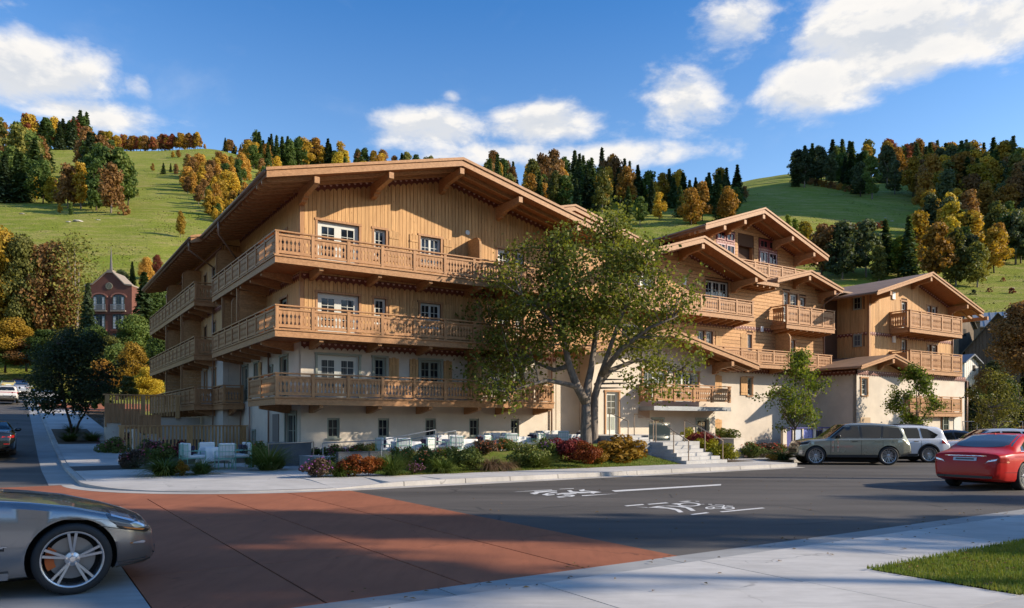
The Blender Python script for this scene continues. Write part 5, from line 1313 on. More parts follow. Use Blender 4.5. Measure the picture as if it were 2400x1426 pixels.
def broadleaf(seed, wide=0.5, base=0.22, n=1700, size=0.055, lob=28, column=False):
    """unit-height broadleaf tree: (trunk mesh, crown mesh)"""
    r = random.Random(seed); lobes = []
    for i in range(lob):
        t = (i + r.random()) / lob; z = base + (0.93 - base) * t
        env = math.sin(math.pi * (0.12 + 0.86 * t) ** (0.75 if not column else 0.9)) ** 0.7 * wide / 2
        a = r.uniform(0, 6.283); q = env * math.sqrt(r.random()) * 0.85; s = (0.065 + 0.055 * r.random()) * (wide / 0.5) ** 0.5
        lobes.append((q * math.cos(a), q * math.sin(a), min(z, 1 - s * 0.85), s))
    P, N = lobes_points(lobes, n, seed)
    crown = quads_mesh('crown', P, N, size, seed, jit=0.55)
    T = MB(); lean = (r.uniform(-.02, .02), r.uniform(-.02, .02))
    T.path([(0, 0, -0.03), (lean[0] * .3, lean[1] * .3, base * 0.6), (lean[0], lean[1], base + 0.2), (lean[0] * 2, lean[1] * 2, 0.75)], [0.020, 0.015, 0.011, 0.003], 6)
    for i in range(7):
        l = lobes[r.randrange(lob)]; z0 = base * 0.8 + r.random() * 0.25
        T.path([(lean[0], lean[1], z0), (l[0] * .5, l[1] * .5, (z0 + l[2]) / 2 + 0.02), l[:3]], [0.007, 0.005, 0.002], 5)
    tm = T.mesh('trunk', True); tm.materials.append(None); return tm, crown
def conifer(seed, wide=0.36, base=0.06, levels=17, n_per=52, size=0.05):
    r = random.Random(seed); rs = np.random.RandomState(seed); P = []; N = []
    for l in range(levels):
        t = l / (levels - 1); z = base + (0.985 - base) * t; R_ = wide / 2 * (1 - t) ** 0.85 * r.uniform(0.82, 1.1) + 0.012
        nb = max(4, int(10 - 5 * t)); a0 = r.uniform(0, 6.28)
        for b in range(nb):
            a = a0 + 6.283 * b / nb + r.uniform(-.2, .2); L = R_ * r.uniform(0.75, 1.1)
            m = max(3, int(n_per / nb * (1.15 - t * 0.6)))
            for q in range(m):
                s = (0.15 + 0.85 * (q + r.random()) / m); sp = 0.10 * L * (1.2 - s * .5)
                P.append((math.cos(a) * L * s + r.gauss(0, sp), math.sin(a) * L * s + r.gauss(0, sp), z - 0.42 * L * s * s + 0.10 * L * s + r.gauss(0, 0.008)))
                N.append((math.cos(a) * .4, math.sin(a) * .4, 1))
    crown = quads_mesh('crown', P, N, size, seed, elong=1.8, jit=0.35)
    T = MB().path([(0, 0, -0.03), (0, 0, 0.3), (0, 0, 0.97)], [0.017, 0.012, 0.002], 6).mesh('trunk', True); T.materials.append(None)
    return T, crown
HB = [broadleaf(11, .48, .18, 2300, .042, 44), broadleaf(12, .56, .20, 2500, .044, 48), broadleaf(13, .43, .12, 2300, .042, 44), broadleaf(14, .38, .22, 2000, .040, 40, True), broadleaf(15, .64, .14, 2600, .046, 54), broadleaf(16, .52, .26, 2300, .042, 46)]
HC = [conifer(21, .46, .05, 19, 80, .052), conifer(22, .40, .05, 19, 76, .05), conifer(23, .54, .08, 18, 84, .055)]
HS = [broadleaf(31, 1.25, .02, 900, .10, 16), broadleaf(32, 1.5, .02, 900, .11, 16)]     # low shrubs
NB = [broadleaf(41, .52, .20, 12000, .021, 70), broadleaf(42, .44, .26, 11000, .020, 64), broadleaf(43, .66, .22, 14000, .022, 80)]   # nearer trees
NCF = [conifer(51, .38, .05, 30, 150, .028), conifer(52, .32, .05, 30, 140, .028)]
NS = [broadleaf(61, .62, .16, 3400, .017, 70), broadleaf(62, .9, .05, 5200, .045, 40)]
def tree(proto, loc, h, pal, label, cat, group, name, wide=1.0, bark=None, rz=None):
    r = bpy.data.objects.new(name, None); COL.objects.link(r); r.location = loc; r.scale = (h * wide, h * wide, h); r.rotation_euler = (0, 0, rnd_t.uniform(0, 6.28) if rz is None else rz)
    tag(r, label, cat, group)
    t = bpy.data.objects.new('trunk', proto[0]); COL.objects.link(t); t.parent = r; sl = t.material_slots[0]; sl.link = 'OBJECT'; sl.material = bark or M_BARK
    c = bpy.data.objects.new('crown', proto[1]); COL.objects.link(c); c.parent = r; sl = c.material_slots[0]; sl.link = 'OBJECT'; sl.material = M_LEAF[pal]
    return r
rnd_t = random.Random(77)
DESC = {'spruce': 'dark spruce', 'fir': 'grey green fir', 'green': 'dark green tree', 'olive': 'olive green tree', 'yellow': 'yellow tree', 'gold': 'golden tree', 'orange': 'orange tree', 'rust': 'rust brown tree', 'red': 'dark red tree', 'teal': 'grey green poplar', 'bright': 'light green tree', 'maple': 'green tree'}
HILL = {}; HILLO = {}
def hill_tree(px, py, hpx, pal, where, wide=1.0):
    p = on_hill(px, py); h = hpx / F * p.y
    con = pal in ('spruce', 'fir'); proto = rnd_t.choice(HC if con else HB)
    HILL.setdefault((DESC[pal], where), []).append(px)
    o = tree(proto, p - Vector((0, 0, 0.3)), h, pal, DESC[pal] + ' ' + where, 'tree', DESC[pal] + 's ' + where, 'conifer' if con else 'autumn_tree' if pal in ('yellow', 'gold', 'orange', 'rust', 'red') else 'broadleaf_tree', wide, M_BARKD if con else rnd_t.choice([M_BARK, M_BARKD]))
    HILLO.setdefault((DESC[pal], where), []).append((px, o)); return o
def wood_(x0, x1, y0, y1, h0, h1, n, pals, where, test=None, wide=1.0):
    k = 0; tries = 0; placed = []; n = int(n * 1.22)
    while k < n and tries < n * 40:
        tries += 1; x = rnd_t.uniform(x0, x1); y = rnd_t.uniform(y0, y1)
        if test and not test(x, y): continue
        if any(abs(x - q) < 0.16 * (h0 + h1) / 2 * 0.7 and abs(y - w) < 5 for q, w in placed) and tries < n * 30: continue
        placed.append((x, y)); hill_tree(x, y, rnd_t.uniform(h0, h1), rnd_t.choice(pals), where, wide); k += 1
# left hill
wood_(-60, 100, 395, 440, 95, 140, 15, ['green', 'olive', 'gold', 'rust', 'olive', 'spruce'], 'in the top left wood')
wood_(60, 205, 328, 352, 55, 85, 15, ['olive', 'spruce', 'gold', 'red', 'green', 'fir'], 'along the top edge of the left meadow')
for x, y, h, p in ((188, 345, 92, 'spruce'), (203, 352, 88, 'spruce'), (30, 360, 70, 'gold'), (5, 365, 80, 'orange')): hill_tree(x, y, h, p, 'at the corner of the top left wood')
wood_(-40, 112, 440, 478, 80, 118, 13, ['spruce', 'spruce', 'fir', 'green'], 'in the dark row at the left edge')
for x, y, h, p in ((82, 474, 62, 'yellow'), (122, 478, 64, 'yellow'), (40, 470, 120, 'spruce')): hill_tree(x, y, h, p, 'in front of the dark row')
for x, y, h, p in ((160, 488, 106, 'rust'), (190, 490, 112, 'gold'), (226, 494, 124, 'green'), (260, 500, 122, 'rust'), (242, 484, 140, 'green'), (285, 484, 138, 'green'), (172, 482, 90, 'olive'), (208, 480, 120, 'green'), (300, 482, 110, 'green')): hill_tree(x, y, h, p, 'in the tall clump on the left meadow', 0.95)
wood_(195, 262, 415, 452, 95, 130, 10, ['spruce', 'green', 'fir', 'rust'], 'behind the tall clump on the left meadow')
for x, y, h, p in ((140, 500, 26, 'gold'), (167, 504, 32, 'green'), (423, 557, 66, 'gold')): hill_tree(x, y, h, p, 'standing alone low on the left meadow', 0.6 if h > 60 else 0.9)
wood_(262, 470, 338, 350, 28, 42, 34, ['orange', 'rust', 'gold', 'red', 'orange', 'rust', 'gold'], 'in the autumn wood on the left skyline')
wood_(205, 268, 330, 343, 25, 48, 8, ['olive', 'yellow', 'rust'], 'at the notch of the left skyline')
eb = lambda x, y: x > 415 + (y - 398) * 0.42 and y < 398 + (x - 415) * 0.85 + 45
wood_(415, 650, 402, 525, 42, 66, 66, ['gold', 'orange', 'rust', 'green', 'gold', 'orange', 'green', 'rust'], 'in the slanting wood beside the big roof', eb)
for x, y, h, p in ((358, 402, 20, 'orange'), (383, 409, 28, 'spruce'), (400, 404, 22, 'spruce'), (412, 412, 30, 'rust'), (405, 372, 18, 'gold'), (418, 370, 20, 'orange'), (542, 385, 18, 'spruce'), (556, 386, 14, 'rust'), (564, 383, 18, 'spruce'), (480, 335, 12, 'orange'), (505, 520, 34, 'gold')): hill_tree(x, y, h, p, 'dotted above the slanting wood')
wood_(575, 800, 375, 400, 48, 78, 34, ['spruce', 'fir', 'spruce', 'orange', 'green', 'gold'], 'on the dark ridge above the big roof')
wood_(520, 590, 340, 352, 16, 34, 10, ['orange', 'spruce', 'gold', 'rust'], 'at the far end of the left skyline')
wood_(790, 1060, 395, 425, 40, 66, 36, ['gold', 'orange', 'green', 'rust', 'spruce', 'yellow', 'olive'], 'on the autumn ridge above the big roof')
# behind the hotel and right hill
wood_(1130, 1480, 445, 500, 62, 108, 56, ['green', 'gold', 'rust', 'fir', 'spruce', 'olive', 'orange', 'fir'], 'in the wood behind the hotel roofs', wide=0.9)
wood_(1440, 1750, 455, 475, 26, 44, 24, ['rust', 'gold', 'spruce', 'orange', 'green'], 'on the skyline between the hills')
wood_(1470, 1750, 476, 530, 62, 95, 26, ['spruce', 'spruce', 'fir', 'gold', 'orange', 'spruce', 'green'], 'in the dark wood below the right meadow')
wood_(1862, 1990, 412, 440, 66, 92, 13, ['teal', 'teal', 'fir', 'spruce', 'teal'], 'at the left corner of the right wood')
wood_(1960, 2440, 395, 432, 68, 95, 40, ['gold', 'rust', 'green', 'spruce', 'olive', 'orange', 'yellow', 'fir', 'red'], 'along the top of the right hill')
wood_(1980, 2440, 432, 475, 80, 110, 32, ['gold', 'green', 'teal', 'rust', 'spruce', 'olive', 'gold'], 'in the right hill wood', lambda x, y: y > 432 + max(0, 2140 - x) * 0.02)
wood_(2165, 2450, 480, 640, 88, 128, 40, ['gold', 'green', 'teal', 'yellow', 'rust', 'spruce', 'olive', 'orange', 'teal'], 'on the steep side of the right hill', lambda x, y: x > 2150 + (y - 480) * 0.35 or y < 500)
for x, y, h, p in ((1885, 625, 110, 'yellow'), (1925, 650, 130, 'rust'), (1975, 655, 140, 'teal'), (2030, 650, 140, 'teal'), (2075, 645, 130, 'spruce'), (2105, 650, 100, 'bright'), (2130, 655, 150, 'spruce'), (2150, 640, 150, 'gold'), (2195, 668, 150, 'orange'), (2240, 670, 140, 'olive'), (2000, 640, 90, 'rust'), (2060, 660, 90, 'olive'), (2120, 640, 90, 'olive'), (2230, 600, 130, 'yellow'), (2275, 610, 120, 'gold'), (2330, 640, 110, 'gold'), (2380, 620, 130, 'teal'), (2290, 674, 112, 'olive'), (1862, 560, 50, 'bright'), (1845, 545, 44, 'bright')): hill_tree(x, y, h, p, 'just behind the far hotel roofs')
def scrub():
    rs = random.Random(44); P = []; N = []
    while len(P) < 16000:
        px = rs.uniform(-300, 2700); py = rs.uniform(395, 760); q = on_hill(px, py) if py > 430 or px < 700 else None
        if q is None: continue
        for _ in range(40): P.append((q.x + rs.gauss(0, .012 * q.y), q.y + rs.gauss(0, .02 * q.y), 0)); N.append((rs.gauss(0, .5), rs.gauss(0, .5), 1))
    for i, (x, y, _) in enumerate(P): P[i] = (x, y, hill_z(x / y * F + CXP, y) + .06)
    o = mobj('meadow_tufts', quads_mesh('meadow_tufts', P, N, .34, 3, 1.6, .5), M_TUFT); o['kind'] = 'stuff'
M_TUFT = leaf_mat('meadow tufts', [(0.06, 0.085, 0.014), (0.11, 0.14, 0.025), (0.20, 0.19, 0.06), (0.26, 0.22, 0.09)], .1, .2, 0)
scrub()
def shrub(px, py, wpx, pal, label, proto=None, group=None, name='shrub', z=None):
    p = on_hill(px, py); s = wpx / F * p.y / 1.3
    return tree(proto or rnd_t.choice(HS), p, s, pal, label, 'shrub', group, name)
ORD0 = ['first', 'second', 'third', 'fourth', 'fifth', 'sixth', 'seventh', 'eighth', 'ninth', 'tenth', 'eleventh', 'twelfth', 'thirteenth', 'fourteenth', 'fifteenth', 'sixteenth']
for i in range(16): shrub(1930 + i * 9, 546 - i * 0.6 + rnd_t.uniform(-3, 3), 22, rnd_t.choice(['rust', 'rust', 'red', 'olive']), (ORD0[i] + ' bush from the left in the low rust coloured row across the right meadow'), group='bushes across the right meadow')
for i in range(14): shrub(1870 + i * 11, 428 + i * 2.0, 22, rnd_t.choice(['rust', 'orange', 'olive']), (ORD0[i] + ' rust coloured bush from the left under the right hill trees'), group='bushes under the right hill trees')
shrub(290, 504, 38, 'rust', 'round brown bush right of the tall clump on the left meadow'); shrub(322, 461, 12, 'olive', 'small brown bush alone high on the left meadow')
for x, y, w, p, l in ((2283, 691, 16, 'teal', 'small dark bush on the lit meadow above the barns'), (2318, 685, 13, 'red', 'small pinkish bush on the lit meadow above the barns'), (2370, 688, 18, 'red', 'dark red bush below a pale stone on the lit meadow'), (2351, 660, 12, 'red', 'small pinkish bush highest on the lit meadow')): shrub(x, y, w, p, l)
ORD = ['leftmost', 'second', 'third', 'fourth', 'fifth', 'sixth', 'seventh', 'eighth', 'ninth', 'tenth', 'eleventh', 'twelfth', 'thirteenth', 'fourteenth', 'fifteenth', 'sixteenth', 'seventeenth', 'eighteenth', 'nineteenth', 'twentieth', 'twenty-first', 'twenty-second', 'twenty-third', 'twenty-fourth', 'twenty-fifth']
for (d, w), L in HILLO.items():
    L.sort(key=lambda q: q[0])
    if len(L) > 1:
        for i, (_, o) in enumerate(L):
            o['label'] = ('leftmost %s %s' % (d, w)) if i == 0 else ('rightmost %s %s' % (d, w)) if i == len(L) - 1 else '%s %s from the left %s' % (ORD[i], d, w)
# rocks on the meadows
def rock(px, py, wpx, label):
    p = on_hill(px, py); s = wpx / F * p.y / 2; r = random.Random(int(px)); bm = bmesh.new(); bmesh.ops.create_icosphere(bm, subdivisions=2, radius=1)
    for v in bm.verts: v.co *= r.uniform(0.75, 1.15); v.co.z *= 0.5
    me = bpy.data.meshes.new('rock'); bm.to_mesh(me); bm.free(); o = mobj('rock', me, M_ROCK); o.location = p; o.scale = (s, s * .7, s * .6); o.rotation_euler = (0, 0, r.uniform(-.5, .5)); tag(o, label, 'rock')
M_ROCK = plain('pale rock', (0.42, 0.39, 0.34), 0.9, var=0.25, scale=1.0, bump=0.4)
rock(52, 502, 14, 'flat pale rock farthest left on the left meadow'); rock(160, 521, 14, 'pale rock just left of the long rock on the left meadow'); rock(183, 519, 24, 'long pale rock in the middle of the left meadow'); rock(231, 516, 11, 'small pale rock right of the long rock on the left meadow'); rock(2374, 676, 9, 'pale stone standing above the dark red bush'); rock(2075, 511, 8, 'small stone alone on the dark right meadow'); rock(2090, 519, 12, 'low flat stone on the dark right meadow')

# nearer trees at the top of the side street (left edge)
def near(px, py, hpx, pal, label, proto, wide=1.0, bark=None, name='broadleaf_tree', Y=None, group=None):
    p = on_hill(px, py) if Y is None else Vector(((px - CXP) / F * Y, Y, EYE + (HZ - py) / F * Y))
    return tree(proto, p - Vector((0, 0, .2)), hpx / F * p.y, pal, label, 'tree', group, name, wide, bark)
near(2, 832, 305, 'gold', 'large golden orange tree at the left edge above the side street', NB[0], 1.0, name='autumn_tree')
near(58, 836, 290, 'olive', 'tall slim yellow green tree with a bare pole of a trunk by the street end', NB[1], 0.8)
near(122, 828, 268, 'rust', 'rust brown tree between the slim green tree and the bare tree', NB[2], 0.85, name='autumn_tree')
near(178, 832, 292, 'olive', 'thin nearly bare tree with visible branches left of the brick building', NS[0], 0.95, M_BARK)
near(30, 826, 190, 'green', 'dark green tree behind the golden tree at the left edge', NB[1], 1.1); near(90, 824, 210, 'green', 'dark green tree behind the slim yellow green tree', NB[2], 0.8); near(150, 822, 170, 'spruce', 'dark evergreen behind the rust brown tree', NCF[0], 1.4, M_BARKD, 'conifer')
near(206, 852, 190, 'fir', 'pale silvery evergreen overlapping the left side of the brick building', NCF[1], 1.0, M_BARKD, 'conifer', Y=104); near(338, 850, 215, 'spruce', 'dark evergreen overlapping the right side of the brick building', NCF[0], 1.15, M_BARKD, 'conifer', Y=102); near(318, 862, 130, 'green', 'dark bushy tree at the right foot of the brick building', NB[2], 1.2, Y=100); near(262, 872, 90, 'olive', 'olive bushy tree hiding the foot of the brick building', NB[0], 1.4, Y=98); near(225, 868, 110, 'green', 'dark bushy tree at the left foot of the brick building', NB[2], 1.2, Y=99); near(365, 842, 170, 'green', 'dark green tree between the brick building and the chalet', NB[0], 1.2)
near(310, 690, 78, 'spruce', 'small dark spruce on the slope right of the steeple', NCF[1], 1.0, M_BARKD, 'conifer'); near(342, 690, 90, 'orange', 'orange and yellow birch right of the small spruce', NB[1], 0.9, name='autumn_tree'); near(368, 660, 66, 'red', 'small red topped tree on the slope by the chalet eaves', NB[0], 0.8, name='autumn_tree')
near(255, 690, 55, 'olive', 'low green tree on the slope behind the steeple', NB[2], 1.3); near(285, 690, 60, 'teal', 'grey green thicket tree on the slope behind the brick gable', NB[0], 1.3); near(385, 720, 60, 'green', 'green thicket tree by the far end of the eaves', NB[2], 1.4)
near(312, 945, 150, 'gold', 'orange leaved small tree in the garden left of the chalet', NB[0], 1.0, name='autumn_tree', Y=66); near(345, 950, 96, 'yellow', 'yellow green small tree beside the far balconies', NB[2], 1.2, name='autumn_tree', Y=62); near(238, 925, 90, 'orange', 'low orange tree behind the dark street tree', NB[2], 1.2, name='autumn_tree', Y=64); near(275, 930, 130, 'green', 'dark green tree behind the orange garden tree', NB[2], 1.2, Y=75); near(215, 920, 140, 'spruce', 'dark evergreen behind the low orange tree', NCF[0], 1.6, M_BARKD, 'conifer', Y=80); near(375, 930, 150, 'green', 'dark green tree hidden behind the far balconies', NB[0], 1.2, Y=80)
near(100, 905, 110, 'spruce', 'dark evergreen in shade behind the street tree', NCF[1], 1.8, M_BARKD, 'conifer', Y=84)
for x, y, w, p, l in ((185, 958, 46, 'olive', 'round olive shrub at the top of the garden slope'), (215, 955, 44, 'green', 'round dark shrub next to the olive shrub on the garden slope'), (240, 950, 40, 'olive', 'low olive shrub nearest the board fence'), (300, 930, 60, 'olive', 'wide olive shrub behind the upper fence')):
    P = ground_at(x, y, 2.4); Y = 58; tree(HS[0], Vector(((x - CXP) / F * Y, Y, EYE + (HZ - y) / F * Y)), w / F * Y / 1.2, p, l, 'shrub', None, 'shrub')
for x, y, h, w, p_, l in ((12, 868, 90, 1.7, 'green', 'dark understorey bush tree below the golden tree at the left edge'), (62, 866, 80, 1.8, 'rust', 'rust understorey bush tree at the end of the street'), (108, 868, 100, 1.6, 'green', 'dark understorey bush tree below the rust brown tree'), (160, 868, 100, 1.6, 'olive', 'olive understorey bush tree below the bare tree'), (35, 850, 110, 1.4, 'gold', 'golden understorey tree between the left edge trees')):
    near(x, y, h, p_, l, NB[2], w, M_BARKD, 'understorey_tree', Y=112)
# right edge, behind the car park
near(2395, 905, 205, 'rust', 'large dark rust tree at the right edge in front of the barns', NB[2], 1.1, M_BARKD, 'autumn_tree', Y=72); near(2350, 990, 110, 'green', 'dark green tree below the brown barn', NB[0], 1.5, M_BARKD, Y=70); near(2265, 1000, 110, 'spruce', 'dark evergreen beside the right end of the hotel', NCF[0], 1.9, M_BARKD, 'conifer', Y=72); near(2310, 930, 70, 'rust', 'rust bush tree beside the small white house', NB[2], 1.3, M_BARKD, 'autumn_tree', Y=74); near(2400, 1000, 120, 'spruce', 'dark evergreen at the right edge behind the yellow street tree', NCF[1], 1.9, M_BARKD, 'conifer', Y=70); near(2300, 1000, 70, 'teal', 'grey green tree behind the yellow street tree', NB[1], 1.6, M_BARKD, Y=66)
near(2255, 890, 40, 'rust', 'low dark red thicket below the old barns', NB[2], 1.7, M_BARKD, 'autumn_tree', Y=80); near(2330, 900, 60, 'teal', 'grey green thicket below the barn doorway', NB[0], 1.7, M_BARKD, Y=78)
for x, w, p, l in ((2250, 50, 'red', 'dark red shrub at the foot of the hotel end wall'), (2290, 50, 'rust', 'rust shrub behind the wire fence'), (2325, 50, 'red', 'dark red shrub left of the yellow street tree trunk'), (2390, 60, 'rust', 'rust shrub right of the yellow street tree trunk')):
    Y = 58; tree(HS[1], Vector(((x - CXP) / F * Y, Y, -0.1)), w / F * Y / 1.2, p, l, 'shrub', None, 'shrub')

# ---- trees with real branching: limbs, twigs, leaves around the twigs
def branching(name, loc, limbs, blobs, ntw, nleaf, lsize, pal, bark, label, seed, spread=0.55, jit=1.1):
    r = random.Random(seed); root = thing(name, label, 'tree', loc)
    T = MB(); pts = []
    for path, r0, r1 in limbs:
        n = len(path); T.path(path, [r0 + (r1 - r0) * k / (n - 1) for k in range(n)], 10)
        for k in range(n - 1):
            for s in range(5):
                t = s / 5; pts.append((Vector(path[k]).lerp(Vector(path[k+1]), t), (k + t) / (n - 1)))
    LP = []; LN = []; w = [b[3] ** 2.4 for b in blobs]
    for i in range(ntw):
        b = r.choices(blobs, w)[0]
        d = Vector((r.gauss(0, 1), r.gauss(0, 1), r.gauss(0, 1))).normalized() * b[3] * (r.random() ** 0.45)
        tip = Vector(b[:3]) + Vector((d.x, d.y, d.z * 0.8))
        q = min(pts, key=lambda p: (p[0] - tip).length + (0.8 if p[1] < 0.35 else 0) + (1.5 if p[0].z > tip.z + 0.5 else 0))[0]
        L = (tip - q).length; mid = q.lerp(tip, 0.5) + Vector((r.gauss(0, .12), r.gauss(0, .12), 0.12)) * L * 0.6
        T.path([q, q.lerp(mid, .55), mid, mid.lerp(tip, .6), tip], [0.018 + 0.010 * L, 0.015 + 0.006 * L, 0.012, 0.008, 0.004], 5)
        m = nleaf // ntw
        for k in range(m):
            t = r.uniform(0.45, 1.05); c = (mid.lerp(tip, (t - .5) * 2) if t > .5 else q.lerp(mid, t * 2))
            o = Vector((r.gauss(0, 1), r.gauss(0, 1), r.gauss(0, .8))) * spread * 0.5
            LP.append(c + o); LN.append((o.x * .8, o.y * .8, 0.35))
    tr = T.build('trunk', bark, root, True); 
    cm = quads_mesh('crown', LP, LN, lsize, seed, 1.3, jit); c = bpy.data.objects.new('crown', cm); COL.objects.link(c); c.parent = root; sl = c.material_slots[0]; sl.link = 'OBJECT'; sl.material = M_LEAF[pal]
    return root
def hero():
    base = LW(11.1, -4.1, 0.45); Y0 = base.y
    def hp(px, py, d=0.0):
        Y = Y0 + d; return Vector(((px - CXP) / F * Y, Y, EYE + (HZ - py) / F * Y)) - base
    limbs = [([hp(1372, 1075), hp(1374, 1040), hp(1373, 1000), hp(1374, 950), hp(1376, 910, .1), hp(1386, 862, .3), hp(1394, 800, .6), hp(1412, 700, .8), hp(1432, 600, .6), hp(1444, 530, .3)], .30, .025),
             ([hp(1390, 1075, .3), hp(1391, 1040, .3), hp(1392, 990, .3), hp(1394, 930, .4), hp(1408, 880, .3), hp(1425, 830, -.2), hp(1452, 750, -.6), hp(1492, 670, -.8), hp(1525, 600, -.9)], .25, .025),
             ([hp(1374, 945), hp(1352, 905, -.2), hp(1335, 860, -.4), hp(1324, 810, -.6), hp(1316, 745, -.6), hp(1300, 650, -.3), hp(1285, 570, 0)], .22, .025),
             ([hp(1356, 908, -.2), hp(1325, 900, -.6), hp(1280, 892, -1.1), hp(1235, 905, -1.6), hp(1180, 925, -2.0)], .13, .03),
             ([hp(1334, 858, -.4), hp(1300, 868, .2), hp(1255, 850, .8), hp(1190, 800, 1.2), hp(1140, 770, 1.3)], .12, .025),
             ([hp(1398, 905, .4), hp(1432, 868, .8), hp(1490, 845, 1.1), hp(1555, 850, 1.0), hp(1610, 870, .8)], .15, .025),
             ([hp(1408, 880, .3), hp(1455, 820, -.8), hp(1520, 770, -1.4), hp(1590, 740, -1.8)], .15, .025),
             ([hp(1320, 790, -.6), hp(1270, 730, -1.2), hp(1215, 690, -1.6)], .10, .02)]
    blobs = [(1290, 590, 2.2, 0), (1440, 545, 1.9, .5), (1370, 620, 2.4, 0), (1400, 690, 2.6, -1.2), (1520, 640, 2.1, -.8), (1565, 720, 2.2, -.5), (1240, 690, 2.2, -.6), (1165, 790, 2.0, .8), (1140, 860, 1.7, .5), (1185, 930, 1.25, -1.8), (1345, 760, 2.2, .8), (1470, 770, 2.4, .8), (1590, 810, 1.9, -.6), (1560, 890, 1.3, .6), (1500, 860, 1.3, -.8), (1150, 700, 1.4, .2), (1250, 780, 1.7, -1.6), (1230, 880, 1.1, .8)]
    bl = []
    for px, py, r, d in blobs: p = hp(px, py, d); bl.append((p.x, p.y, p.z, r))
    branching('maple_tree', base, limbs, bl, 380, 22500, 0.125, 'maple', M_BARK, 'big spreading green tree with a forked grey trunk in front of the terrace tables', 5, 0.62)
hero()
def street_tree(x, y, z, h, w, base_h, pal, label, seed, stems=1, nl=5200, ls=0.10, bark=None):
    r = random.Random(seed); limbs = []; bl = []
    for s in range(stems):
        a = 6.283 * s / max(stems, 1) + .5; k = 0.0 if stems == 1 else 0.12 * w
        limbs.append(([Vector((0, 0, -.1)), Vector((math.cos(a) * k * .4, math.sin(a) * k * .4, base_h * .5)), Vector((math.cos(a) * k, math.sin(a) * k, base_h)), Vector((math.cos(a) * k * 1.8 + .05, math.sin(a) * k * 1.8, base_h + (h - base_h) * .5)), Vector((math.cos(a) * k * 2, math.sin(a) * k * 2, h * .96))], 0.055 * h / 5 + 0.01, 0.01))
    for i in range(9):
        a = r.uniform(0, 6.28); z0 = base_h * r.uniform(.85, 1.3); e = w * .5 * r.uniform(.5, .9)
        limbs.append(([Vector((0, 0, z0)), Vector((math.cos(a) * e * .5, math.sin(a) * e * .5, z0 + .35 * (h - base_h) * .6)), Vector((math.cos(a) * e, math.sin(a) * e, z0 + (h - base_h) * r.uniform(.3, .65)))], 0.028 * h / 5, 0.006))
    for i in range(22):
        t = (i + .5) / 22; zz = base_h + (h - base_h) * (0.06 + 0.9 * t); e = w / 2 * math.sin(math.pi * (0.16 + .80 * t) ** .85) * 0.8; a = r.uniform(0, 6.28); q = e * math.sqrt(r.random())
        bl.append((math.cos(a) * q, math.sin(a) * q, zz, w * .17))
    return branching('street_tree', (x, y, z), limbs, bl, 120, nl, ls, pal, bark or M_BARK, label, seed, 0.30 * w / 3.5)
street_tree(15.1, 40.0, .13, 5.6, 3.9, 1.25, 'bright', 'slender light green tree rising beside the bonnet of the green car', 101)
street_tree(24.0, 44.5, .0, 5.3, 3.5, 1.3, 'bright', 'small leafy tree in front of the balconies of the far chalet', 102, bark=M_BARKD)
street_tree(30.4, 47.0, -.1, 5.2, 3.9, 1.3, 'olive', 'yellow green tree on the right behind the red car', 103)
P = LW(-7.0, 17.0, gz(17) + .12); street_tree(P.x, P.y, P.z, 5.4, 6.0, 1.6, 'teal', 'dark multi stemmed tree standing in the shaded pavement of the side street', 104, 3, 14000, 0.11, M_BARKD)
# trees across the street, to the right of the view; they throw the long shadows over the road
for x, y, h, w, pal, pr in ((31, 8.6, 19.5, .46, 'gold', NB[0]), (29, 10.4, 11, .6, 'green', NB[2]), (42, 12.8, 17, .5, 'green', NB[0]), (47, 8.0, 19, .6, 'gold', NB[2])):
    tree(pr, (x, y, 0), h, pal, {31: 'tall golden roadside tree', 29: 'low green roadside tree', 42: 'tall dark green roadside tree', 47: 'farthest golden roadside tree'}[x] + ' out of view to the right', 'tree', None, 'roadside_tree', w)
def added_shade_trees():  # unseen trees added, crowns set high to shade the corner and the crossing
    bl = [(0, 0, 19.2, 2.4), (2.5, 1, 18.9, 2.2), (-2.5, -.6, 19, 2.2), (1, 3.0, 18.8, 2.0), (-1, -3.0, 19, 2.0), (3.0, 3.8, 18.6, 1.7), (0, 1, 20.6, 2.0), (4.5, -1, 18.4, 1.7), (-4, 2, 18.4, 1.7), (0, 4.6, 18.8, 1.6)]
    limbs = [([Vector((0, 0, -.1)), Vector((.1, 0, 6)), Vector((0, .1, 12)), Vector((0, 0, 20))], .34, .06)]
    tc = branching('roadside_tree', (26, 21.2, 0), limbs, bl, 200, 26000, 0.36, 'olive', M_BARK, 'very tall tree added for shade, its high crown out of view to the right', 9, 0.8)
    c = copy_tree(tc); c.location = (30.5, 4.6, 0); c['label'] = 'second very tall tree added for shade, out of view to the right'
added_shade_trees()
# ---------------------------------------------------------------- vehicles
def paint(name, col, metal=0.35, rough=0.28):
    m, g = new_mat(name)
    p = g.n('ShaderNodeNewGeometry').outputs['Position']
    dust = g.n('ShaderNodeTexNoise', i_Vector=p, i_Scale=3.0, i_Detail=5.0).outputs[0]
    b = g.n('ShaderNodeBsdfPrincipled', i_Base_Color=(*col, 1), i_Metallic=metal, i_Roughness=g.m('ADD', g.m('MULTIPLY', dust, 0.10), rough - 0.05))
    b.inputs['Coat Weight'].default_value = 0.8; b.inputs['Coat Roughness'].default_value = 0.04
    return finish(g, b, m)
M_TYRE = plain('tyre rubber', (0.018, 0.018, 0.019), 0.7, bump=0.1)
M_RIM = plain('silver alloy', (0.55, 0.55, 0.56), 0.28, 0.85)
M_RIMD = plain('dark alloy', (0.16, 0.16, 0.165), 0.3, 0.85)
M_DISC = plain('brake steel', (0.30, 0.29, 0.28), 0.4, 0.8)
M_CHR = plain('chrome', (0.72, 0.72, 0.73), 0.12, 1.0)
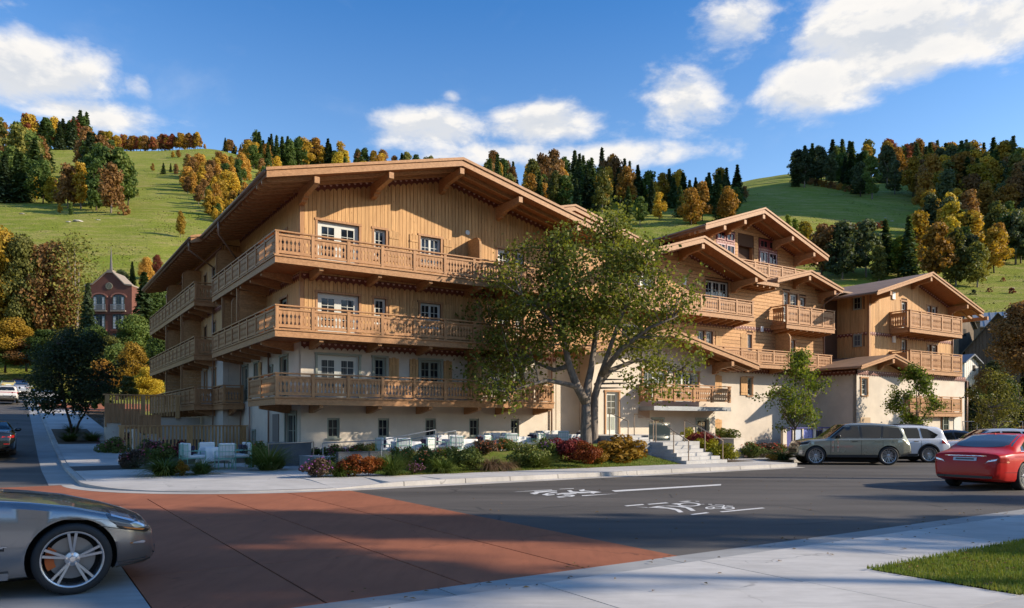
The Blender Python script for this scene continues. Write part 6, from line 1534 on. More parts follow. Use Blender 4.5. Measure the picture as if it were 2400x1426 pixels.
M_BLK = plain('black trim', (0.014, 0.014, 0.015), 0.4)
M_SEAM = plain('panel gap', (0.01, 0.01, 0.01), 0.8)
M_CGL = plain('tinted car glass', (0.010, 0.013, 0.016), 0.04, spec=0.55)
M_CGL2 = plain('pale car glass', (0.07, 0.085, 0.095), 0.06, spec=0.9)
M_LAMP = plain('headlamp glass', (0.10, 0.115, 0.13), 0.06, 0.1)
M_LENS = plain('lamp reflector', (0.75, 0.77, 0.8), 0.1, 0.6)
M_TAIL = plain('tail lamp red', (0.33, 0.012, 0.010), 0.12, coat=0.5)
M_AMB = plain('amber lens', (0.62, 0.20, 0.04), 0.15)
M_CAL = plain('orange caliper', (0.55, 0.12, 0.02), 0.35)
M_PLATE = plain('number plate', (0.55, 0.56, 0.58), 0.5)
M_YPL = plain('yellow sticker', (0.55, 0.36, 0.02), 0.5)

class Car:
    """body as one continuous loft: x runs from the nose (0) to the tail (L); y left, z up"""
    def __init__(s, L, top, belt, wid, bot, tum, roofw=0.14, crown=0.03, bulge=0.03):
        s.L = L; s.P = dict(top=top, belt=belt, wid=wid, bot=bot); s.tum = tum; s.rw = roofw; s.crown = crown; s.bulge = bulge
    def q(s, k, x):
        a = s.P[k]; xs = [p[0] for p in a]; ys = [p[1] for p in a]
        return float(np.interp(x, xs, ys))
    def section(s, x):
        t, bl, w, bo = s.q('top', x), s.q('belt', x), s.q('wid', x), s.q('bot', x)
        bl = min(bl, t - 0.03); pts = [(0, bo), (w * 0.80, bo), (w * 0.93, bo + 0.035), (w * 0.975, bo + 0.11)]
        h = bl - bo
        for k in (0.35, 0.55, 0.75): pts.append((w * (1.0 - 0.03 * abs(k - 0.58) / 0.4), bo + h * k))
        pts.append((w * 0.985, bl - 0.035)); pts.append((w * 0.955, bl + 0.0))
        gh = t - bl                                  # glasshouse height here
        y0 = w * 0.925
        rc = min(s.rw, gh * 0.8)
        y1 = y0 - s.tum * max(0, gh - rc)
        pts.append((y0, bl + min(0.015, gh * .2)))
        for k in (0.33, 0.66, 1.0): pts.append((y0 + (y1 - y0) * k, bl + 0.015 + (gh - rc - 0.015) * k if gh - rc > 0.02 else bl + 0.015 + 0.003 * k))
        yt, zt = pts[-1]
        ye = yt * 0.80 if gh > 0.2 else yt * 0.72
        pts.append((yt - (yt - ye) * 0.35, zt + (t - s.crown - zt) * 0.62)); pts.append((ye, t - s.crown * 0.75)); pts.append((ye * 0.5, t - s.crown * 0.2)); pts.append((0, t))
        return pts
    def y_at(s, x, z):
        p = s.section(x); zs = [a[1] for a in p[3:]]; ys = [a[0] for a in p[3:]]
        return float(np.interp(z, zs, ys))
    def z_at(s, x, y):
        p = s.section(x)[9:]; ys = [a[0] for a in p][::-1]; zs = [a[1] for a in p][::-1]
        return float(np.interp(abs(y), ys, zs))
    def end_x(s, y, z, rear=True):
        """where the tail (or nose) surface is met at (y, z)"""
        a, b = (s.L, s.L * 0.55) if rear else (0.0, s.L * 0.45)
        def inside(x):
            return z < s.z_at(x, y) and abs(y) < s.y_at(x, min(z, s.section(x)[-1][1]))
        n = 160
        for k in range(n + 1):
            x = a + (b - a) * k / n
            if inside(x): return x
        return b
def car_grid(name, pts, nu, nv, m, parent, smooth=True, thick=0.0):
    me = bpy.data.meshes.new(name); f = []
    for i in range(nu - 1):
        for j in range(nv - 1): f.append((i*nv+j, (i+1)*nv+j, (i+1)*nv+j+1, i*nv+j+1))
    me.from_pydata(pts, [], f); me.update(); bm = bmesh.new(); bm.from_mesh(me); bmesh.ops.recalc_face_normals(bm, faces=bm.faces)
    bmesh.ops.remove_doubles(bm, verts=bm.verts, dist=1e-5)
    c = sum((v.co.y for v in bm.verts)) 
    bm.to_mesh(me); bm.free()
    if smooth: me.polygons.foreach_set('use_smooth', [True] * len(me.polygons))
    return mobj(name, me, m, parent)
def span_y(poly, x):
    """vertical extent of a convex polygon at x"""
    zs = []
    n = len(poly)
    for i in range(n):
        (x0, z0), (x1, z1) = poly[i], poly[(i + 1) % n]
        if x0 == x1:
            if abs(x - x0) < 1e-9: zs += [z0, z1]
        elif min(x0, x1) - 1e-9 <= x <= max(x0, x1) + 1e-9: zs.append(z0 + (z1 - z0) * (x - x0) / (x1 - x0))
    return (min(zs), max(zs)) if zs else None
def side_patch(car, name, poly, m, parent, side=1, off=0.006, nu=20, nv=6):
    x0 = min(p[0] for p in poly); x1 = max(p[0] for p in poly); pts = []
    for i in range(nu):
        x = x0 + (x1 - x0) * (i + 0.0) / (nu - 1); lo, hi = span_y(poly, min(max(x, x0 + 1e-6), x1 - 1e-6))
        for j in range(nv):
            z = lo + (hi - lo) * j / (nv - 1); pts.append((x, side * (car.y_at(x, z) + off), z))
    return car_grid(name, pts, nu, nv, m, parent)
def top_patch(car, name, xa, xb, yw, m, parent, off=0.006, nu=12, nv=17, curve=0.0):
    """windscreen or rear window: from x = xa (front edge) to xb, half widths yw = (at xa, at xb)"""
    pts = []
    for i in range(nu):
        t = i / (nu - 1)
        for j in range(nv):
            u = 2 * j / (nv - 1) - 1; y = u * (yw[0] + (yw[1] - yw[0]) * t)
            x = xa + (xb - xa) * t + curve * u * u * (1 if xb > xa else -1)
            pts.append((x, y, car.z_at(x, y) + off))
    return car_grid(name, pts, nu, nv, m, parent)
def end_patch(car, name, poly, m, parent, rear=True, off=0.012, nu=16, nv=6):
    """patch on tail or nose; polygon in (y, z)"""
    y0 = min(p[0] for p in poly); y1 = max(p[0] for p in poly); pts = []
    for i in range(nu):
        y = y0 + (y1 - y0) * i / (nu - 1); lo, hi = span_y(poly, min(max(y, y0 + 1e-6), y1 - 1e-6))
        for j in range(nv):
            z = lo + (hi - lo) * j / (nv - 1); x = car.end_x(y, z, rear); pts.append((x + (off if rear else -off), y, z))
    return car_grid(name, pts, nu, nv, m, parent)
def wheel(parent, x, y, r, w, style, rim_m=None, side=1, caliper=None, turn=0.0):
    rim_m = rim_m or M_RIM
    t = thing('wheel', None, None, (x, y, r)); t.parent = parent; t.rotation_euler = (0, 0, turn)
    rr = r * (0.80 if style == 'five' else 0.76 if style != 'small' else 0.68)
    prof = [(rr, -w/2), (r * .93, -w/2), (r * .985, -w * .42), (r, -w * .3), (r, w * .3), (r * .985, w * .42), (r * .93, w/2), (rr, w/2), (rr - .012, w * .44), (rr - .012, -w * .44)]
    B = MB().lathe(prof, 44, 'y', closed=True)
    for k in range(60):
        a = 2 * math.pi * k / 60; c, s_ = math.cos(a), math.sin(a)
        B.add([((r+.003)*c - .006*s_, -w*.28, (r+.003)*s_ + .006*c), ((r+.003)*c + .006*s_, -w*.28, (r+.003)*s_ - .006*c), ((r+.003)*c + .006*s_, w*.28, (r+.003)*s_ - .006*c), ((r+.003)*c - .006*s_, w*.28, (r+.003)*s_ + .006*c)], [(0, 1, 2, 3)])
    B.build('tyre', M_TYRE, t, True)
    o = side * w / 2; i_ = side
    MB().lathe([(rr - .002, o - i_ * .004), (rr * .93, o - i_ * .002), (rr * .92, o - i_ * .03), (rr * .90, -o * .6), (rr * .97, -o * .9)], 44, 'y').build('rim', rim_m, t, True)
    MB().lathe([(0.0, o - i_ * w * .62), (rr * .74, o - i_ * w * .62), (rr * .74, o - i_ * w * .68), (0.0, o - i_ * w * .68)], 36, 'y').build('brake_disc', M_DISC, t, False)
    MB().lathe([(rr * .74, o - i_ * w * .72), (rr * .95, o - i_ * w * .72)], 30, 'y').build('wheel_well', M_DARK, t)
    if caliper:
        B = MB(); n = 10
        for k in range(n):
            a0, a1 = math.radians(-28 + 60 * k / n), math.radians(-28 + 60 * (k + 1) / n)
            q = [(rr*.55*math.cos(a0), rr*.55*math.sin(a0)), (rr*.83*math.cos(a0), rr*.83*math.sin(a0)), (rr*.83*math.cos(a1), rr*.83*math.sin(a1)), (rr*.55*math.cos(a1), rr*.55*math.sin(a1))]
            B.prism([(p, z) for p, z in q], o - i_ * w * .60, o - i_ * w * .42, 'b')
        B.build('caliper', caliper, t)
    S = MB()
    n, pair = {'five': (5, 2), 'ten': (10, 2), 'many': (20, 1), 'small': (6, 1), 'multi': (8, 2)}[style]
    for k in range(n):
        for q in ((-1, 1) if pair == 2 else (0,)):
            a = 2 * math.pi * k / n + math.pi / 2; spread = (0.085 if style == 'five' else 0.09 if style == 'ten' else .11) * q
            ai, ao = a + spread * .9, a + spread * 1.5
            ri, ro = rr * 0.20, rr * 0.94; wi, wo = (rr * .036, rr * .046) if style == 'five' else (rr * .026, rr * .026)
            d0, d1 = o - i_ * 0.012, o - i_ * 0.05; dc0, dc1 = o - i_ * 0.035, o - i_ * .08
            def pt(rad, ang, off): return (rad * math.cos(ang) - off * math.sin(ang), rad * math.sin(ang) + off * math.cos(ang))
            A = [pt(ri, ai, -wi), pt(ri, ai, wi), pt(ro, ao, wo), pt(ro, ao, -wo)]
            V = [(A[0][0], dc0, A[0][1]), (A[1][0], dc0, A[1][1]), (A[2][0], d0, A[2][1]), (A[3][0], d0, A[3][1]), (A[0][0], dc1, A[0][1]), (A[1][0], dc1, A[1][1]), (A[2][0], d1, A[2][1]), (A[3][0], d1, A[3][1])]
            S.add(V, [(0,1,2,3),(4,7,6,5),(0,4,5,1),(1,5,6,2),(2,6,7,3),(3,7,4,0)])
    S.lathe([(0, o - i_ * .028), (rr * .12, o - i_ * .028), (rr * .24, o - i_ * .038), (rr * .25, o - i_ * .08), (0, o - i_ * .08)], 24, 'y')
    sp = S.build('spokes', rim_m, t); sp['kind'] = 'stuff'
    if style in ('five', 'small'):
        for k in range(5):
            a = 2 * math.pi * k / 5 + math.pi / 2; c = (rr * .185 * math.cos(a), 0, rr * .185 * math.sin(a))
            MB().lathe([(0, o - i_ * .012), (rr * .038, o - i_ * .012), (rr * .045, o - i_ * .04)], 10, 'y', c).build('lug_nut', M_CHR, t)
        MB().lathe([(0, o - i_ * .02), (rr * .085, o - i_ * .02), (rr * .10, o - i_ * .03)], 18, 'y').build('hub_cap', M_CHR, t)
    else: MB().lathe([(0, o - i_ * .018), (rr * .10, o - i_ * .018), (rr * .12, o - i_ * .03)], 16, 'y').build('hub_cap', rim_m, t)
    return t
def make_car(name, label, cat, car, body_m, r, xf, xr, loc, heading, wstyle, rim=None, arch=0.045, lower=None, caliper=None, group=None, arch_trim=None, track=None):
    """heading: world direction in which the nose points"""
    root = thing(name, label, cat, loc, 0, group)
    h = Vector((heading[0], heading[1], 0)).normalized()
    # model x runs nose -> tail, so x axis = -heading
    X = -h; Yv = Vector((-X.y, X.x, 0)); root.rotation_euler = (0, 0, math.atan2(X.y, X.x))
    root.location = Vector(loc) - X * (xf)                     # loc is the ground point under the middle of the front axle
    n = 90; pts = []; xs = [car.L * (0.5 - 0.5 * math.cos(math.pi * k / (n - 1))) for k in range(n)]
    v = []; f = []
    m = len(car.section(1.0))
    for x in xs:
        sct = car.section(x)
        v += [(x, y, z) for y, z in sct] + [(x, -y, z) for y, z in sct[-2:0:-1]]
    k = 2 * m - 2
    for i in range(n - 1):
        for j in range(k): f.append((i*k+j, i*k+(j+1) % k, (i+1)*k+(j+1) % k, (i+1)*k+j))
    f += [tuple(range(k)), tuple(range(n*k-1, (n-1)*k-1, -1))]
    me = bpy.data.meshes.new('body'); me.from_pydata(v, [], f); me.update(); bm = bmesh.new(); bm.from_mesh(me); bmesh.ops.recalc_face_normals(bm, faces=bm.faces); bm.to_mesh(me); bm.free()
    me.polygons.foreach_set('use_smooth', [True] * len(me.polygons))
    me.materials.append(body_m); me.materials.append(M_DARK)
    tmp = bpy.data.objects.new('tmp', me); COL.objects.link(tmp); cuts = []
    W_ = max(p[1] for p in car.P['wid'])
    for x in (xf, xr):
        for s in (1, -1):
            B = MB().lathe([(0.001, s * (W_ - .34)), (r + arch, s * (W_ - .34)), (r + arch, s * (W_ + .2)), (0.001, s * (W_ + .2))], 40, 'y', (x, 0, r))
            cm = B.mesh('cut'); cm.materials.append(body_m); cm.materials.append(M_DARK); cm.polygons.foreach_set('material_index', [1] * len(cm.polygons))
            bmx = bmesh.new(); bmx.from_mesh(cm); bmesh.ops.remove_doubles(bmx, verts=bmx.verts, dist=0.002); bmesh.ops.recalc_face_normals(bmx, faces=bmx.faces); bmx.to_mesh(cm); bmx.free()
            co = bpy.data.objects.new('cut', cm); COL.objects.link(co); cuts.append(co)
            md = tmp.modifiers.new('b', 'BOOLEAN'); md.object = co; md.operation = 'DIFFERENCE'; md.solver = 'EXACT'
    dg = bpy.context.evaluated_depsgraph_get(); dg.update(); me2 = bpy.data.meshes.new_from_object(tmp.evaluated_get(dg))
    bpy.data.objects.remove(tmp)
    for c in cuts: bpy.data.objects.remove(c)
    try:
        me2.set_sharp_from_angle(angle=R(38))
    except Exception: pass
    body = bpy.data.objects.new('body', me2); COL.objects.link(body); body.parent = root
    for s in (1, -1):
        for x in (xf, xr):
            w = 0.235 if r > .33 else .2
            tr = (track if track else W_ - w / 2 - 0.015)
            wheel(root, x, s * tr, r, w, wstyle, rim, s, caliper if x == xf else None)
            if arch_trim:
                B = MB()
                for q in range(24):
                    a0, a1 = math.pi * (q - .0) / 24, math.pi * (q + 1) / 24
                    def pp(a, rad): return (x + rad * math.cos(a), r + rad * math.sin(a))
                    A = [pp(a0, r + arch - .004), pp(a1, r + arch - .004), pp(a1, r + arch + .055), pp(a0, r + arch + .055)]
                    B.add([(p[0], s * (car.y_at(p[0], p[1]) + .012), p[1]) for p in A], [(0, 1, 2, 3)])
                    B.add([(A[0][0], s * (car.y_at(*A[0]) + .012), A[0][1]), (A[1][0], s * (car.y_at(*A[1]) + .012), A[1][1]), (A[1][0], s * (car.y_at(*A[1]) - .06), A[1][1]), (A[0][0], s * (car.y_at(*A[0]) - .06), A[0][1])], [(0, 1, 2, 3)])
                B.build('arch_trim', arch_trim, root)
    MB().box(xf - .25, xr + .25, -W_ + .36, W_ - .36, 0.13, 0.45).build('underbody', M_DARK, root)
    return root
def seams(car, root, xs, zlo, zhi):
    for s in (1, -1):
        for x in xs: side_patch(car, 'seam', [(x - .006, zlo), (x + .006, zlo), (x + .006, zhi), (x - .006, zhi)], M_SEAM, root, s, .0035, 2, 10)
def handle(car, root, x, z, m, L=0.2):
    for s in (1, -1):
        B = MB(); y = car.y_at(x, z); B.box(x - L/2, x + L/2, min(s*(y+.0), s*(y+.035)), max(s*y, s*(y+.035)), z - .014, z + .014); B.build('door_handle', m, root)
def mirror(car, root, x, z, m):
    for s in (1, -1):
        y = car.y_at(x, z); bm = bmesh.new(); bmesh.ops.create_uvsphere(bm, u_segments=14, v_segments=10, radius=1); me = bpy.data.meshes.new('mirror'); bm.to_mesh(me); bm.free(); me.polygons.foreach_set('use_smooth', [True] * len(me.polygons))
        o = mobj('mirror', me, m, root); o.location = (x, s * (y + .14), z + .08); o.scale = (.07, .13, .085)
        MB().tube((x, s * (y - .01), z + .02), (x, s * (y + .10), z + .06), .02).build('mirror_arm', M_BLK, root)

# -- silver coupe at the left edge (only its front half is in view)
def silver_coupe():
    c = Car(4.75, top=[(0, .40), (.015, .50), (.04, .585), (.09, .645), (.2, .70), (.45, .79), (.8, .885), (1.15, .945), (1.5, .985), (1.72, 1.0), (2.0, 1.14), (2.4, 1.32), (2.85, 1.385), (3.4, 1.33), (4.1, 1.10), (4.5, 1.04), (4.68, .98), (4.75, .6)],
            belt=[(0, .37), (.04, .54), (.09, .60), (.2, .655), (.45, .735), (.8, .83), (1.15, .885), (1.6, .93), (2.2, .95), (3.6, .97), (4.7, .93), (4.75, .55)],
            wid=[(0, .50), (.04, .62), (.12, .73), (.25, .82), (.45, .885), (.7, .925), (1.0, .94), (1.5, .925), (2.6, .915), (3.4, .95), (3.9, .96), (4.5, .88), (4.75, .7)],
            bot=[(0, .24), (.1, .20), (.4, .19), (1.3, .17), (3.3, .17), (4.4, .22), (4.75, .34)], tum=.42)
    P = Vector((-4.32, 7.35, 0)) + VX * 0.82
    M = paint('silver grey metallic paint', (0.265, 0.268, 0.275), 0.75, 0.26)
    root = make_car('silver_coupe', 'silver grey sports coupe with an orange brake caliper at the left edge', 'car', c, M, .345, .78, 3.55, P, UX, 'five', M_RIM, caliper=M_CAL, arch=.05)
    for s in (1, -1):
        h = side_patch(c, 'headlight', [(.05, .575), (.08, .635), (.30, .735), (.50, .785), (.46, .70), (.34, .60), (.10, .535)], M_LAMP, root, s, .006, 24, 8)
        side_patch(c, 'lamp_bezel', [(.06, .560), (.40, .640), (.36, .605), (.10, .535)], M_BLK, h, s, .010, 18, 3)
        side_patch(c, 'lamp_blade', [(.14, .665), (.44, .765), (.44, .735), (.17, .635)], M_LENS, h, s, .011, 14, 3); side_patch(c, 'projector', [(.09, .595), (.20, .655), (.27, .645), (.22, .59)], M_LENS, h, s, .012, 10, 4)
        side_patch(c, 'amber_reflector', [(.12, .575), (.34, .622), (.30, .598), (.14, .56)], M_AMB, h, s, .013, 10, 3)
        side_patch(c, 'side_marker', [(.11, .438), (.13, .455), (.235, .452), (.25, .44), (.13, .425)], M_LENS, root, s, .007, 10, 4); side_patch(c, 'side_marker', [(.235, .452), (.27, .447), (.25, .436)], M_AMB, root, s, .008, 5, 3)
        side_patch(c, 'bumper_seam', [(.30, .590), (.42, .62), (.56, .652), (.56, .646), (.42, .614), (.30, .584)], M_SEAM, root, s, .004, 12, 2)
        side_patch(c, 'side_vent', [(1.33, .50), (1.53, .53), (1.53, .49), (1.33, .47)], M_BLK, root, s, .004, 8, 4); side_patch(c, 'vent_rim', [(1.31, .515), (1.55, .545), (1.55, .533), (1.31, .503)], M_CHR, root, s, .01, 8, 2); side_patch(c, 'vent_slat', [(1.34, .507), (1.51, .515), (1.51, .505), (1.34, .495)], M_CHR, root, s, .012, 8, 2)
        side_patch(c, 'side_window', [(1.95, .98), (2.55, 1.27), (3.1, 1.27), (3.65, 1.05), (3.6, .995)], M_CGL, root, s)
        side_patch(c, 'fender_crease', [(.45, .705), (1.6, .80), (1.6, .796), (.45, .702)], M, root, s, .006, 20, 2)
        side_patch(c, 'sill', [(1.30, .20), (3.2, .20), (3.2, .275), (1.30, .265)], M, root, s, .02, 10, 3)
        side_patch(c, 'bumper_lip', [(.06, .262), (.40, .232), (.40, .215), (.06, .245)], M_BLK, root, s, .012, 12, 2)
    seams(c, root, (1.62, 2.95), .27, .92)
    top_patch(c, 'windscreen', 1.74, 2.36, (.74, .58), M_CGL, root, curve=.12); top_patch(c, 'rear_window', 3.25, 4.0, (.55, .62), M_CGL, root)
    top_patch(c, 'hood_scoop', .95, 1.35, (.10, .13), M_BLK, root, off=.004, nv=5)
    for u in (-.42, .42):
        B = MB().tube((1.68, u, 1.015), (1.84, u - .36, 1.10), .012, n=6); B.build('wiper', M_BLK, root)
    end_patch(c, 'grille', [(-.45, .42), (-.40, .54), (.40, .54), (.45, .42)], M_BLK, root, False); end_patch(c, 'lower_intake', [(-.5, .27), (-.48, .36), (.48, .36), (.5, .27)], M_BLK, root, False)
    mirror(c, root, 1.95, .98, M); handle(c, root, 2.75, .80, M, .22)
silver_coupe()

def suv_car(L=5.0, H=1.86, hood=1.17, belt=1.13, bot=.33, w=.98, nose=.95, tum=.26, tail=4.8, ws=(1.28, 2.02), boxy=True):
    return Car(L, top=[(0, nose * .6), (.02, nose * .86), (.06, nose), (.14, nose + .08), (.5, hood - .04), (ws[0] - .1, hood), (ws[0] + .02, hood + .03), (ws[1], H - .08), (ws[1] + .35, H - .015), (ws[1] + 1.1, H), (tail - .9, H - .03), (tail - .3, H - .09), (tail - .12, H - .17), (tail + .04, belt + .1), (tail + .12, belt - .06), (L - .02, belt - .18), (L, bot + .25)],
               belt=[(0, nose * .55), (.03, nose * .8), (.14, nose + .0), (.5, hood - .12), (1.2, belt - .03), (2, belt), (tail - .2, belt + .02), (L - .02, belt - .25), (L, bot + .2)],
               wid=[(0, w * .74), (.05, w * .84), (.16, w * .925), (.4, w * .985), (.9, w), (tail - .7, w), (tail - .15, w * .965), (L - .06, w * .90), (L, w * .82)],
               bot=[(0, bot + .08), (.2, bot + .02), (.6, bot), (L - .7, bot), (L - .1, bot + .12), (L, bot + .17)], tum=tum, roofw=.12)
# -- sage green luxury off-roader
def green_suv():
    c = suv_car(4.47, 1.74, 1.11, 1.07, .31, .95, .90, .24, 4.28, (1.16, 1.86)); fw = ground_at(1911, 1090, 0); rw = ground_at(2083, 1091, 0); hd = (fw - rw); hd.z = 0; hd.normalize()
    side = Vector((-hd.y, hd.x, 0)); 
    M = paint('sage green metallic paint', (0.36, 0.355, 0.275), 0.55, 0.26)
    # the near side faces the camera
    ctr = fw + Vector((0.11, .99, 0)) * .84
    k = 2.88 / 3.0
    root = make_car('green_suv', 'sage green off-road car with black roof pillars parked nose in at the kerb', 'car', c, M, .385, .70, 3.55, ctr, hd, 'multi', M_RIM, arch=.04)
    for s in (1, -1):
        side_patch(c, 'front_window', [(1.40, 1.11), (1.90, 1.55), (2.05, 1.59), (2.42, 1.60), (2.46, 1.11)], M_CGL, root, s); side_patch(c, 'rear_window', [(2.54, 1.11), (2.51, 1.60), (3.32, 1.58), (3.26, 1.11)], M_CGL, root, s)
        side_patch(c, 'quarter_window', [(3.32, 1.11), (3.39, 1.58), (3.98, 1.52), (4.16, 1.19), (4.1, 1.11)], M_CGL, root, s)
        side_patch(c, 'pillar', [(2.455, 1.11), (2.425, 1.60), (2.515, 1.60), (2.545, 1.11)], M_BLK, root, s, .008, 6, 6); side_patch(c, 'pillar', [(3.255, 1.11), (3.315, 1.58), (3.395, 1.58), (3.325, 1.11)], M_BLK, root, s, .008, 6, 6)
        side_patch(c, 'pillar', [(1.26, 1.10), (1.84, 1.58), (1.92, 1.565), (1.41, 1.105)], M_BLK, root, s, .009, 14, 4)
        side_patch(c, 'headlight', [(.05, .82), (.08, .905), (.54, .985), (.44, .94), (.36, .85), (.12, .80)], M_BLK, root, s, .008, 20, 6)
        side_patch(c, 'daytime_lamp', [(.10, .818), (.36, .855), (.47, .935), (.485, .915), (.375, .83), (.10, .798)], M_LENS, root, s, .014, 20, 3)
        for z in (.44, .52): side_patch(c, 'bumper_vent', [(.05, z), (.06, z + .06), (.26, z + .06), (.28, z)], M_CHR, root, s, .010, 10, 5); side_patch(c, 'vent_slot', [(.06, z + .02), (.06, z + .04), (.26, z + .04), (.27, z + .02)], M_BLK, root, s, .016, 8, 2)
        for x in (1.34, 1.44, 1.54): side_patch(c, 'door_blade', [(x, .54), (x, .99), (x + .045, .99), (x + .045, .54)], M_CHR if x != 1.44 else M, root, s, .012, 3, 8)
        side_patch(c, 'sill', [(1.14, .32), (3.12, .32), (3.12, .42), (1.14, .42)], M_BLK, root, s, .012, 10, 3); side_patch(c, 'rear_cladding', [(4.0, .40), (4.44, .55), (4.44, .49), (4.0, .34)], M_BLK, root, s, .012, 10, 3)
        side_patch(c, 'belt_strip', [(1.25, 1.092), (4.14, 1.110), (4.14, 1.098), (1.25, 1.080)], M_BLK, root, s, .009, 20, 2)
        side_patch(c, 'roof_strip', [(1.9, 1.615), (2.4, 1.64), (4.0, 1.60), (4.0, 1.58), (2.4, 1.615), (1.9, 1.59)], M_BLK, root, s, .006, 24, 2)
        side_patch(c, 'fuel_flap', [(3.72, .93), (3.72, 1.05), (3.9, 1.05), (3.9, .93)], M, root, s, .006, 4, 4)
    seams(c, root, (1.28, 2.48, 3.32), .43, 1.07); handle(c, root, 2.22, .97, M_BLK, .2); handle(c, root, 3.12, .97, M, .2); mirror(c, root, 1.58, 1.10, M_BLK)
    top_patch(c, 'windscreen', 1.18, 1.84, (.78, .66), M_CGL, root, curve=.10)
    end_patch(c, 'grille', [(-.62, .76), (-.60, .88), (.60, .88), (.62, .76)], M_BLK, root, False)
    for k in range(4): end_patch(c, 'grille_bar', [(-.60, .775 + .027 * k), (-.60, .785 + .027 * k), (.60, .785 + .027 * k), (.60, .775 + .027 * k)], M_CHR, root, False, .022)
    end_patch(c, 'lower_grille', [(-.62, .50), (-.62, .64), (.62, .64), (.62, .50)], M_BLK, root, False)
    end_patch(c, 'tail_panel', [(-.84, .78), (-.84, .98), (.84, .98), (.84, .78)], M_BLK, root, True)
    B = MB().lathe([(0, .05), (.03, .04), (.035, 0)], 12, 'z', (3.6, 0, 1.73)); B.build('aerial', M_BLK, root, True)
    # seats seen through the front side glass are part of the cabin
green_suv()

def simple_suv(name, label, c, M, r, xf, xr, loc, hd, style='many', rim=None, glass=None, rails=True, arch_trim=None, group=None, tailm=None, plate=True, rear_hi=None):
    root = make_car(name, label, 'car', c, M, r, xf, xr, loc, hd, style, rim, arch_trim=arch_trim, group=group)
    L = c.L; glass = glass or M_CGL
    bl = c.q('belt', 2.2) + .035; tp = c.q('top', 2.6) - .14
    for s in (1, -1):
        side_patch(c, 'front_window', [(1.42, bl), (1.95, tp - .06), (2.45, tp), (2.48, bl)], glass, root, s); side_patch(c, 'rear_window', [(2.56, bl), (2.53, tp), (3.28, tp), (3.34, bl)], glass, root, s)
        side_patch(c, 'quarter_window', [(3.42, bl), (3.36, tp), (L - .95, tp - .05), (L - .52, bl + .16), (L - .7, bl)], glass, root, s)
        side_patch(c, 'sill', [(xf + r + .08, c.q('bot', 2) + .01), (xr - r - .08, c.q('bot', 2) + .01), (xr - r - .08, c.q('bot', 2) + .13), (xf + r + .08, c.q('bot', 2) + .13)], M_BLK, root, s, .01, 8, 3)
        side_patch(c, 'tail_light', [(L - .42, bl - .22), (L - .40, bl - .06), (L - .06, bl - .10), (L - .06, bl - .22)], tailm or M_TAIL, root, s, .01, 10, 5)
        side_patch(c, 'headlight', [(.08, c.q('top', .1) - .16), (.1, c.q('top', .1) - .05), (.5, c.q('top', .5) - .12), (.42, c.q('top', .5) - .22)], M_LAMP, root, s, .008, 12, 5)
        if rails:
            B = MB().path([(1.95, s * .60, c.z_at(1.95, .60) - .01), (2.1, s * .60, c.z_at(2.1, .6) + .05), (2.9, s * .60, c.z_at(2.9, .6) + .055), (L - 1.0, s * .60, c.z_at(L - 1.0, .6) + .05), (L - .85, s * .60, c.z_at(L - .85, .6) - .01)], [.02] * 5, 6); B.build('roof_rail', M_BLK, root, True)
    seams(c, root, (1.38, 2.52, 3.36), c.q('bot', 2) + .12, bl - .05); handle(c, root, 2.3, bl - .12, M_CHR); handle(c, root, 3.15, bl - .12, M_CHR); mirror(c, root, 1.6, bl, M)
    top_patch(c, 'windscreen', 1.30, 1.95, (.76, .64), M_CGL, root, curve=.10)
    end_patch(c, 'back_window', [(-.66, bl + .05), (-.54, tp - .04), (.54, tp - .04), (.66, bl + .05)], M_CGL, root, True, .012)
    if rear_hi:
        end_patch(c, 'lamp_bar', [(-.80, bl - .14), (-.80, bl - .08), (.80, bl - .08), (.80, bl - .14)], M_TAIL, root, True, .014)
    end_patch(c, 'bumper', [(-.80, c.q('bot', L) + .02), (-.82, c.q('bot', L) + .19), (.82, c.q('bot', L) + .19), (.80, c.q('bot', L) + .02)], M_BLK, root, True, .012)
    if plate: end_patch(c, 'number_plate', [(-.26, bl - .42), (-.26, bl - .30), (.26, bl - .30), (.26, bl - .42)], M_PLATE, root, True, .03, 4, 3)
    return root
hd = Vector((-0.994, 0.115, 0))
c2 = suv_car(4.62, 1.66, 1.06, 1.02, .26, .915, .86, .24, 4.42, (1.30, 1.95))
simple_suv('white_suv', 'white compact off-road car with dark wheel arches parked behind the green car', c2, paint('pearl white paint', (0.66, 0.67, 0.69), 0.05, 0.25), .37, .88, 3.68, ground_at(2182, 1085, 0) + Vector((-.94 * .0 - 2.8 * .994, 2.8 * .115 + .85, 0)), hd, 'many', M_RIM, arch_trim=M_BLK)
def sedan_car(L=4.85, H=1.43, w=.92, fast=False):
    return Car(L, top=[(0, .45), (.02, .58), (.07, .68), (.2, .76), (.6, .86), (1.2, .94), (1.5, .97), (2.1, 1.30), (2.45, H - .02), (2.9, H), (3.3, H - .04), (3.8, 1.22), (4.12, 1.06), (4.3, 1.015), (4.62, .985), (L - .1, .95), (L - .06, .90), (L - .015, .70), (L, .45)],
               belt=[(0, .42), (.07, .60), (.2, .68), (.6, .78), (1.2, .87), (1.6, .91), (3.6, .945), (4.3, .93), (L - .1, .88), (L - .02, .62), (L, .42)],
               wid=[(0, w * .62), (.06, w * .76), (.2, w * .90), (.5, w * .97), (1.0, w), (3.6, w * 1.01), (4.2, w * .98), (4.55, w * .93), (L - .12, w * .86), (L - .03, w * .80), (L, w * .74)],
               bot=[(0, .26), (.3, .20), (.8, .18), (3.9, .18), (4.5, .22), (L, .30)], tum=.46, roofw=.15)
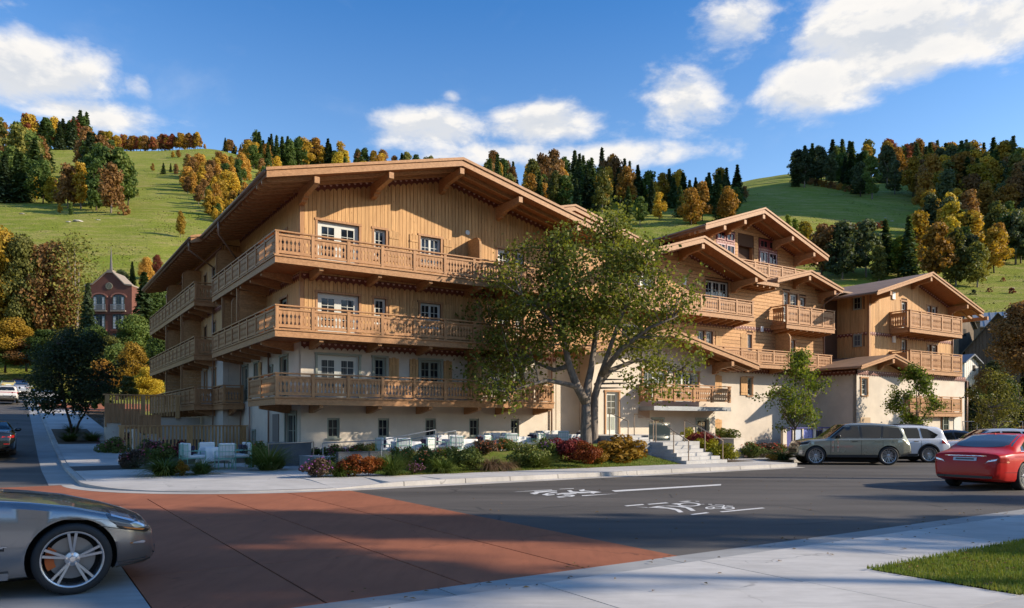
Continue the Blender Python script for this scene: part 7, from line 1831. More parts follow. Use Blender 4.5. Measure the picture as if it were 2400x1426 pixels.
def red_car():
    c = sedan_car(); rl, rr = Vector((11.80, 20.11, 0)), Vector((12.75, 18.80, 0)); ctr = (rl + rr) / 2
    hd = UX * 1.0; hd.normalize(); M = paint('bright red paint', (0.46, 0.012, 0.008), 0.0, 0.35); M.node_tree.nodes['Principled BSDF'].inputs['Coat Weight'].default_value = 0.12; M.node_tree.nodes['Principled BSDF'].inputs['Specular IOR Level'].default_value = 0.22
    ctr = Vector((12.42, 19.62, 0))
    root = make_car('red_coupe', 'bright red four-door coupe seen from behind driving away at the right edge', 'car', c, M, .345, .88, 3.72, ctr + hd * (3.72 - .88), hd, 'ten', M_RIM)
    for s in (1, -1):
        side_patch(c, 'front_window', [(1.75, .965), (2.25, 1.24), (2.72, 1.29), (2.74, .975)], M_CGL, root, s); side_patch(c, 'rear_door_window', [(2.80, .975), (2.78, 1.29), (3.25, 1.26), (3.72, 1.075), (3.75, .995)], M_CGL, root, s)
        side_patch(c, 'window_trim', [(1.7, .958), (3.8, .985), (3.8, .972), (1.7, .945)], M_CHR, root, s, .008, 20, 2)
        side_patch(c, 'tail_light', [(4.42, .70), (4.45, .82), (4.78, .83), (4.80, .72)], M_TAIL, root, s, .008, 10, 5)
        side_patch(c, 'shoulder_crease', [(2.9, .83), (4.2, .86), (4.2, .85), (2.9, .82)], M, root, s, .010, 20, 2); side_patch(c, 'bumper_crease', [(4.1, .46), (4.6, .47), (4.6, .462), (4.1, .452)], M_SEAM, root, s, .004, 8, 2)
        q = [(s * .44, .68), (s * .52, .76), (s * .78, .83), (s * .79, .74), (s * .72, .68)]
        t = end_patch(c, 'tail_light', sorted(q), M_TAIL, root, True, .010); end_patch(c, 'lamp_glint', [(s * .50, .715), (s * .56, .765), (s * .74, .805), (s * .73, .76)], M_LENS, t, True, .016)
        end_patch(c, 'exhaust', [(s * .48, .315), (s * .48, .37), (s * .66, .37), (s * .66, .315)], M_BLK, root, True, .03, 6, 3)
    top_patch(c, 'rear_screen', 3.30, 4.10, (.60, .72), M_CGL2, root, curve=-.16); top_patch(c, 'windscreen', 1.54, 2.22, (.74, .60), M_CGL, root, curve=.12)
    end_patch(c, 'chrome_strip', [(-.50, .862), (-.50, .880), (.50, .880), (.50, .862)], M_CHR, root, True, .016); end_patch(c, 'number_plate', [(-.28, .745), (-.28, .83), (.28, .83), (.28, .745)], M_PLATE, root, True, .020, 6, 3); end_patch(c, 'plate_face', [(-.22, .765), (-.22, .81), (.22, .81), (.22, .765)], plain('dark plate face', (.06, .08, .08), .5), root, True, .026, 6, 3)
    end_patch(c, 'boot_seam', [(-.62, .695), (-.62, .701), (.62, .701), (.62, .695)], M_SEAM, root, True, .006); end_patch(c, 'bumper_seam', [(-.70, .48), (-.70, .486), (.70, .486), (.70, .48)], M_SEAM, root, True, .006)
    end_patch(c, 'diffuser', [(-.62, .31), (-.66, .375), (.66, .375), (.62, .31)], M_BLK, root, True, .012)
    bm = MB().prism([(3.12, 1.385), (3.28, 1.375), (3.26, 1.44)], -.012, .012, 'b'); bm.build('aerial', M, root)
    seams(c, root, (1.62, 2.76, 3.70), .25, .93); handle(c, root, 2.62, .80, M_CHR); handle(c, root, 3.56, .82, M_CHR); mirror(c, root, 1.85, .96, M)
red_car()
def simple_sedan(name, label, M, loc, hd, wagon=False, group=None):
    c = sedan_car(4.8, 1.42) if not wagon else suv_car(4.75, 1.50, 1.0, .96, .2, .91, .8, .34, 4.55, (1.4, 2.1))
    root = make_car(name, label, 'car', c, M, .335, .9, 3.7, loc, hd, 'multi', M_RIM, group=group)
    if wagon:
        for s in (1, -1):
            side_patch(c, 'front_window', [(1.6, 1.0), (2.1, 1.33), (2.6, 1.37), (2.62, 1.0)], M_CGL, root, s); side_patch(c, 'rear_window', [(2.68, 1.0), (2.66, 1.37), (3.4, 1.36), (3.5, 1.0)], M_CGL, root, s); side_patch(c, 'quarter_window', [(3.56, 1.0), (3.47, 1.36), (4.0, 1.32), (4.3, 1.08)], M_CGL, root, s)
            side_patch(c, 'tail_light', [(4.4, .80), (4.4, .9), (4.68, .9), (4.68, .8)], M_TAIL, root, s)
        top_patch(c, 'windscreen', 1.42, 2.08, (.74, .62), M_CGL, root, curve=.1)
    else:
        for s in (1, -1):
            side_patch(c, 'front_window', [(1.75, .965), (2.25, 1.24), (2.72, 1.29), (2.74, .975)], M_CGL, root, s); side_patch(c, 'rear_window', [(2.80, .975), (2.78, 1.29), (3.25, 1.26), (3.72, 1.075), (3.75, .995)], M_CGL, root, s)
            side_patch(c, 'window_trim', [(1.7, .958), (3.8, .985), (3.8, .972), (1.7, .945)], M_CHR, root, s, .008, 20, 2); side_patch(c, 'tail_light', [(4.42, .74), (4.45, .83), (4.72, .83), (4.74, .72)], M_TAIL, root, s, .008, 10, 5)
        top_patch(c, 'rear_screen', 3.36, 4.06, (.58, .70), M_CGL, root, curve=-.10); top_patch(c, 'windscreen', 1.54, 2.22, (.74, .60), M_CGL, root, curve=.12)
        for s in (1, -1): end_patch(c, 'tail_light', sorted([(s * .42, .72), (s * .46, .80), (s * .74, .80), (s * .74, .71)]), M_TAIL, root, True, .010)
        end_patch(c, 'number_plate', [(-.26, .66), (-.26, .78), (.26, .78), (.26, .66)], M_PLATE, root, True, .02, 4, 3)
    seams(c, root, (1.64, 2.75, 3.65), .26, .93); handle(c, root, 2.6, .83, M); mirror(c, root, 1.85, .96, M)
    return root, c
M_DKBL = paint('dark grey blue paint', (0.020, 0.024, 0.030), 0.4, 0.25)
simple_sedan('dark_sedan', 'dark grey saloon car parked between the white off-roader and the hotel end', M_DKBL, Vector((19.3, 36.6, 0)), hd)
simple_sedan('silver_estate', 'silver white estate car parked behind the red car', paint('silver white paint', (0.55, 0.56, 0.58), 0.3, 0.25), Vector((19.6, 33.4, 0)), hd, True)
# -- cars on the side street
bD = 7.0
r_, c_ = simple_sedan('black_saloon', 'black saloon car with a yellow bumper plate waiting on the shaded side street', paint('black green paint', (0.012, 0.014, 0.013), 0.3, 0.22), LW(-10.45, 10.5, 0.40), VX)
end_patch(c_, 'bumper_plate', [(.05, .42), (.05, .52), (.36, .52), (.36, .42)], M_YPL, r_, True, .02, 4, 3)
e = end_patch(c_, 'bumper_reflector', [(.50, .46), (.50, .49), (.70, .49), (.70, .46)], M_TAIL, r_, True, .012)
cur = bpy.data.curves.new('plate_letters', 'FONT'); cur.body = 'F3'; cur.size = 0.10; cur.extrude = 0.002; tx = bpy.data.objects.new('plate_letters', cur); COL.objects.link(tx)
dg = bpy.context.evaluated_depsgraph_get(); dg.update(); tme = bpy.data.meshes.new_from_object(tx.evaluated_get(dg)); bpy.data.objects.remove(tx)
tt = mobj('plate_letters', tme, M_BLK, r_); tt.rotation_euler = (R(90), 0, R(90)); tt.location = (c_.end_x(.2, .47) + .028, .10, .435)
c3 = suv_car(4.7, 1.62, 1.02, 1.0, .24, .93, .84, .26, 4.5, (1.35, 2.0))
def street_pt(a, b): return LW(a, b, gz(b) + .005)
simple_suv('white_crossover', 'white crossover seen from behind farther up the side street', c3, paint('warm white paint', (0.60, 0.56, 0.50), 0.1, 0.3), .36, .9, 3.7, street_pt(-10.4, 58.0), VX, 'small', rear_hi=True)
M_CREAM = paint('pale yellow paint', (0.52, 0.44, 0.17), 0.1, 0.3)
simple_sedan('yellow_saloon', 'pale yellow car near the far end of the side street', M_CREAM, street_pt(-10.6, 88.0), VX)
for k, (aa, bb, M, l) in enumerate(((-8.9 - .6, 97.0, paint('blue grey paint', (0.10, 0.16, 0.25), .3, .3), 'blue grey car at the top end of the side street'), (-9.2, 78, paint('light silver paint', (0.5, 0.5, 0.5), .5, .3), 'silver car half hidden behind the dark street tree'))):
    simple_sedan('far_car', l, M, street_pt(aa, bb), VX)
# ---------------------------------------------------------------- terrace, stairs, fences, planting
M_GRN = plain('mint green metal', (0.20, 0.44, 0.33), 0.45)
M_CUSH = plain('white cushion fabric', (0.66, 0.65, 0.63), 0.9, var=0.05, scale=6)
M_CLOTH = plain('white tablecloth', (0.70, 0.69, 0.67), 0.9)
M_PILW = plain('dark purple cushion', (0.030, 0.018, 0.045), 0.9)
def soft_box(x0, x1, y0, y1, z0, z1, r=0.035, name='cushion'):
    bm = bmesh.new(); bmesh.ops.create_cube(bm, size=1)
    for v in bm.verts: v.co = Vector(((x0 + x1) / 2 + v.co.x * (x1 - x0), (y0 + y1) / 2 + v.co.y * (y1 - y0), (z0 + z1) / 2 + v.co.z * (z1 - z0)))
    bmesh.ops.bevel(bm, geom=bm.edges[:], offset=r, segments=3, affect='EDGES', profile=0.6)
    me = bpy.data.meshes.new(name); bm.to_mesh(me); bm.free(); me.polygons.foreach_set('use_smooth', [True] * len(me.polygons)); me.materials.append(None); return me
# chair template: faces +y, back at -y
_cm = {}
def chair_meshes():
    if _cm: return _cm
    _cm['seat'] = soft_box(-.25, .25, -.24, .27, .40, .50, .035, 'seat'); _cm['backrest'] = soft_box(-.25, .25, -.29, -.19, .46, .90, .04, 'backrest')
    for k, (x, y) in enumerate(((-.27, .27), (.27, .27), (-.27, -.31), (.27, -.31))):
        _cm['leg%d' % k] = MB().tube((x, y, 0), (x, y, .62 if y > 0 else .88), .012, n=6).mesh('leg')
    B = MB()
    for z in (.36, .84, .62): B.tube((-.27, -.315, z), (.27, -.315, z), .008, n=6)
    _cm['back_frame'] = B.mesh('back_frame')
    _cm['bar'] = MB().tube((0, -.315, .36), (0, -.315, .84), .005, n=6).mesh('bar')
    _cm['arm'] = MB().path([(-.27, .27, .62), (-.27, .0, .635), (-.27, -.31, .64)], [.012] * 3, 6).mesh('arm')
    _cm['frame'] = MB().path([(-.27, .27, .385), (.27, .27, .385), (.27, -.31, .385), (-.27, -.31, .385), (-.27, .27, .385)], [.010] * 5, 6).mesh('frame')
    for m in _cm.values():
        if not m.materials: m.materials.append(None)
    return _cm
def chair(a, b, z, face, label, group):
    """face = direction in local axes the sitter looks at (radians)"""
    r = thing('garden_chair', label, 'chair', LW(a, b, z), YAW + face - math.pi / 2, group); c = chair_meshes()
    mobj('seat', c['seat'], M_CUSH, r); mobj('backrest', c['backrest'], M_CUSH, r)
    for k in range(4): mobj('leg', c['leg%d' % k], M_GRN, r)
    mobj('back_frame', c['back_frame'], M_GRN, r); mobj('frame', c['frame'], M_GRN, r)
    for x in (-.16, -.055, .055, .16): o = mobj('bar', c['bar'], M_GRN, r); o.location.x = x
    o = mobj('arm', c['arm'], M_GRN, r); o = mobj('arm', c['arm'], M_GRN, r); o.location.x = .54
    return r
_pm = None
def pillow(a, b, z, face, label):
    global _pm
    _pm = _pm or soft_box(-.2, .2, -.06, .06, -.16, .16, .055, 'pillow')
    d = Vector((math.cos(face), math.sin(face))); o = mobj('pillow', _pm, M_PILW); o.location = LW(a - d.x * .12, b - d.y * .12, z + .66); o.rotation_euler = (R(-12), 0, YAW + face - math.pi / 2); tag(o, label, 'cushion', 'dark cushions on the terrace chairs')
def cloth_mesh(L, Wd, h, drop, seed):
    r = random.Random(seed); v = []; f = []; n = 72; rings = [(0, 0), (.0, 0.0), (0.012, -.015), (0.02, -drop * .35), (0.035, -drop * .7), (.045, -drop)]
    per = []
    for k in range(n):
        t = k / n * 4; s = int(t); q = t - s; hx, hy = L / 2, Wd / 2
        c = [(-hx, -hy), (hx, -hy), (hx, hy), (-hx, hy)]; p0, p1 = c[s], c[(s + 1) % 4]; per.append((p0[0] + (p1[0] - p0[0]) * q, p0[1] + (p1[1] - p0[1]) * q, s, q))
    ph = r.random() * 6
    for j, (o, dz) in enumerate(rings):
        for k, (x, y, s, q) in enumerate(per):
            nx, ny = [(0, -1), (1, 0), (0, 1), (-1, 0)][s]
            cx = math.exp(-(min(q, 1 - q) / .09) ** 2)
            w = (math.sin(k * 1.15 + ph) * .022 + math.sin(k * .61 + ph * 2) * .014) * max(0, (j - 1) / 4)
            oo = o + w + cx * .05 * max(0, (j - 1) / 4); low = -cx * .10 * (j / 5) if j > 2 else 0
            sc = (x / (L / 2), y / (Wd / 2)); dx, dy = (nx + (sc[0] if abs(sc[0]) > .97 else 0) * .5, ny + (sc[1] if abs(sc[1]) > .97 else 0) * .5)
            v.append((x + dx * oo, y + dy * oo, h + dz + low))
    for j in range(1, len(rings) - 1):
        for k in range(n): f.append((j*n+k, j*n+(k+1) % n, (j+1)*n+(k+1) % n, (j+1)*n+k))
    f.append(tuple(range(n, 2 * n)))
    me = bpy.data.meshes.new('tablecloth'); me.from_pydata(v, [], f); me.update(); bm = bmesh.new(); bm.from_mesh(me); bmesh.ops.recalc_face_normals(bm, faces=bm.faces); bm.to_mesh(me); bm.free(); me.polygons.foreach_set('use_smooth', [False if len(p.vertices) > 4 else True for p in me.polygons]); return me
def table(a, b, z, L, Wd, where, seed):
    r = thing('garden_table', 'white clothed table with mint green legs ' + where, 'table', LW(a, b, z), YAW, 'tables set outside the chalet')
    MB().box(-L/2 + .02, L/2 - .02, -Wd/2 + .02, Wd/2 - .02, .70, .735).build('tabletop', M_GRN, r)
    for x in (-1, 1):
        for y in (-1, 1): MB().tube((x * (L/2 - .08), y * (Wd/2 - .08), 0), (x * (L/2 - .08), y * (Wd/2 - .08), .70), .022, n=8).build('leg', M_GRN, r)
    o = mobj('tablecloth', cloth_mesh(L, Wd, .74, .46, seed), M_CLOTH); o.location = LW(a, b, z); o.rotation_euler = (0, 0, YAW); tag(o, 'white cloth draped over the table ' + where, 'tablecloth', 'white tablecloths')
HP = math.pi / 2
for i, (a, L, where) in enumerate(((3.4, .8, 'nearest the steel rail'), (5.85, 1.1, 'second from the steel rail'), (8.5, 1.15, 'third from the steel rail'), (11.25, 1.2, 'beside the big tree trunk'))):
    b = -2.55; z = terr(a); table(a, b, z, L, .9, where, i)
    for dx, dy, face, lab in ((-L * .25, .75, -HP, 'far left side'), (L * .25, .75, -HP, 'far right side'), (-L/2 - .38, .18, 0, 'left head'), (L/2 + .38, .18, math.pi, 'right head'), (-L/2 - .05, -.72, HP - .3, 'near left corner'), (L/2 + .12, -.68, HP + .5, 'near right corner')):
        if (i == 0 and dx == L * .25) or (i == 3 and 'near right' in lab): continue
        chair(a + dx, b + dy, z, face, 'white cushioned chair at the %s of the table %s' % (lab, where), 'white cushioned chairs with green frames')
        if 'head' in lab or 'near right' in lab: pillow(a + dx, b + dy, z, face, 'dark cushion on the %s chair of the table %s' % (lab, where))
a, b, z = -3.75, -2.55, .137; wh = 'by the slatted fence'
table(a, b, z, .85, .8, wh, 9)
for dx, dy, face, lab in ((-.78, .3, 0, 'far left head'), (-.74, -.28, .1, 'near left head'), (.12, -.80, HP, 'near side'), (.80, .3, math.pi, 'far right head'), (.78, -.25, math.pi - .15, 'near right head'), (-.1, .78, -HP, 'far side')):
    chair(a + dx, b + dy, z, face, 'white cushioned chair at the %s of the table %s' % (lab, wh), 'white cushioned chairs with green frames')
    if 'head' in lab: pillow(a + dx, b + dy, z, face, 'dark cushion on the %s chair of the table %s' % (lab, wh))

# steel hand rails, each bent from one bar with its posts
def hand_rail(pts, posts, label, r=.022, m=None):
    m = m or M_STEEL; o = thing('handrail', label, 'handrail', LW(*pts[0][:2], 0), 0, 'bronze steel handrails')
    base = LW(*pts[0][:2], 0); P = [LW(*p) - base for p in pts]
    MB().path(P, [r] * len(P), 8).build('rail', m, o, True)
    for p, z0 in posts:
        q = LW(*p) - base; MB().tube((q.x, q.y, z0), q, r * 1.05, n=8).build('post', m, o)
# steps
ST = thing('stairs', 'pale stone entrance stairs of six broad steps with bronze handrails', 'stairs', LW(11.9, -9.5, 0), YAW)
for k in range(6):
    zt = .13 + .134 * (k + 1); b0 = -9.45 + .36 * k
    for j, (x0, x1) in enumerate(((0, 1.15 - .08 * k), (1.15 - .08 * k, 2.3 - .12 * k))):
        MB().box(x0 + .003 + .11 * k, x1 - .003 + .11 * k, b0 + 9.5, -6.9 + 9.5, zt - .134 + .002, zt).build('step', M_STEP, ST)
LD = thing('landing', 'grey stone landing and upper steps in front of the entrance door', 'stairs', LW(10.2, -5.4, 0), YAW)
def ld(name, m, a0, a1, b0, b1, z0, z1): MB().box(a0 - 10.2, a1 - 10.2, b0 + 5.4, b1 + 5.4, z0, z1).build(name, m, LD)
ld('platform', M_STEP, 12.0, 15.4, -6.895, -5.3, .1, .93)
for k in range(3): ld('step', M_STEP, 11.95, 13.6, -5.9 + .3 * k, -4.9, .932 + .083 * k, 1.013 + .083 * k)
ld('platform', M_STEP, 12.2, 16.6, -4.89, -1.02, .1, 1.17)
ld('retaining_wall', M_CON2, 11.95, 12.19, -4.89, -1.02, .1, 1.172); ld('retaining_wall', M_CON2, 12.0, 13.0, -7.1, -6.9, .1, .80)
B = MB(); B.box(13.72 - 10.2, 15.0 - 10.2, -.02 - .1 + .0, .0 - .1, .94, 1.75); q = B.build('glass_panel', plain('clear balustrade glass', (.035, .045, .045), .05, spec=.5), LD)
for lab, off in (('left handrail of the lower entrance steps', .12), ('right handrail of the lower entrance steps', 2.05)):
    a0, a1 = 11.95 + off, 12.4 + off * .86
    hand_rail([(a0, -9.4, 1.02), (a1, -7.35, 1.82), (a1 - .02, -7.2, 1.84)], [((a0, -9.4, 1.02), .12), (((a0 + a1) / 2, -8.4, 1.41), .5), ((a1 - .02, -7.2, 1.84), .93)], lab)
for lab, a0 in (('left handrail of the upper entrance steps', 12.05), ('right handrail of the upper entrance steps', 13.5)):
    hand_rail([(a0, -6.0, 1.80), (a0, -4.95, 2.12), (a0, -4.8, 2.12)], [((a0, -6.0, 1.80), .93), ((a0, -4.8, 2.12), 1.17)], lab)
# ramp rails and planter edges beside the basement door
hand_rail([(-2.0, -2.6, .96), (-.35, -2.6, 1.03), (-.35, -2.6, 1.02)], [((-2.0, -2.6, .96), .13), ((-.35, -2.6, 1.02), .13)], 'short bronze handrail in front of the basement door')
hand_rail([(-.1, -2.9, .98), (1.9, -3.6, 1.07), (4.0, -3.9, 1.45), (4.02, -3.9, 1.44)], [((-.1, -2.9, .98), .13), ((1.9, -3.6, 1.07), .15), ((4.02, -3.9, 1.44), .25)], 'long sloping steel rail in front of the flower bed', .02, M_GREYM)
hand_rail([(2.1, -4.5, 1.02), (4.4, -4.8, 1.42), (4.42, -4.8, 1.42)], [((2.1, -4.5, 1.02), .15), ((4.42, -4.8, 1.42), .25)], 'second sloping steel rail nearer the street', .02, M_GREYM)
def block(name, label, cat, a0, a1, b0, b1, z0, z1, m, zb=None):
    r = thing(name, label, cat, LW(a0, b0, z0), YAW); 
    me = MB(); zb = z1 if zb is None else zb
    x, y = a1 - a0, b1 - b0; me.add([(0,0,0),(x,0,0),(x,y,0),(0,y,0),(0,0,z1-z0),(x,0,zb-z0),(x,y,zb-z0),(0,y,z1-z0)], [(0,3,2,1),(4,5,6,7),(0,1,5,4),(1,2,6,5),(2,3,7,6),(3,0,4,7)]); o = me.build('body', m, r)
    MB().box(-.015, x + .015, -.015, y + .015, z1 - z0 + .001, z1 - z0 + .03).build('coping', m, r) if zb == z1 else None
    return r
M_SLATE = plain('dark slate grey concrete', (0.085, 0.09, 0.10), 0.85, var=0.15, scale=3)
block('planter_wall', 'low dark grey wall stub beside the basement path', 'low wall', -1.9, -.35, -2.35, -2.1, .1, .98, M_SLATE); block('planter_wall', 'short grey kerb wall at the foot of the ornamental grass', 'low wall', -1.0, -.4, -4.6, -3.0, .1, .52, M_CON2)
block('planter_wall', 'dark grey planter wall below the purple flowers', 'low wall', .35, 3.6, -3.3, -3.05, .1, .62, M_SLATE)
block('planter_wall', 'pale rendered planter wall with sunlit end right of the stairs', 'low wall', 17.5, 18.2, -7.0, -3.0, .1, 1.0, M_STUC)
# slatted fences
def slat_fence(label, a0, a1, b, z0, z1, nslat, posts, group=None, zs=None):
    r = thing('slatted_fence', label, 'fence', LW(a0, b, 0), YAW, group)
    for p in posts: MB().box(p - a0 - .10, p - a0 + .10, -.10, .10, z0 - .05, z1 - .002).build('post', M_WZ, r)
    MB().box(-.1, a1 - a0 + .1, -.1, .1, z1, z1 + .06).build('top_rail', M_WA, r)
    for i in range(nslat):
        c = (a1 - a0) * (i + .5) / nslat
        if min(abs(c + a0 - p) for p in posts) < .11: continue
        o = box('slat', M_WZ, r, c - .037, c + .037, -.03, .03, z0 + .06, z1 - .003)
    return r
slat_fence('low upright slatted timber fence in front of the side of the chalet', -5.6, -.12, 8.3, .1, 1.57, 34, (-5.55, -2.65, -.2))
slat_fence('second slatted timber fence, higher up behind the stepped board screens', -5.7, -2.1, 14.5, 2.05, 3.2, 26, (-5.6, -3.9, -2.2))
block('retaining_wall', 'pale rendered wall carrying the upper slatted fence', 'wall', -5.7, -1.0, 14.7, 15.0, .3, 2.02, M_STUC)
for i, (a0, b, z0, z1, w, l) in enumerate(((-5.75, 13.6, 1.75, 2.75, .8, ''), (-5.1, 12.6, 1.45, 2.45, .8, ''), (-4.45, 11.6, 1.2, 2.15, .95, ''))):
    block('step_wall', ['pale wall under the topmost stepped board screen', 'pale wall under the middle stepped board screen', 'pale wall under the lowest stepped board screen'][i], 'wall', a0, a0 + w, b + .05, b + .4, .2, z0 - .02, M_STUC)
    r = thing('board_screen', ['topmost of the three stepped timber board screens', 'middle one of the three stepped timber board screens', 'lowest of the three stepped timber board screens behind the slatted fence'][i], 'screen', LW(a0, b, 0), YAW, 'stepped board screens')
    for k in range(5): box('board', M_JZ, r, w * k / 5 + .004, w * (k + 1) / 5 - .004, -.02, .02, z0, z1 - .06)
    MB().box(-.04, w + .04, -.05, .05, z1 - .055, z1).build('cap', M_JA, r)
    for q in (0, w): MB().box(q - .045, q + .045, -.045, .045, z0 - .2, z1 - .06).build('post', M_JZ, r)
block('step_wall', 'sloping pale wall close behind the left half of the slatted fence', 'wall', -5.0, -3.9, 9.0, 9.6, .1, 1.45, M_STUC, .75)
# blue panelled enclosure behind the green car
M_BLUE = plain('blue panel', (0.10, 0.14, 0.42), 0.5); M_BLUD = plain('dark blue panel', (0.035, 0.035, 0.20), 0.5); M_BLUP = plain('pale blue panel', (0.36, 0.42, 0.56), 0.5)
r = thing('panel_enclosure', 'low enclosure of blue and pale panels between cream posts against the stucco wall', 'enclosure', LW(27.6, -2.0, 0), YAW)
x = 0
for k, (w, m) in enumerate(((.35, None), (.55, M_BLUD), (.2, None), (.7, M_BLUP), (.12, None), (.95, M_BLUE), (.25, None), (.7, M_BLUD), (.3, None), (.75, M_BLUP), (.5, M_BLUP), (.12, None))):
    if m is None: MB().box(x, x + w - .004, -.06, .10, 0, 1.42).build('post', M_STUC, r)
    else:
        MB().box(x, x + w - .004, 0, .06, .05, 1.36).build('panel', m, r)
        if m is M_BLUD and k > 3:
            for j in range(3): MB().box(x + .08 + j * .2, x + .22 + j * .2, -.02, -.001, .9, 1.28).build('panel_slot', M_DARK, r)
    x += w
MB().box(-.03, x + .1, -.09, .13, 1.425, 1.5).build('coping', M_BLUD, r)
# wire fence behind the car park
r = thing('wire_fence', 'thin grey wire fence with posts at the back of the car park', 'fence', (27.8, 52.5, 0), 0)
for k in range(6): MB().tube((k * 1.6, 0, 0), (k * 1.6, 0, 1.9), .03, n=6).build('post', M_GREYM, r)
MB().tube((0, 0, 1.88), (8, 0, 1.88), .02, n=6).build('top_rail', M_GREYM, r)
B = MB()
for k in range(40): B.tube((k * .2, 0, .1), (k * .2, 0, 1.86), .004, n=3, cap=False)
for k in range(9): B.tube((0, 0, .1 + k * .22), (8, 0, .1 + k * .22), .004, n=3, cap=False)
B.build('wire_mesh', M_GREYM, r)['kind'] = 'stuff'

# ---------------------------------------------------------------- planting along the front
def tuft_meshes(seed, n, droop, wid):
    r = random.Random(seed); v = []; f = []
    for i in range(n):
        a = r.uniform(0, 6.28); rad = r.uniform(0, .18); L = r.uniform(.6, 1.05); el = r.uniform(.55, 1.45); x, y = rad * math.cos(a), rad * math.sin(a); w = wid * r.uniform(.7, 1.2)
        px = [(0, 0)]; e = el
        for s in range(4): px.append((px[-1][0] + math.cos(e) * L / 4, px[-1][1] + math.sin(e) * L / 4)); e -= droop * r.uniform(.7, 1.3)
        n0 = len(v); tx, ty = -math.sin(a) * w, math.cos(a) * w
        for s, (d, z) in enumerate(px):
            q = 1 - s / 4.2; v += [(x + math.cos(a) * d + tx * q, y + math.sin(a) * d + ty * q, z), (x + math.cos(a) * d - tx * q, y + math.sin(a) * d - ty * q, z)]
        for s in range(4): f.append((n0 + 2*s, n0 + 2*s + 1, n0 + 2*s + 3, n0 + 2*s + 2))
    me = bpy.data.meshes.new('foliage'); me.from_pydata(v, [], f); me.update(); me.materials.append(None); return me
def mound_mesh(seed, n, size, flat=.75, lob=14):
    r = random.Random(seed); L = []
    for i in range(lob):
        a = r.uniform(0, 6.28); q = .36 * math.sqrt(r.random()); z = r.uniform(.15, .62) * (1 - q * .9); L.append((q * math.cos(a), q * math.sin(a), z, r.uniform(.14, .22)))
    P, N = lobes_points(L, n, seed); P[:, 2] = np.abs(P[:, 2]) * flat / .75; return quads_mesh('foliage', P, N, size, seed, 1.5, .6)
def flower_mesh(seed, n, size, hi=.9):
    r = np.random.RandomState(seed); a = r.uniform(0, 6.28, n); q = .5 * np.sqrt(r.rand(n)); z = hi * (1 - (q / .5) ** 2 * .55) * r.uniform(.6, 1.08, n)
    P = np.stack([q * np.cos(a), q * np.sin(a), z], 1); N = np.stack([np.cos(a) * .4, np.sin(a) * .4, np.ones(n)], 1); P = np.repeat(P, 3, 0) + r.normal(0, size * .3, (3 * n, 3)); N = np.repeat(N, 3, 0)
    return quads_mesh('blossom', P, N, size, seed, 1.0, .8)
MT = [tuft_meshes(1, 520, .30, .014), tuft_meshes(2, 600, .42, .012)]; MM = [mound_mesh(3, 2600, .045), mound_mesh(4, 2600, .042), mound_mesh(5, 2200, .055)]; MW = [tuft_meshes(6, 620, .62, .009)]
FL = [flower_mesh(7, 38, .045, .8), flower_mesh(8, 55, .04, .8)]
PAL2 = {'grass': [(0.05, 0.085, 0.015), (0.10, 0.145, 0.03), (0.20, 0.20, 0.07)], 'straw': [(0.16, 0.10, 0.06), (0.24, 0.155, 0.09), (0.32, 0.22, 0.13)], 'limey': [(0.14, 0.15, 0.012), (0.27, 0.255, 0.018), (0.40, 0.36, 0.03)], 'amber': [(0.17, 0.085, 0.014), (0.28, 0.155, 0.02), (0.36, 0.23, 0.04)], 'ember': [(0.16, 0.035, 0.012), (0.26, 0.07, 0.016), (0.34, 0.15, 0.03)], 'wine': [(0.11, 0.016, 0.02), (0.19, 0.032, 0.035), (0.27, 0.075, 0.06)], 'leafy': [(0.06, 0.085, 0.02), (0.105, 0.135, 0.032), (0.20, 0.195, 0.06)], 'dusk': [(0.06, 0.04, 0.03), (0.10, 0.065, 0.045), (0.15, 0.105, 0.07)]}
M_PL = {k: leaf_mat(k + ' foliage', v, .28, 3.0, .12) for k, v in PAL2.items()}
M_BL = {'pink': leaf_mat('pink petals', [(.45, .06, .14), (.55, .13, .22)], .3), 'violet': leaf_mat('violet petals', [(.30, .06, .36), (.42, .14, .48)], .3), 'red': leaf_mat('red petals', [(.42, .03, .03), (.55, .10, .06)], .3), 'white': leaf_mat('white petals', [(.55, .55, .58), (.70, .68, .70)], .3), 'coral': leaf_mat('coral petals', [(.50, .12, .05), (.60, .22, .09)], .3)}
rp = random.Random(12)
def plant(kind, px, py, wpx, hpx, pal, label, bloom=None, z=0.15, group=None, cat='shrub'):
    """plant whose foot is seen at (px, py); its size given as seen in the photo"""
    p = ground_at(px, py, z); q_ = WL(p.x, p.y); p.z = z = max(z, lawn_z(*q_)) if -.3 < q_[0] < 11.85 and -9.24 < q_[1] < -5 else z; s = F / p.y; w, h = wpx / s * 1.28, hpx / s * (1.35 if 900 < px < 1300 else 1.15)
    if kind == 'tuft': w *= 1.25; h *= 1.1
    r = bpy.data.objects.new({'mound': 'shrub', 'tuft': 'ornamental_grass', 'weep': 'ornamental_grass'}[kind], None); COL.objects.link(r); r.location = (p.x, p.y + w * .3, z - .02); r.rotation_euler = (0, 0, rp.uniform(0, 6.28))
    if kind == 'mound': r.scale = (w / 1.05, w / 1.05, h / .72)
    elif kind == 'tuft': r.scale = (w / 1.3, w / 1.3, h / .85)
    else: r.scale = (w / 1.25, w / 1.25, h / .6)
    tag(r, label, cat, group); mobj('foliage', {'mound': rp.choice(MM), 'tuft': rp.choice(MT), 'weep': MW[0]}[kind], M_PL[pal], r)
    if bloom: mobj('blossom', rp.choice(FL), M_BL[bloom], r)
    return r
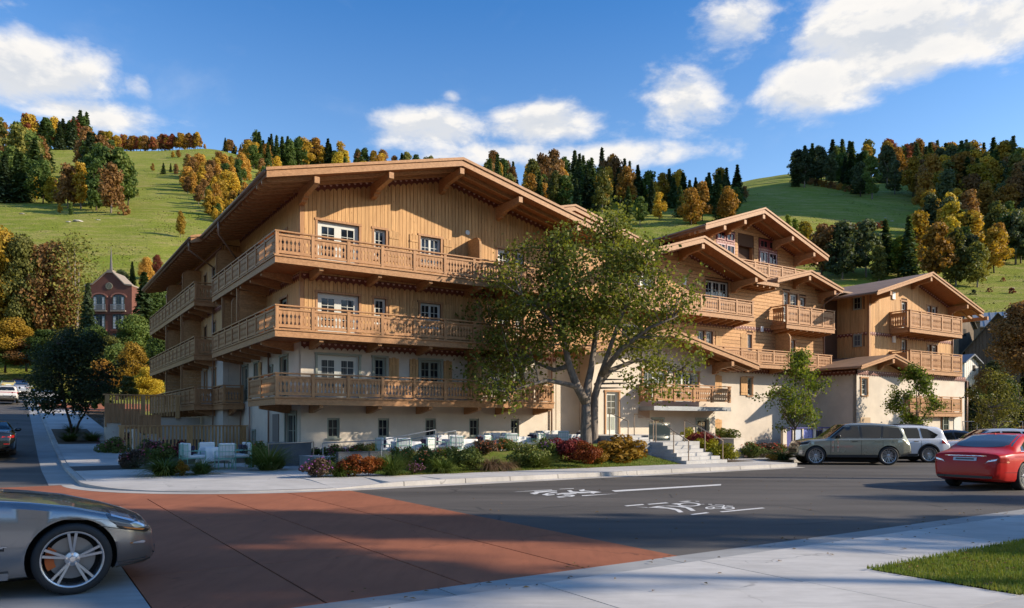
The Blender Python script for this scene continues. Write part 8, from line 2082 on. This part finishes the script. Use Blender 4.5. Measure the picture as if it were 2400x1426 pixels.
for a in [
 # left corner
 ('tuft', 365, 1116, 95, 52, 'grass', 'wide clump of ornamental grass in front of the slatted fence'), ('mound', 421, 1114, 30, 34, 'amber', 'small round amber shrub between two clumps of ornamental grass'), ('tuft', 460, 1112, 62, 42, 'grass', 'clump of ornamental grass right of the small amber shrub'),
 ('mound', 300, 1099, 62, 42, 'dusk', 'low shrub full of pink blossom at the left foot of the fence', 'pink'), ('mound', 330, 1085, 60, 32, 'leafy', 'purple flowering shrub in front of the fence post', 'violet'), ('mound', 385, 1078, 50, 32, 'leafy', 'green shrub at the foot of the fence, left of the dark red one'), ('mound', 415, 1078, 50, 42, 'wine', 'dark red shrub behind the left chairs', 'red'),
 ('mound', 250, 1075, 65, 48, 'leafy', 'pink flowered shrub at the outer corner of the fence', 'pink'), ('mound', 247, 1032, 50, 40, 'leafy', 'pink flowered shrub beside the shaded pavement', 'pink'), ('mound', 228, 1008, 42, 32, 'dusk', 'dusky pink flowered shrub farther up the shaded pavement', 'pink'), ('mound', 213, 990, 36, 28, 'leafy', 'small flowered shrub at the top of the planted strip', 'red'),
 ('tuft', 615, 1104, 95, 62, 'grass', 'big arching grass clump between the front table and the basement path'), ('mound', 580, 1096, 40, 60, 'leafy', 'leafy bush right of the front table'), ('mound', 600, 1090, 50, 52, 'leafy', 'coral flowered bush behind the arching grass', 'coral'), ('mound', 645, 1100, 40, 30, 'grass', 'low grassy tuft beside the short kerb wall'),
 # hedge row from left to right
 ('mound', 735, 1120, 70, 44, 'dusk', 'dusky shrub with violet blossom at the left tip of the hedge', 'violet'), ('tuft', 790, 1118, 60, 44, 'grass', 'grass clump left of the orange box shaped shrub'), ('mound', 820, 1118, 66, 50, 'ember', 'dark orange clipped shrub at the left of the hedge'), ('mound', 866, 1117, 66, 48, 'ember', 'bright orange clipped shrub beside the darker one'),
 ('tuft', 915, 1116, 66, 48, 'grass', 'grass clump right of the orange clipped shrubs'), ('mound', 938, 1102, 60, 44, 'leafy', 'green bush with coral blossom in the hedge', 'coral'), ('mound', 972, 1113, 40, 24, 'dusk', 'low mauve brown plant in front of the hedge', 'violet'), ('mound', 1005, 1106, 70, 46, 'leafy', 'olive bush in the middle of the hedge', 'coral'), ('tuft', 1035, 1110, 60, 40, 'grass', 'grass clump in the middle of the hedge'), ('mound', 1080, 1107, 88, 52, 'leafy', 'large olive green bush in the middle of the hedge'),
 ('weep', 1150, 1105, 70, 34, 'straw', 'weeping brown grass mound in front of the hedge'), ('weep', 1188, 1103, 44, 24, 'straw', 'smaller weeping brown grass mound to its right'), ('mound', 1140, 1090, 70, 36, 'dusk', 'brownish shrub behind the weeping grass', 'coral'), ('mound', 1235, 1098, 90, 48, 'leafy', 'green bush with dark tips right of the weeping grass'), ('tuft', 1265, 1099, 70, 34, 'grass', 'bright green strappy clump left of the crimson shrub'), ('mound', 1285, 1082, 50, 44, 'leafy', 'tall green plant behind the crimson shrub', 'violet'),
 ('mound', 1325, 1092, 92, 62, 'wine', 'crimson feathery shrub in front of the forked tree'), ('mound', 1375, 1086, 62, 50, 'ember', 'orange red shrub between the crimson and golden shrubs'), ('mound', 1398, 1092, 50, 38, 'amber', 'small golden shrub at the right foot of the crimson one'), ('mound', 1462, 1089, 118, 60, 'amber', 'big golden yellow shrub left of the entrance stairs'), ('mound', 1430, 1076, 60, 36, 'ember', 'orange shrub behind the big golden one'),
 # right of stairs
 ('mound', 1700, 1083, 72, 42, 'limey', 'bright yellow shrub at the foot of the entrance stairs'), ('mound', 1662, 1075, 64, 48, 'limey', 'yellow shrub beside the middle of the stairs'), ('mound', 1655, 1058, 70, 48, 'wine', 'dark pink shrub above the yellow ones'), ('mound', 1622, 1056, 50, 50, 'limey', 'yellow green shrub at the top of the stairs'), ('mound', 1690, 1046, 90, 46, 'leafy', 'rounded dark green bush behind the planter wall'), ('mound', 1610, 1042, 70, 44, 'leafy', 'flowering green bush below the small balcony', 'white'), 
 ('mound', 1770, 1074, 60, 36, 'leafy', 'red flowered bush right of the planter wall', 'red'), ('mound', 1805, 1073, 60, 36, 'dusk', 'second red flowered bush along the stucco wall', 'red'), ('mound', 1832, 1071, 50, 32, 'leafy', 'red flowered bush nearest the blue panels', 'coral'), ('tuft', 1842, 1079, 60, 28, 'grass', 'bright green grass clump at the nose of the green car'), ('mound', 1812, 1080, 32, 16, 'amber', 'low amber cushion plant by the pavement')]: 
    k = dict(bloom=a[7]) if len(a) > 7 else {}
    zz = 0.15
    if a[0] and a[1] < 700 and a[2] < 1080 and a[1] < 460: zz = 0.16 if a[2] > 1060 else 0.6 if a[2] > 1020 else 1.0 if a[2] > 1000 else 1.3
    if 1270 < a[1] < 1480 and a[2] < 1087: zz = .3
    if a[1] in (1655, 1622, 1690, 1610): zz = .45
    plant(*a[:7], z=zz, **k)
# flowers in front of and between the tables
fl = [('coral', 'leafy'), ('violet', 'leafy'), ('red', 'leafy'), ('white', 'grass'), ('pink', 'leafy')]
for i, (px, py, w, h, bl, pal, l) in enumerate(((745, 1082, 46, 34, 'violet', 'leafy', 'violet flower clump at the left end of the wall bed'), (775, 1080, 46, 36, 'pink', 'leafy', 'pink flower clump in the wall bed'), (805, 1079, 46, 36, 'violet', 'grass', 'violet and green flower clump in the wall bed'), (835, 1078, 46, 36, 'red', 'leafy', 'red flower clump under the steel rail'), (868, 1078, 46, 40, 'coral', 'leafy', 'coral flower clump left of the first table'), (885, 1090, 46, 22, 'white', 'grass', 'white flower clump in front of the first table'), (760, 1092, 50, 28, 'white', 'grass', 'white flower clump at the left of the wall bed'), (815, 1094, 50, 28, 'white', 'grass', 'white flower clump behind the orange shrubs'), (930, 1090, 60, 20, 'white', 'grass', 'white flower strip below the first table'), (985, 1086, 50, 20, 'white', 'grass', 'white flower strip between the first two tables'), (1020, 1064, 34, 34, 'coral', 'leafy', 'coral flower clump between the first two tables'), (1045, 1084, 50, 22, 'violet', 'grass', 'violet flower strip below the second table'), (1100, 1082, 50, 24, 'violet', 'grass', 'violet flower clump at the second table'), (1140, 1080, 46, 30, 'coral', 'leafy', 'coral flower clump right of the second table'), (1145, 1058, 34, 40, 'coral', 'leafy', 'green and coral clump between the second and third tables'), (1185, 1080, 50, 26, 'coral', 'leafy', 'coral flower clump below the third table'), (1225, 1078, 50, 26, 'white', 'grass', 'pale flower clump below the third table'), (1275, 1070, 50, 26, 'white', 'grass', 'white flower clump between the third and fourth tables'), (1305, 1064, 40, 26, 'violet', 'leafy', 'violet flower clump below the fourth table'))):
    plant('mound' if pal == 'leafy' else 'tuft', px, py, w, h, pal, l, bl, z=.25 if py > 1070 else .4)
for i, (a_, b_, sz, pal, bl) in enumerate(((-4.6, 2.6, 1.2, 'leafy', 'pink'), (-4.7, 4.4, 1.2, 'dusk', 'pink'), (-4.6, 6.2, 1.1, 'leafy', 'violet'), (-4.7, 9.5, 1.2, 'leafy', 'pink'), (-4.75, 12.0, 1.1, 'dusk', 'red'), (-4.7, 15.5, 1.2, 'leafy', 'pink'), (-4.6, 18.5, 1.3, 'leafy', None), (-4.4, 22.0, 1.5, 'leafy', 'pink'), (-4.0, 26.0, 1.6, 'leafy', None))):
    P = LW(a_, b_, gz(b_) + .1); r = bpy.data.objects.new('shrub', None); COL.objects.link(r); r.location = P; r.scale = (sz, sz, sz); r.rotation_euler = (0, 0, i * 1.3)
    tag(r, ('%s flowered shrub' % bl if bl else 'green shrub') + [' at the near end of the strip along the side pavement', ' second up the strip along the side pavement', ' third up the strip along the side pavement', ' level with the fence end beside the side pavement', ' just above the fence end beside the side pavement', ' below the upper fence beside the side pavement', ' behind the upper fence corner', ' far up the side pavement strip', ' farthest up the side pavement strip', ' close in front of the slatted fence on the left', ' close in front of the slatted fence, middle', ' close in front of the slatted fence on the right'][i], 'shrub')
    mobj('foliage', MM[i % 3], M_PL[pal], r)
    if bl: mobj('blossom', FL[i % 2], M_BL[bl], r)
# grass in the shaded street bed
for px, py, w, h, l in ((108, 1030, 52, 20, 'grass clump in the kerb bed of the side street'), (150, 1032, 60, 22, 'grass clump in front of the dark street tree'), (125, 1003, 60, 26, 'grass clump behind the dark street tree')): 
    P = LW(-7.3 if px < 120 else -6.3 if py > 1010 else -6.9, 14.0 if py > 1010 else 19.5, 0); r = bpy.data.objects.new('ornamental_grass', None); COL.objects.link(r); zz = gz(14.0 if py > 1010 else 19.5) + .12; r.location = (P.x, P.y, zz); r.scale = (1.1, 1.1, .75); tag(r, l, 'grass clump'); mobj('foliage', MT[0], M_PL['leafy'], r)
slope_sheet('tree_bed', M_SOIL, -7.85, -6.0, [12.6, 14, 17, 20, 22.5], .142)

# ---------------------------------------------------------------- buildings behind
def brick_mat():
    m, g = new_mat('red brickwork'); p = local_pos(g, (1, 1, 1))
    br = g.n('ShaderNodeTexBrick', i_Vector=g.n('ShaderNodeMapping', i_Vector=g.n('ShaderNodeNewGeometry').outputs['Position'], i_Rotation=(R(90), 0, 0)).outputs[0], i_Color1=(0.155, 0.048, 0.030), i_Color2=(0.11, 0.032, 0.022), i_Mortar=(0.16, 0.105, 0.08), i_Scale=4.0)
    n1 = g.n('ShaderNodeTexNoise', i_Vector=g.n('ShaderNodeNewGeometry').outputs['Position'], i_Scale=.9, i_Detail=6.0).outputs[0]
    c = g.mix(g.smooth(n1, .35, .7), br.outputs[0], (0.16, 0.06, 0.042)); return finish(g, g.n('ShaderNodeBsdfPrincipled', i_Base_Color=c, i_Roughness=.9), m)
M_BRICK = brick_mat(); M_STONE = plain('pale stone trim', (0.26, 0.21, 0.17), .85)
def brick_house():
    Y = 118.0; s = Y / F
    def X(px): return (px - CXP) * s
    def Zp(py): return EYE + (HZ - py) * s
    x0, x1 = X(199), X(309); xc = X(257); r = thing('brick_building', 'red brick building with stepped gable, arched windows and a thin steeple', 'building', (xc, Y, 8), 0)
    def L(x, z): return (x - xc, z - 8)
    zE = Zp(671); out = [L(x0, 6), L(x1, 6), L(x1, zE), L(X(293), Zp(669)), L(X(264), Zp(640)), L(X(250), Zp(640)), L(X(217), Zp(668)), L(x0, zE)]
    MB().prism(out, 0, 3.5, 'b').build('wall', M_BRICK, r)
    cap = MB(); prof = [(199, 671), (217, 668), (250, 640), (264, 640), (293, 669), (310, 671)]
    for k in range(len(prof) - 1):
        (a, b), (c, d) = prof[k], prof[k+1]; p, q = L(X(a), Zp(b)), L(X(c), Zp(d)); cap.prism([(p[0], p[1] + .003), (q[0], q[1] + .003), (q[0], q[1] + .22), (p[0], p[1] + .22)], -.15, 3.6, 'b')
    cap.build('coping', M_STONE, r)
    p = L(X(256.5), Zp(640)); tip = L(X(256.5), Zp(576)); MB().tube((p[0], .5, p[1] + .1), (tip[0], .5, tip[1]), .26, .02, 8).build('spire', plain('slate spire', (.10, .09, .09), .6), r); MB().box(p[0] - .45, p[0] + .45, 0.0, 1.0, p[1] + .2, p[1] + .5).build('spire_base', M_STONE, r)
    c = L(X(255.5), Zp(671)); ring_ = MB().lathe([(0, -.06), (.52, -.06), (.58, -.03), (.58, 0)], 24, 'y', (c[0], 0, c[1])); o = ring_.build('clock', plain('bronze green clock face', (.16, .15, .10), .6), r)
    for k in range(12):
        a = 2 * math.pi * k / 12; MB().box(c[0] + .46 * math.sin(a) - .025, c[0] + .46 * math.sin(a) + .025, -.085, -.061, c[1] + .46 * math.cos(a) - .05, c[1] + .46 * math.cos(a) + .05).build('hour_mark', M_STONE, o)
    MB().prism([(c[0] - .02, c[1]), (c[0] + .02, c[1]), (c[0] + .16, c[1] + .32), (c[0] + .12, c[1] + .34)], -.10, -.087, 'b').build('hand', M_STONE, o); MB().prism([(c[0] - .02, c[1]), (c[0] + .02, c[1]), (c[0] - .1, c[1] - .22), (c[0] - .14, c[1] - .2)], -.10, -.087, 'b').build('hand', M_STONE, o)
    cur = plain('white curtain', (.45, .47, .48), .9); gw = glass_mat('old window glass', (.02, .03, .04), .05, 0)
    for row, (t, b) in enumerate(((692, 727), (737, 772), (782, 806), (812, 836))):
        for (a, d) in ((218.5, 247), (264.5, 292)):
            p, q = L(X(a), Zp(b)), L(X(d), Zp(t)); w = q[0] - p[0]
            B = MB(); f = .09
            pts = [(p[0], p[1]), (q[0], p[1]), (q[0], q[1] - (.35 if row == 0 else 0))] + ([(p[0] + w * (.5 + .5 * math.cos(t_)), q[1] - .35 + .45 * math.sin(t_)) for t_ in (.5, 1.0, 1.57, 2.1, 2.64)] if row == 0 else []) + [(p[0], q[1] - (.35 if row == 0 else 0))]
            fr = MB().prism(pts, -.02, .02, 'b').build('window', M_DARK, r)
            def bar(x0, x1, z0, z1, m=None, n='bar'): MB().box(x0, x1, -.075, -.045, z0, z1).build(n, m or plain_cached('dark green sash', (.05, .07, .055), .5), fr)
            MB().prism([(x * .97 + (p[0] + w/2) * .03, z * .97 + (p[1] + .9) * .03) for x, z in pts], -.03, -.022, 'b').build('pane', gw, fr)
            for side in (0, 1): bar(p[0] + .12 + side * (w - .62), p[0] + .5 + side * (w - .62), p[1] + .1, q[1] - .35, cur, 'curtain')
            for x in (p[0], p[0] + w/2 - .04, q[0] - .08): MB().box(x, x + .08, -.09, -.06, p[1], q[1] - (.1 if row == 0 else 0)).build('bar', plain_cached('dark green sash', (.05, .07, .055), .5), fr)
            for k in range(1, 5): z = p[1] + (q[1] - p[1]) * k / 5; MB().box(p[0], q[0], -.088, -.064, z - .02, z + .02).build('bar', plain_cached('dark green sash', (.05, .07, .055), .5), fr)
            for x in (p[0] + w * .25, p[0] + w * .75): MB().box(x - .02, x + .02, -.086, -.066, p[1], q[1] - .1).build('bar', plain_cached('dark green sash', (.05, .07, .055), .5), fr)
            MB().box(p[0] - .25, q[0] + .25, -.35, -.001, p[1] - .28, p[1] - .08).build('sill', M_STONE if row == 0 else M_BRICK, fr)
            if row == 0:
                rl = MB().box(p[0] - .2, q[0] + .2, -.36, -.32, p[1] + .78, p[1] + .84).build('guard_rail', M_GREYM, fr)
                for k in range(15): x = p[0] - .18 + (w + .36) * k / 14; MB().box(x - .018, x + .018, -.355, -.325, p[1] - .07, p[1] + .78).build('guard_bar', M_GREYM, fr)
                B = MB(); am = [(p[0] + w * (.5 + .58 * math.cos(t_)), q[1] - .38 + .56 * math.sin(t_)) for t_ in [math.pi * k / 10 for k in range(11)]]; an = [(p[0] + w * (.5 + .70 * math.cos(t_)), q[1] - .38 + .76 * math.sin(t_)) for t_ in [math.pi * k / 10 for k in range(11)]]
                for k in range(10): B.prism([am[k], am[k+1], an[k+1], an[k]], -.08, -.001, 'b')
                B.build('arch', plain_cached('rubbed brick', (.33, .14, .10), .9), fr)
    for py in (735, 778): 
        z = L(0, Zp(py))[1]; MB().box(x0 - xc - .03, x1 - xc + .03, -.12, -.002, z - .12, z + .12).build('string_course', M_BRICK, r)
brick_house()
M_BARN = wood('weathered barn boards', (0.20, 0.155, 0.115), 'z', .85, False); M_BARND = wood('dark barn boards', (0.115, 0.085, 0.065), 'z', .85, False); M_SHIN = plain('mossy shingles', (0.085, 0.075, 0.055), .95, var=.4, scale=1.5, bump=.5)
def standing_seam():
    m, g = new_mat('grey standing seam roof'); p = g.n('ShaderNodeNewGeometry').outputs['Position']; n1 = g.n('ShaderNodeTexNoise', i_Vector=p, i_Scale=.6, i_Detail=4.0).outputs[0]
    return finish(g, g.n('ShaderNodeBsdfPrincipled', i_Base_Color=g.mix(n1, (.30, .31, .31), (.44, .45, .45)), i_Roughness=.5, i_Metallic=.3), m)
M_SEAMR = standing_seam()
def barn(name, label, px, pyb, Y, w, d, h, rise, yaw, wm, rm, door=None, win=None, seams_=0, group=None, cat='barn'):
    """gabled shed: front gable faces the local -y"""
    x = (px - CXP) / F * Y; z = EYE + (HZ - pyb) / F * Y; r = thing(name, label, cat, (x, Y, z), yaw, group)
    MB().prism([(-w/2, -3), (w/2, -3), (w/2, h), (0, h + rise), (-w/2, h)], 0, d, 'b').build('wall', wm, r); o = .35
    for s in (1, -1):
        rf = MB().prism([(s * (w/2 + o), h - o * rise / (w/2) + .02), (0, h + rise + .02), (0, h + rise + .16), (s * (w/2 + o), h - o * rise / (w/2) + .16)], -.4, d + .4, 'b').build('roof', rm, r)
        for k in range(seams_):
            y = -.4 + (d + .8) * (k + .5) / seams_; MB().prism([(s * (w/2 + o), h - o * rise / (w/2) + .161), (0, h + rise + .161), (0, h + rise + .22), (s * (w/2 + o), h - o * rise / (w/2) + .22)], y - .03, y + .03, 'b').build('seam', rm, rf)
    n = int(w / .35)
    for k in range(n):
        a = -w/2 + w * (k + .5) / n; zt = h + rise * (1 - abs(a) / (w/2)) - .05; box('board', wm, r, a - .16, a + .16, -.04, -.002, -3, zt)
    if door: MB().box(door[0], door[1], -.07, -.041, 0, door[2]).build('door', M_DARK, r)
    if win: q = MB().box(win[0], win[1], -.07, -.041, win[2], win[3]).build('window', M_DARK, r); MB().box((win[0]+win[1])/2 - .04, (win[0]+win[1])/2 + .04, -.09, -.071, win[2], win[3]).build('bar', M_BARN, q)
    return r
barn('barn', 'large brown barn with a steep mossy roof and dark doorway', 2338, 838, 88, 6.6, 9, .9, 4.2, R(-28), M_BARND, M_SHIN, (.6, 2.4, 2.4))
barn('barn', 'smaller weathered barn with a dark roof left of the large brown barn', 2264, 800, 96, 4.6, 6, 2.0, 2.0, R(38), M_BARN, M_SHIN, None, (-.9, -.1, .6, 1.5))
barn('barn', 'shed with a long pale grey metal roof behind the barns', 2292, 768, 108, 7.0, 9.5, .6, 2.0, R(62), M_BARN, M_SEAMR, seams_=12); barn('barn', 'second grey metal roofed shed at the right behind the barns', 2368, 775, 112, 6.6, 9.5, .5, 2.2, R(62), M_BARN, M_SEAMR, seams_=12)
barn('small_house', 'small white house with a grey roof below the barns', 2276, 872, 78, 2.6, 3.2, 1.0, .7, R(30), M_WHITE, plain('blue grey roof', (.14, .15, .18), .6), None, (.2, .7, .1, .7), cat='house')
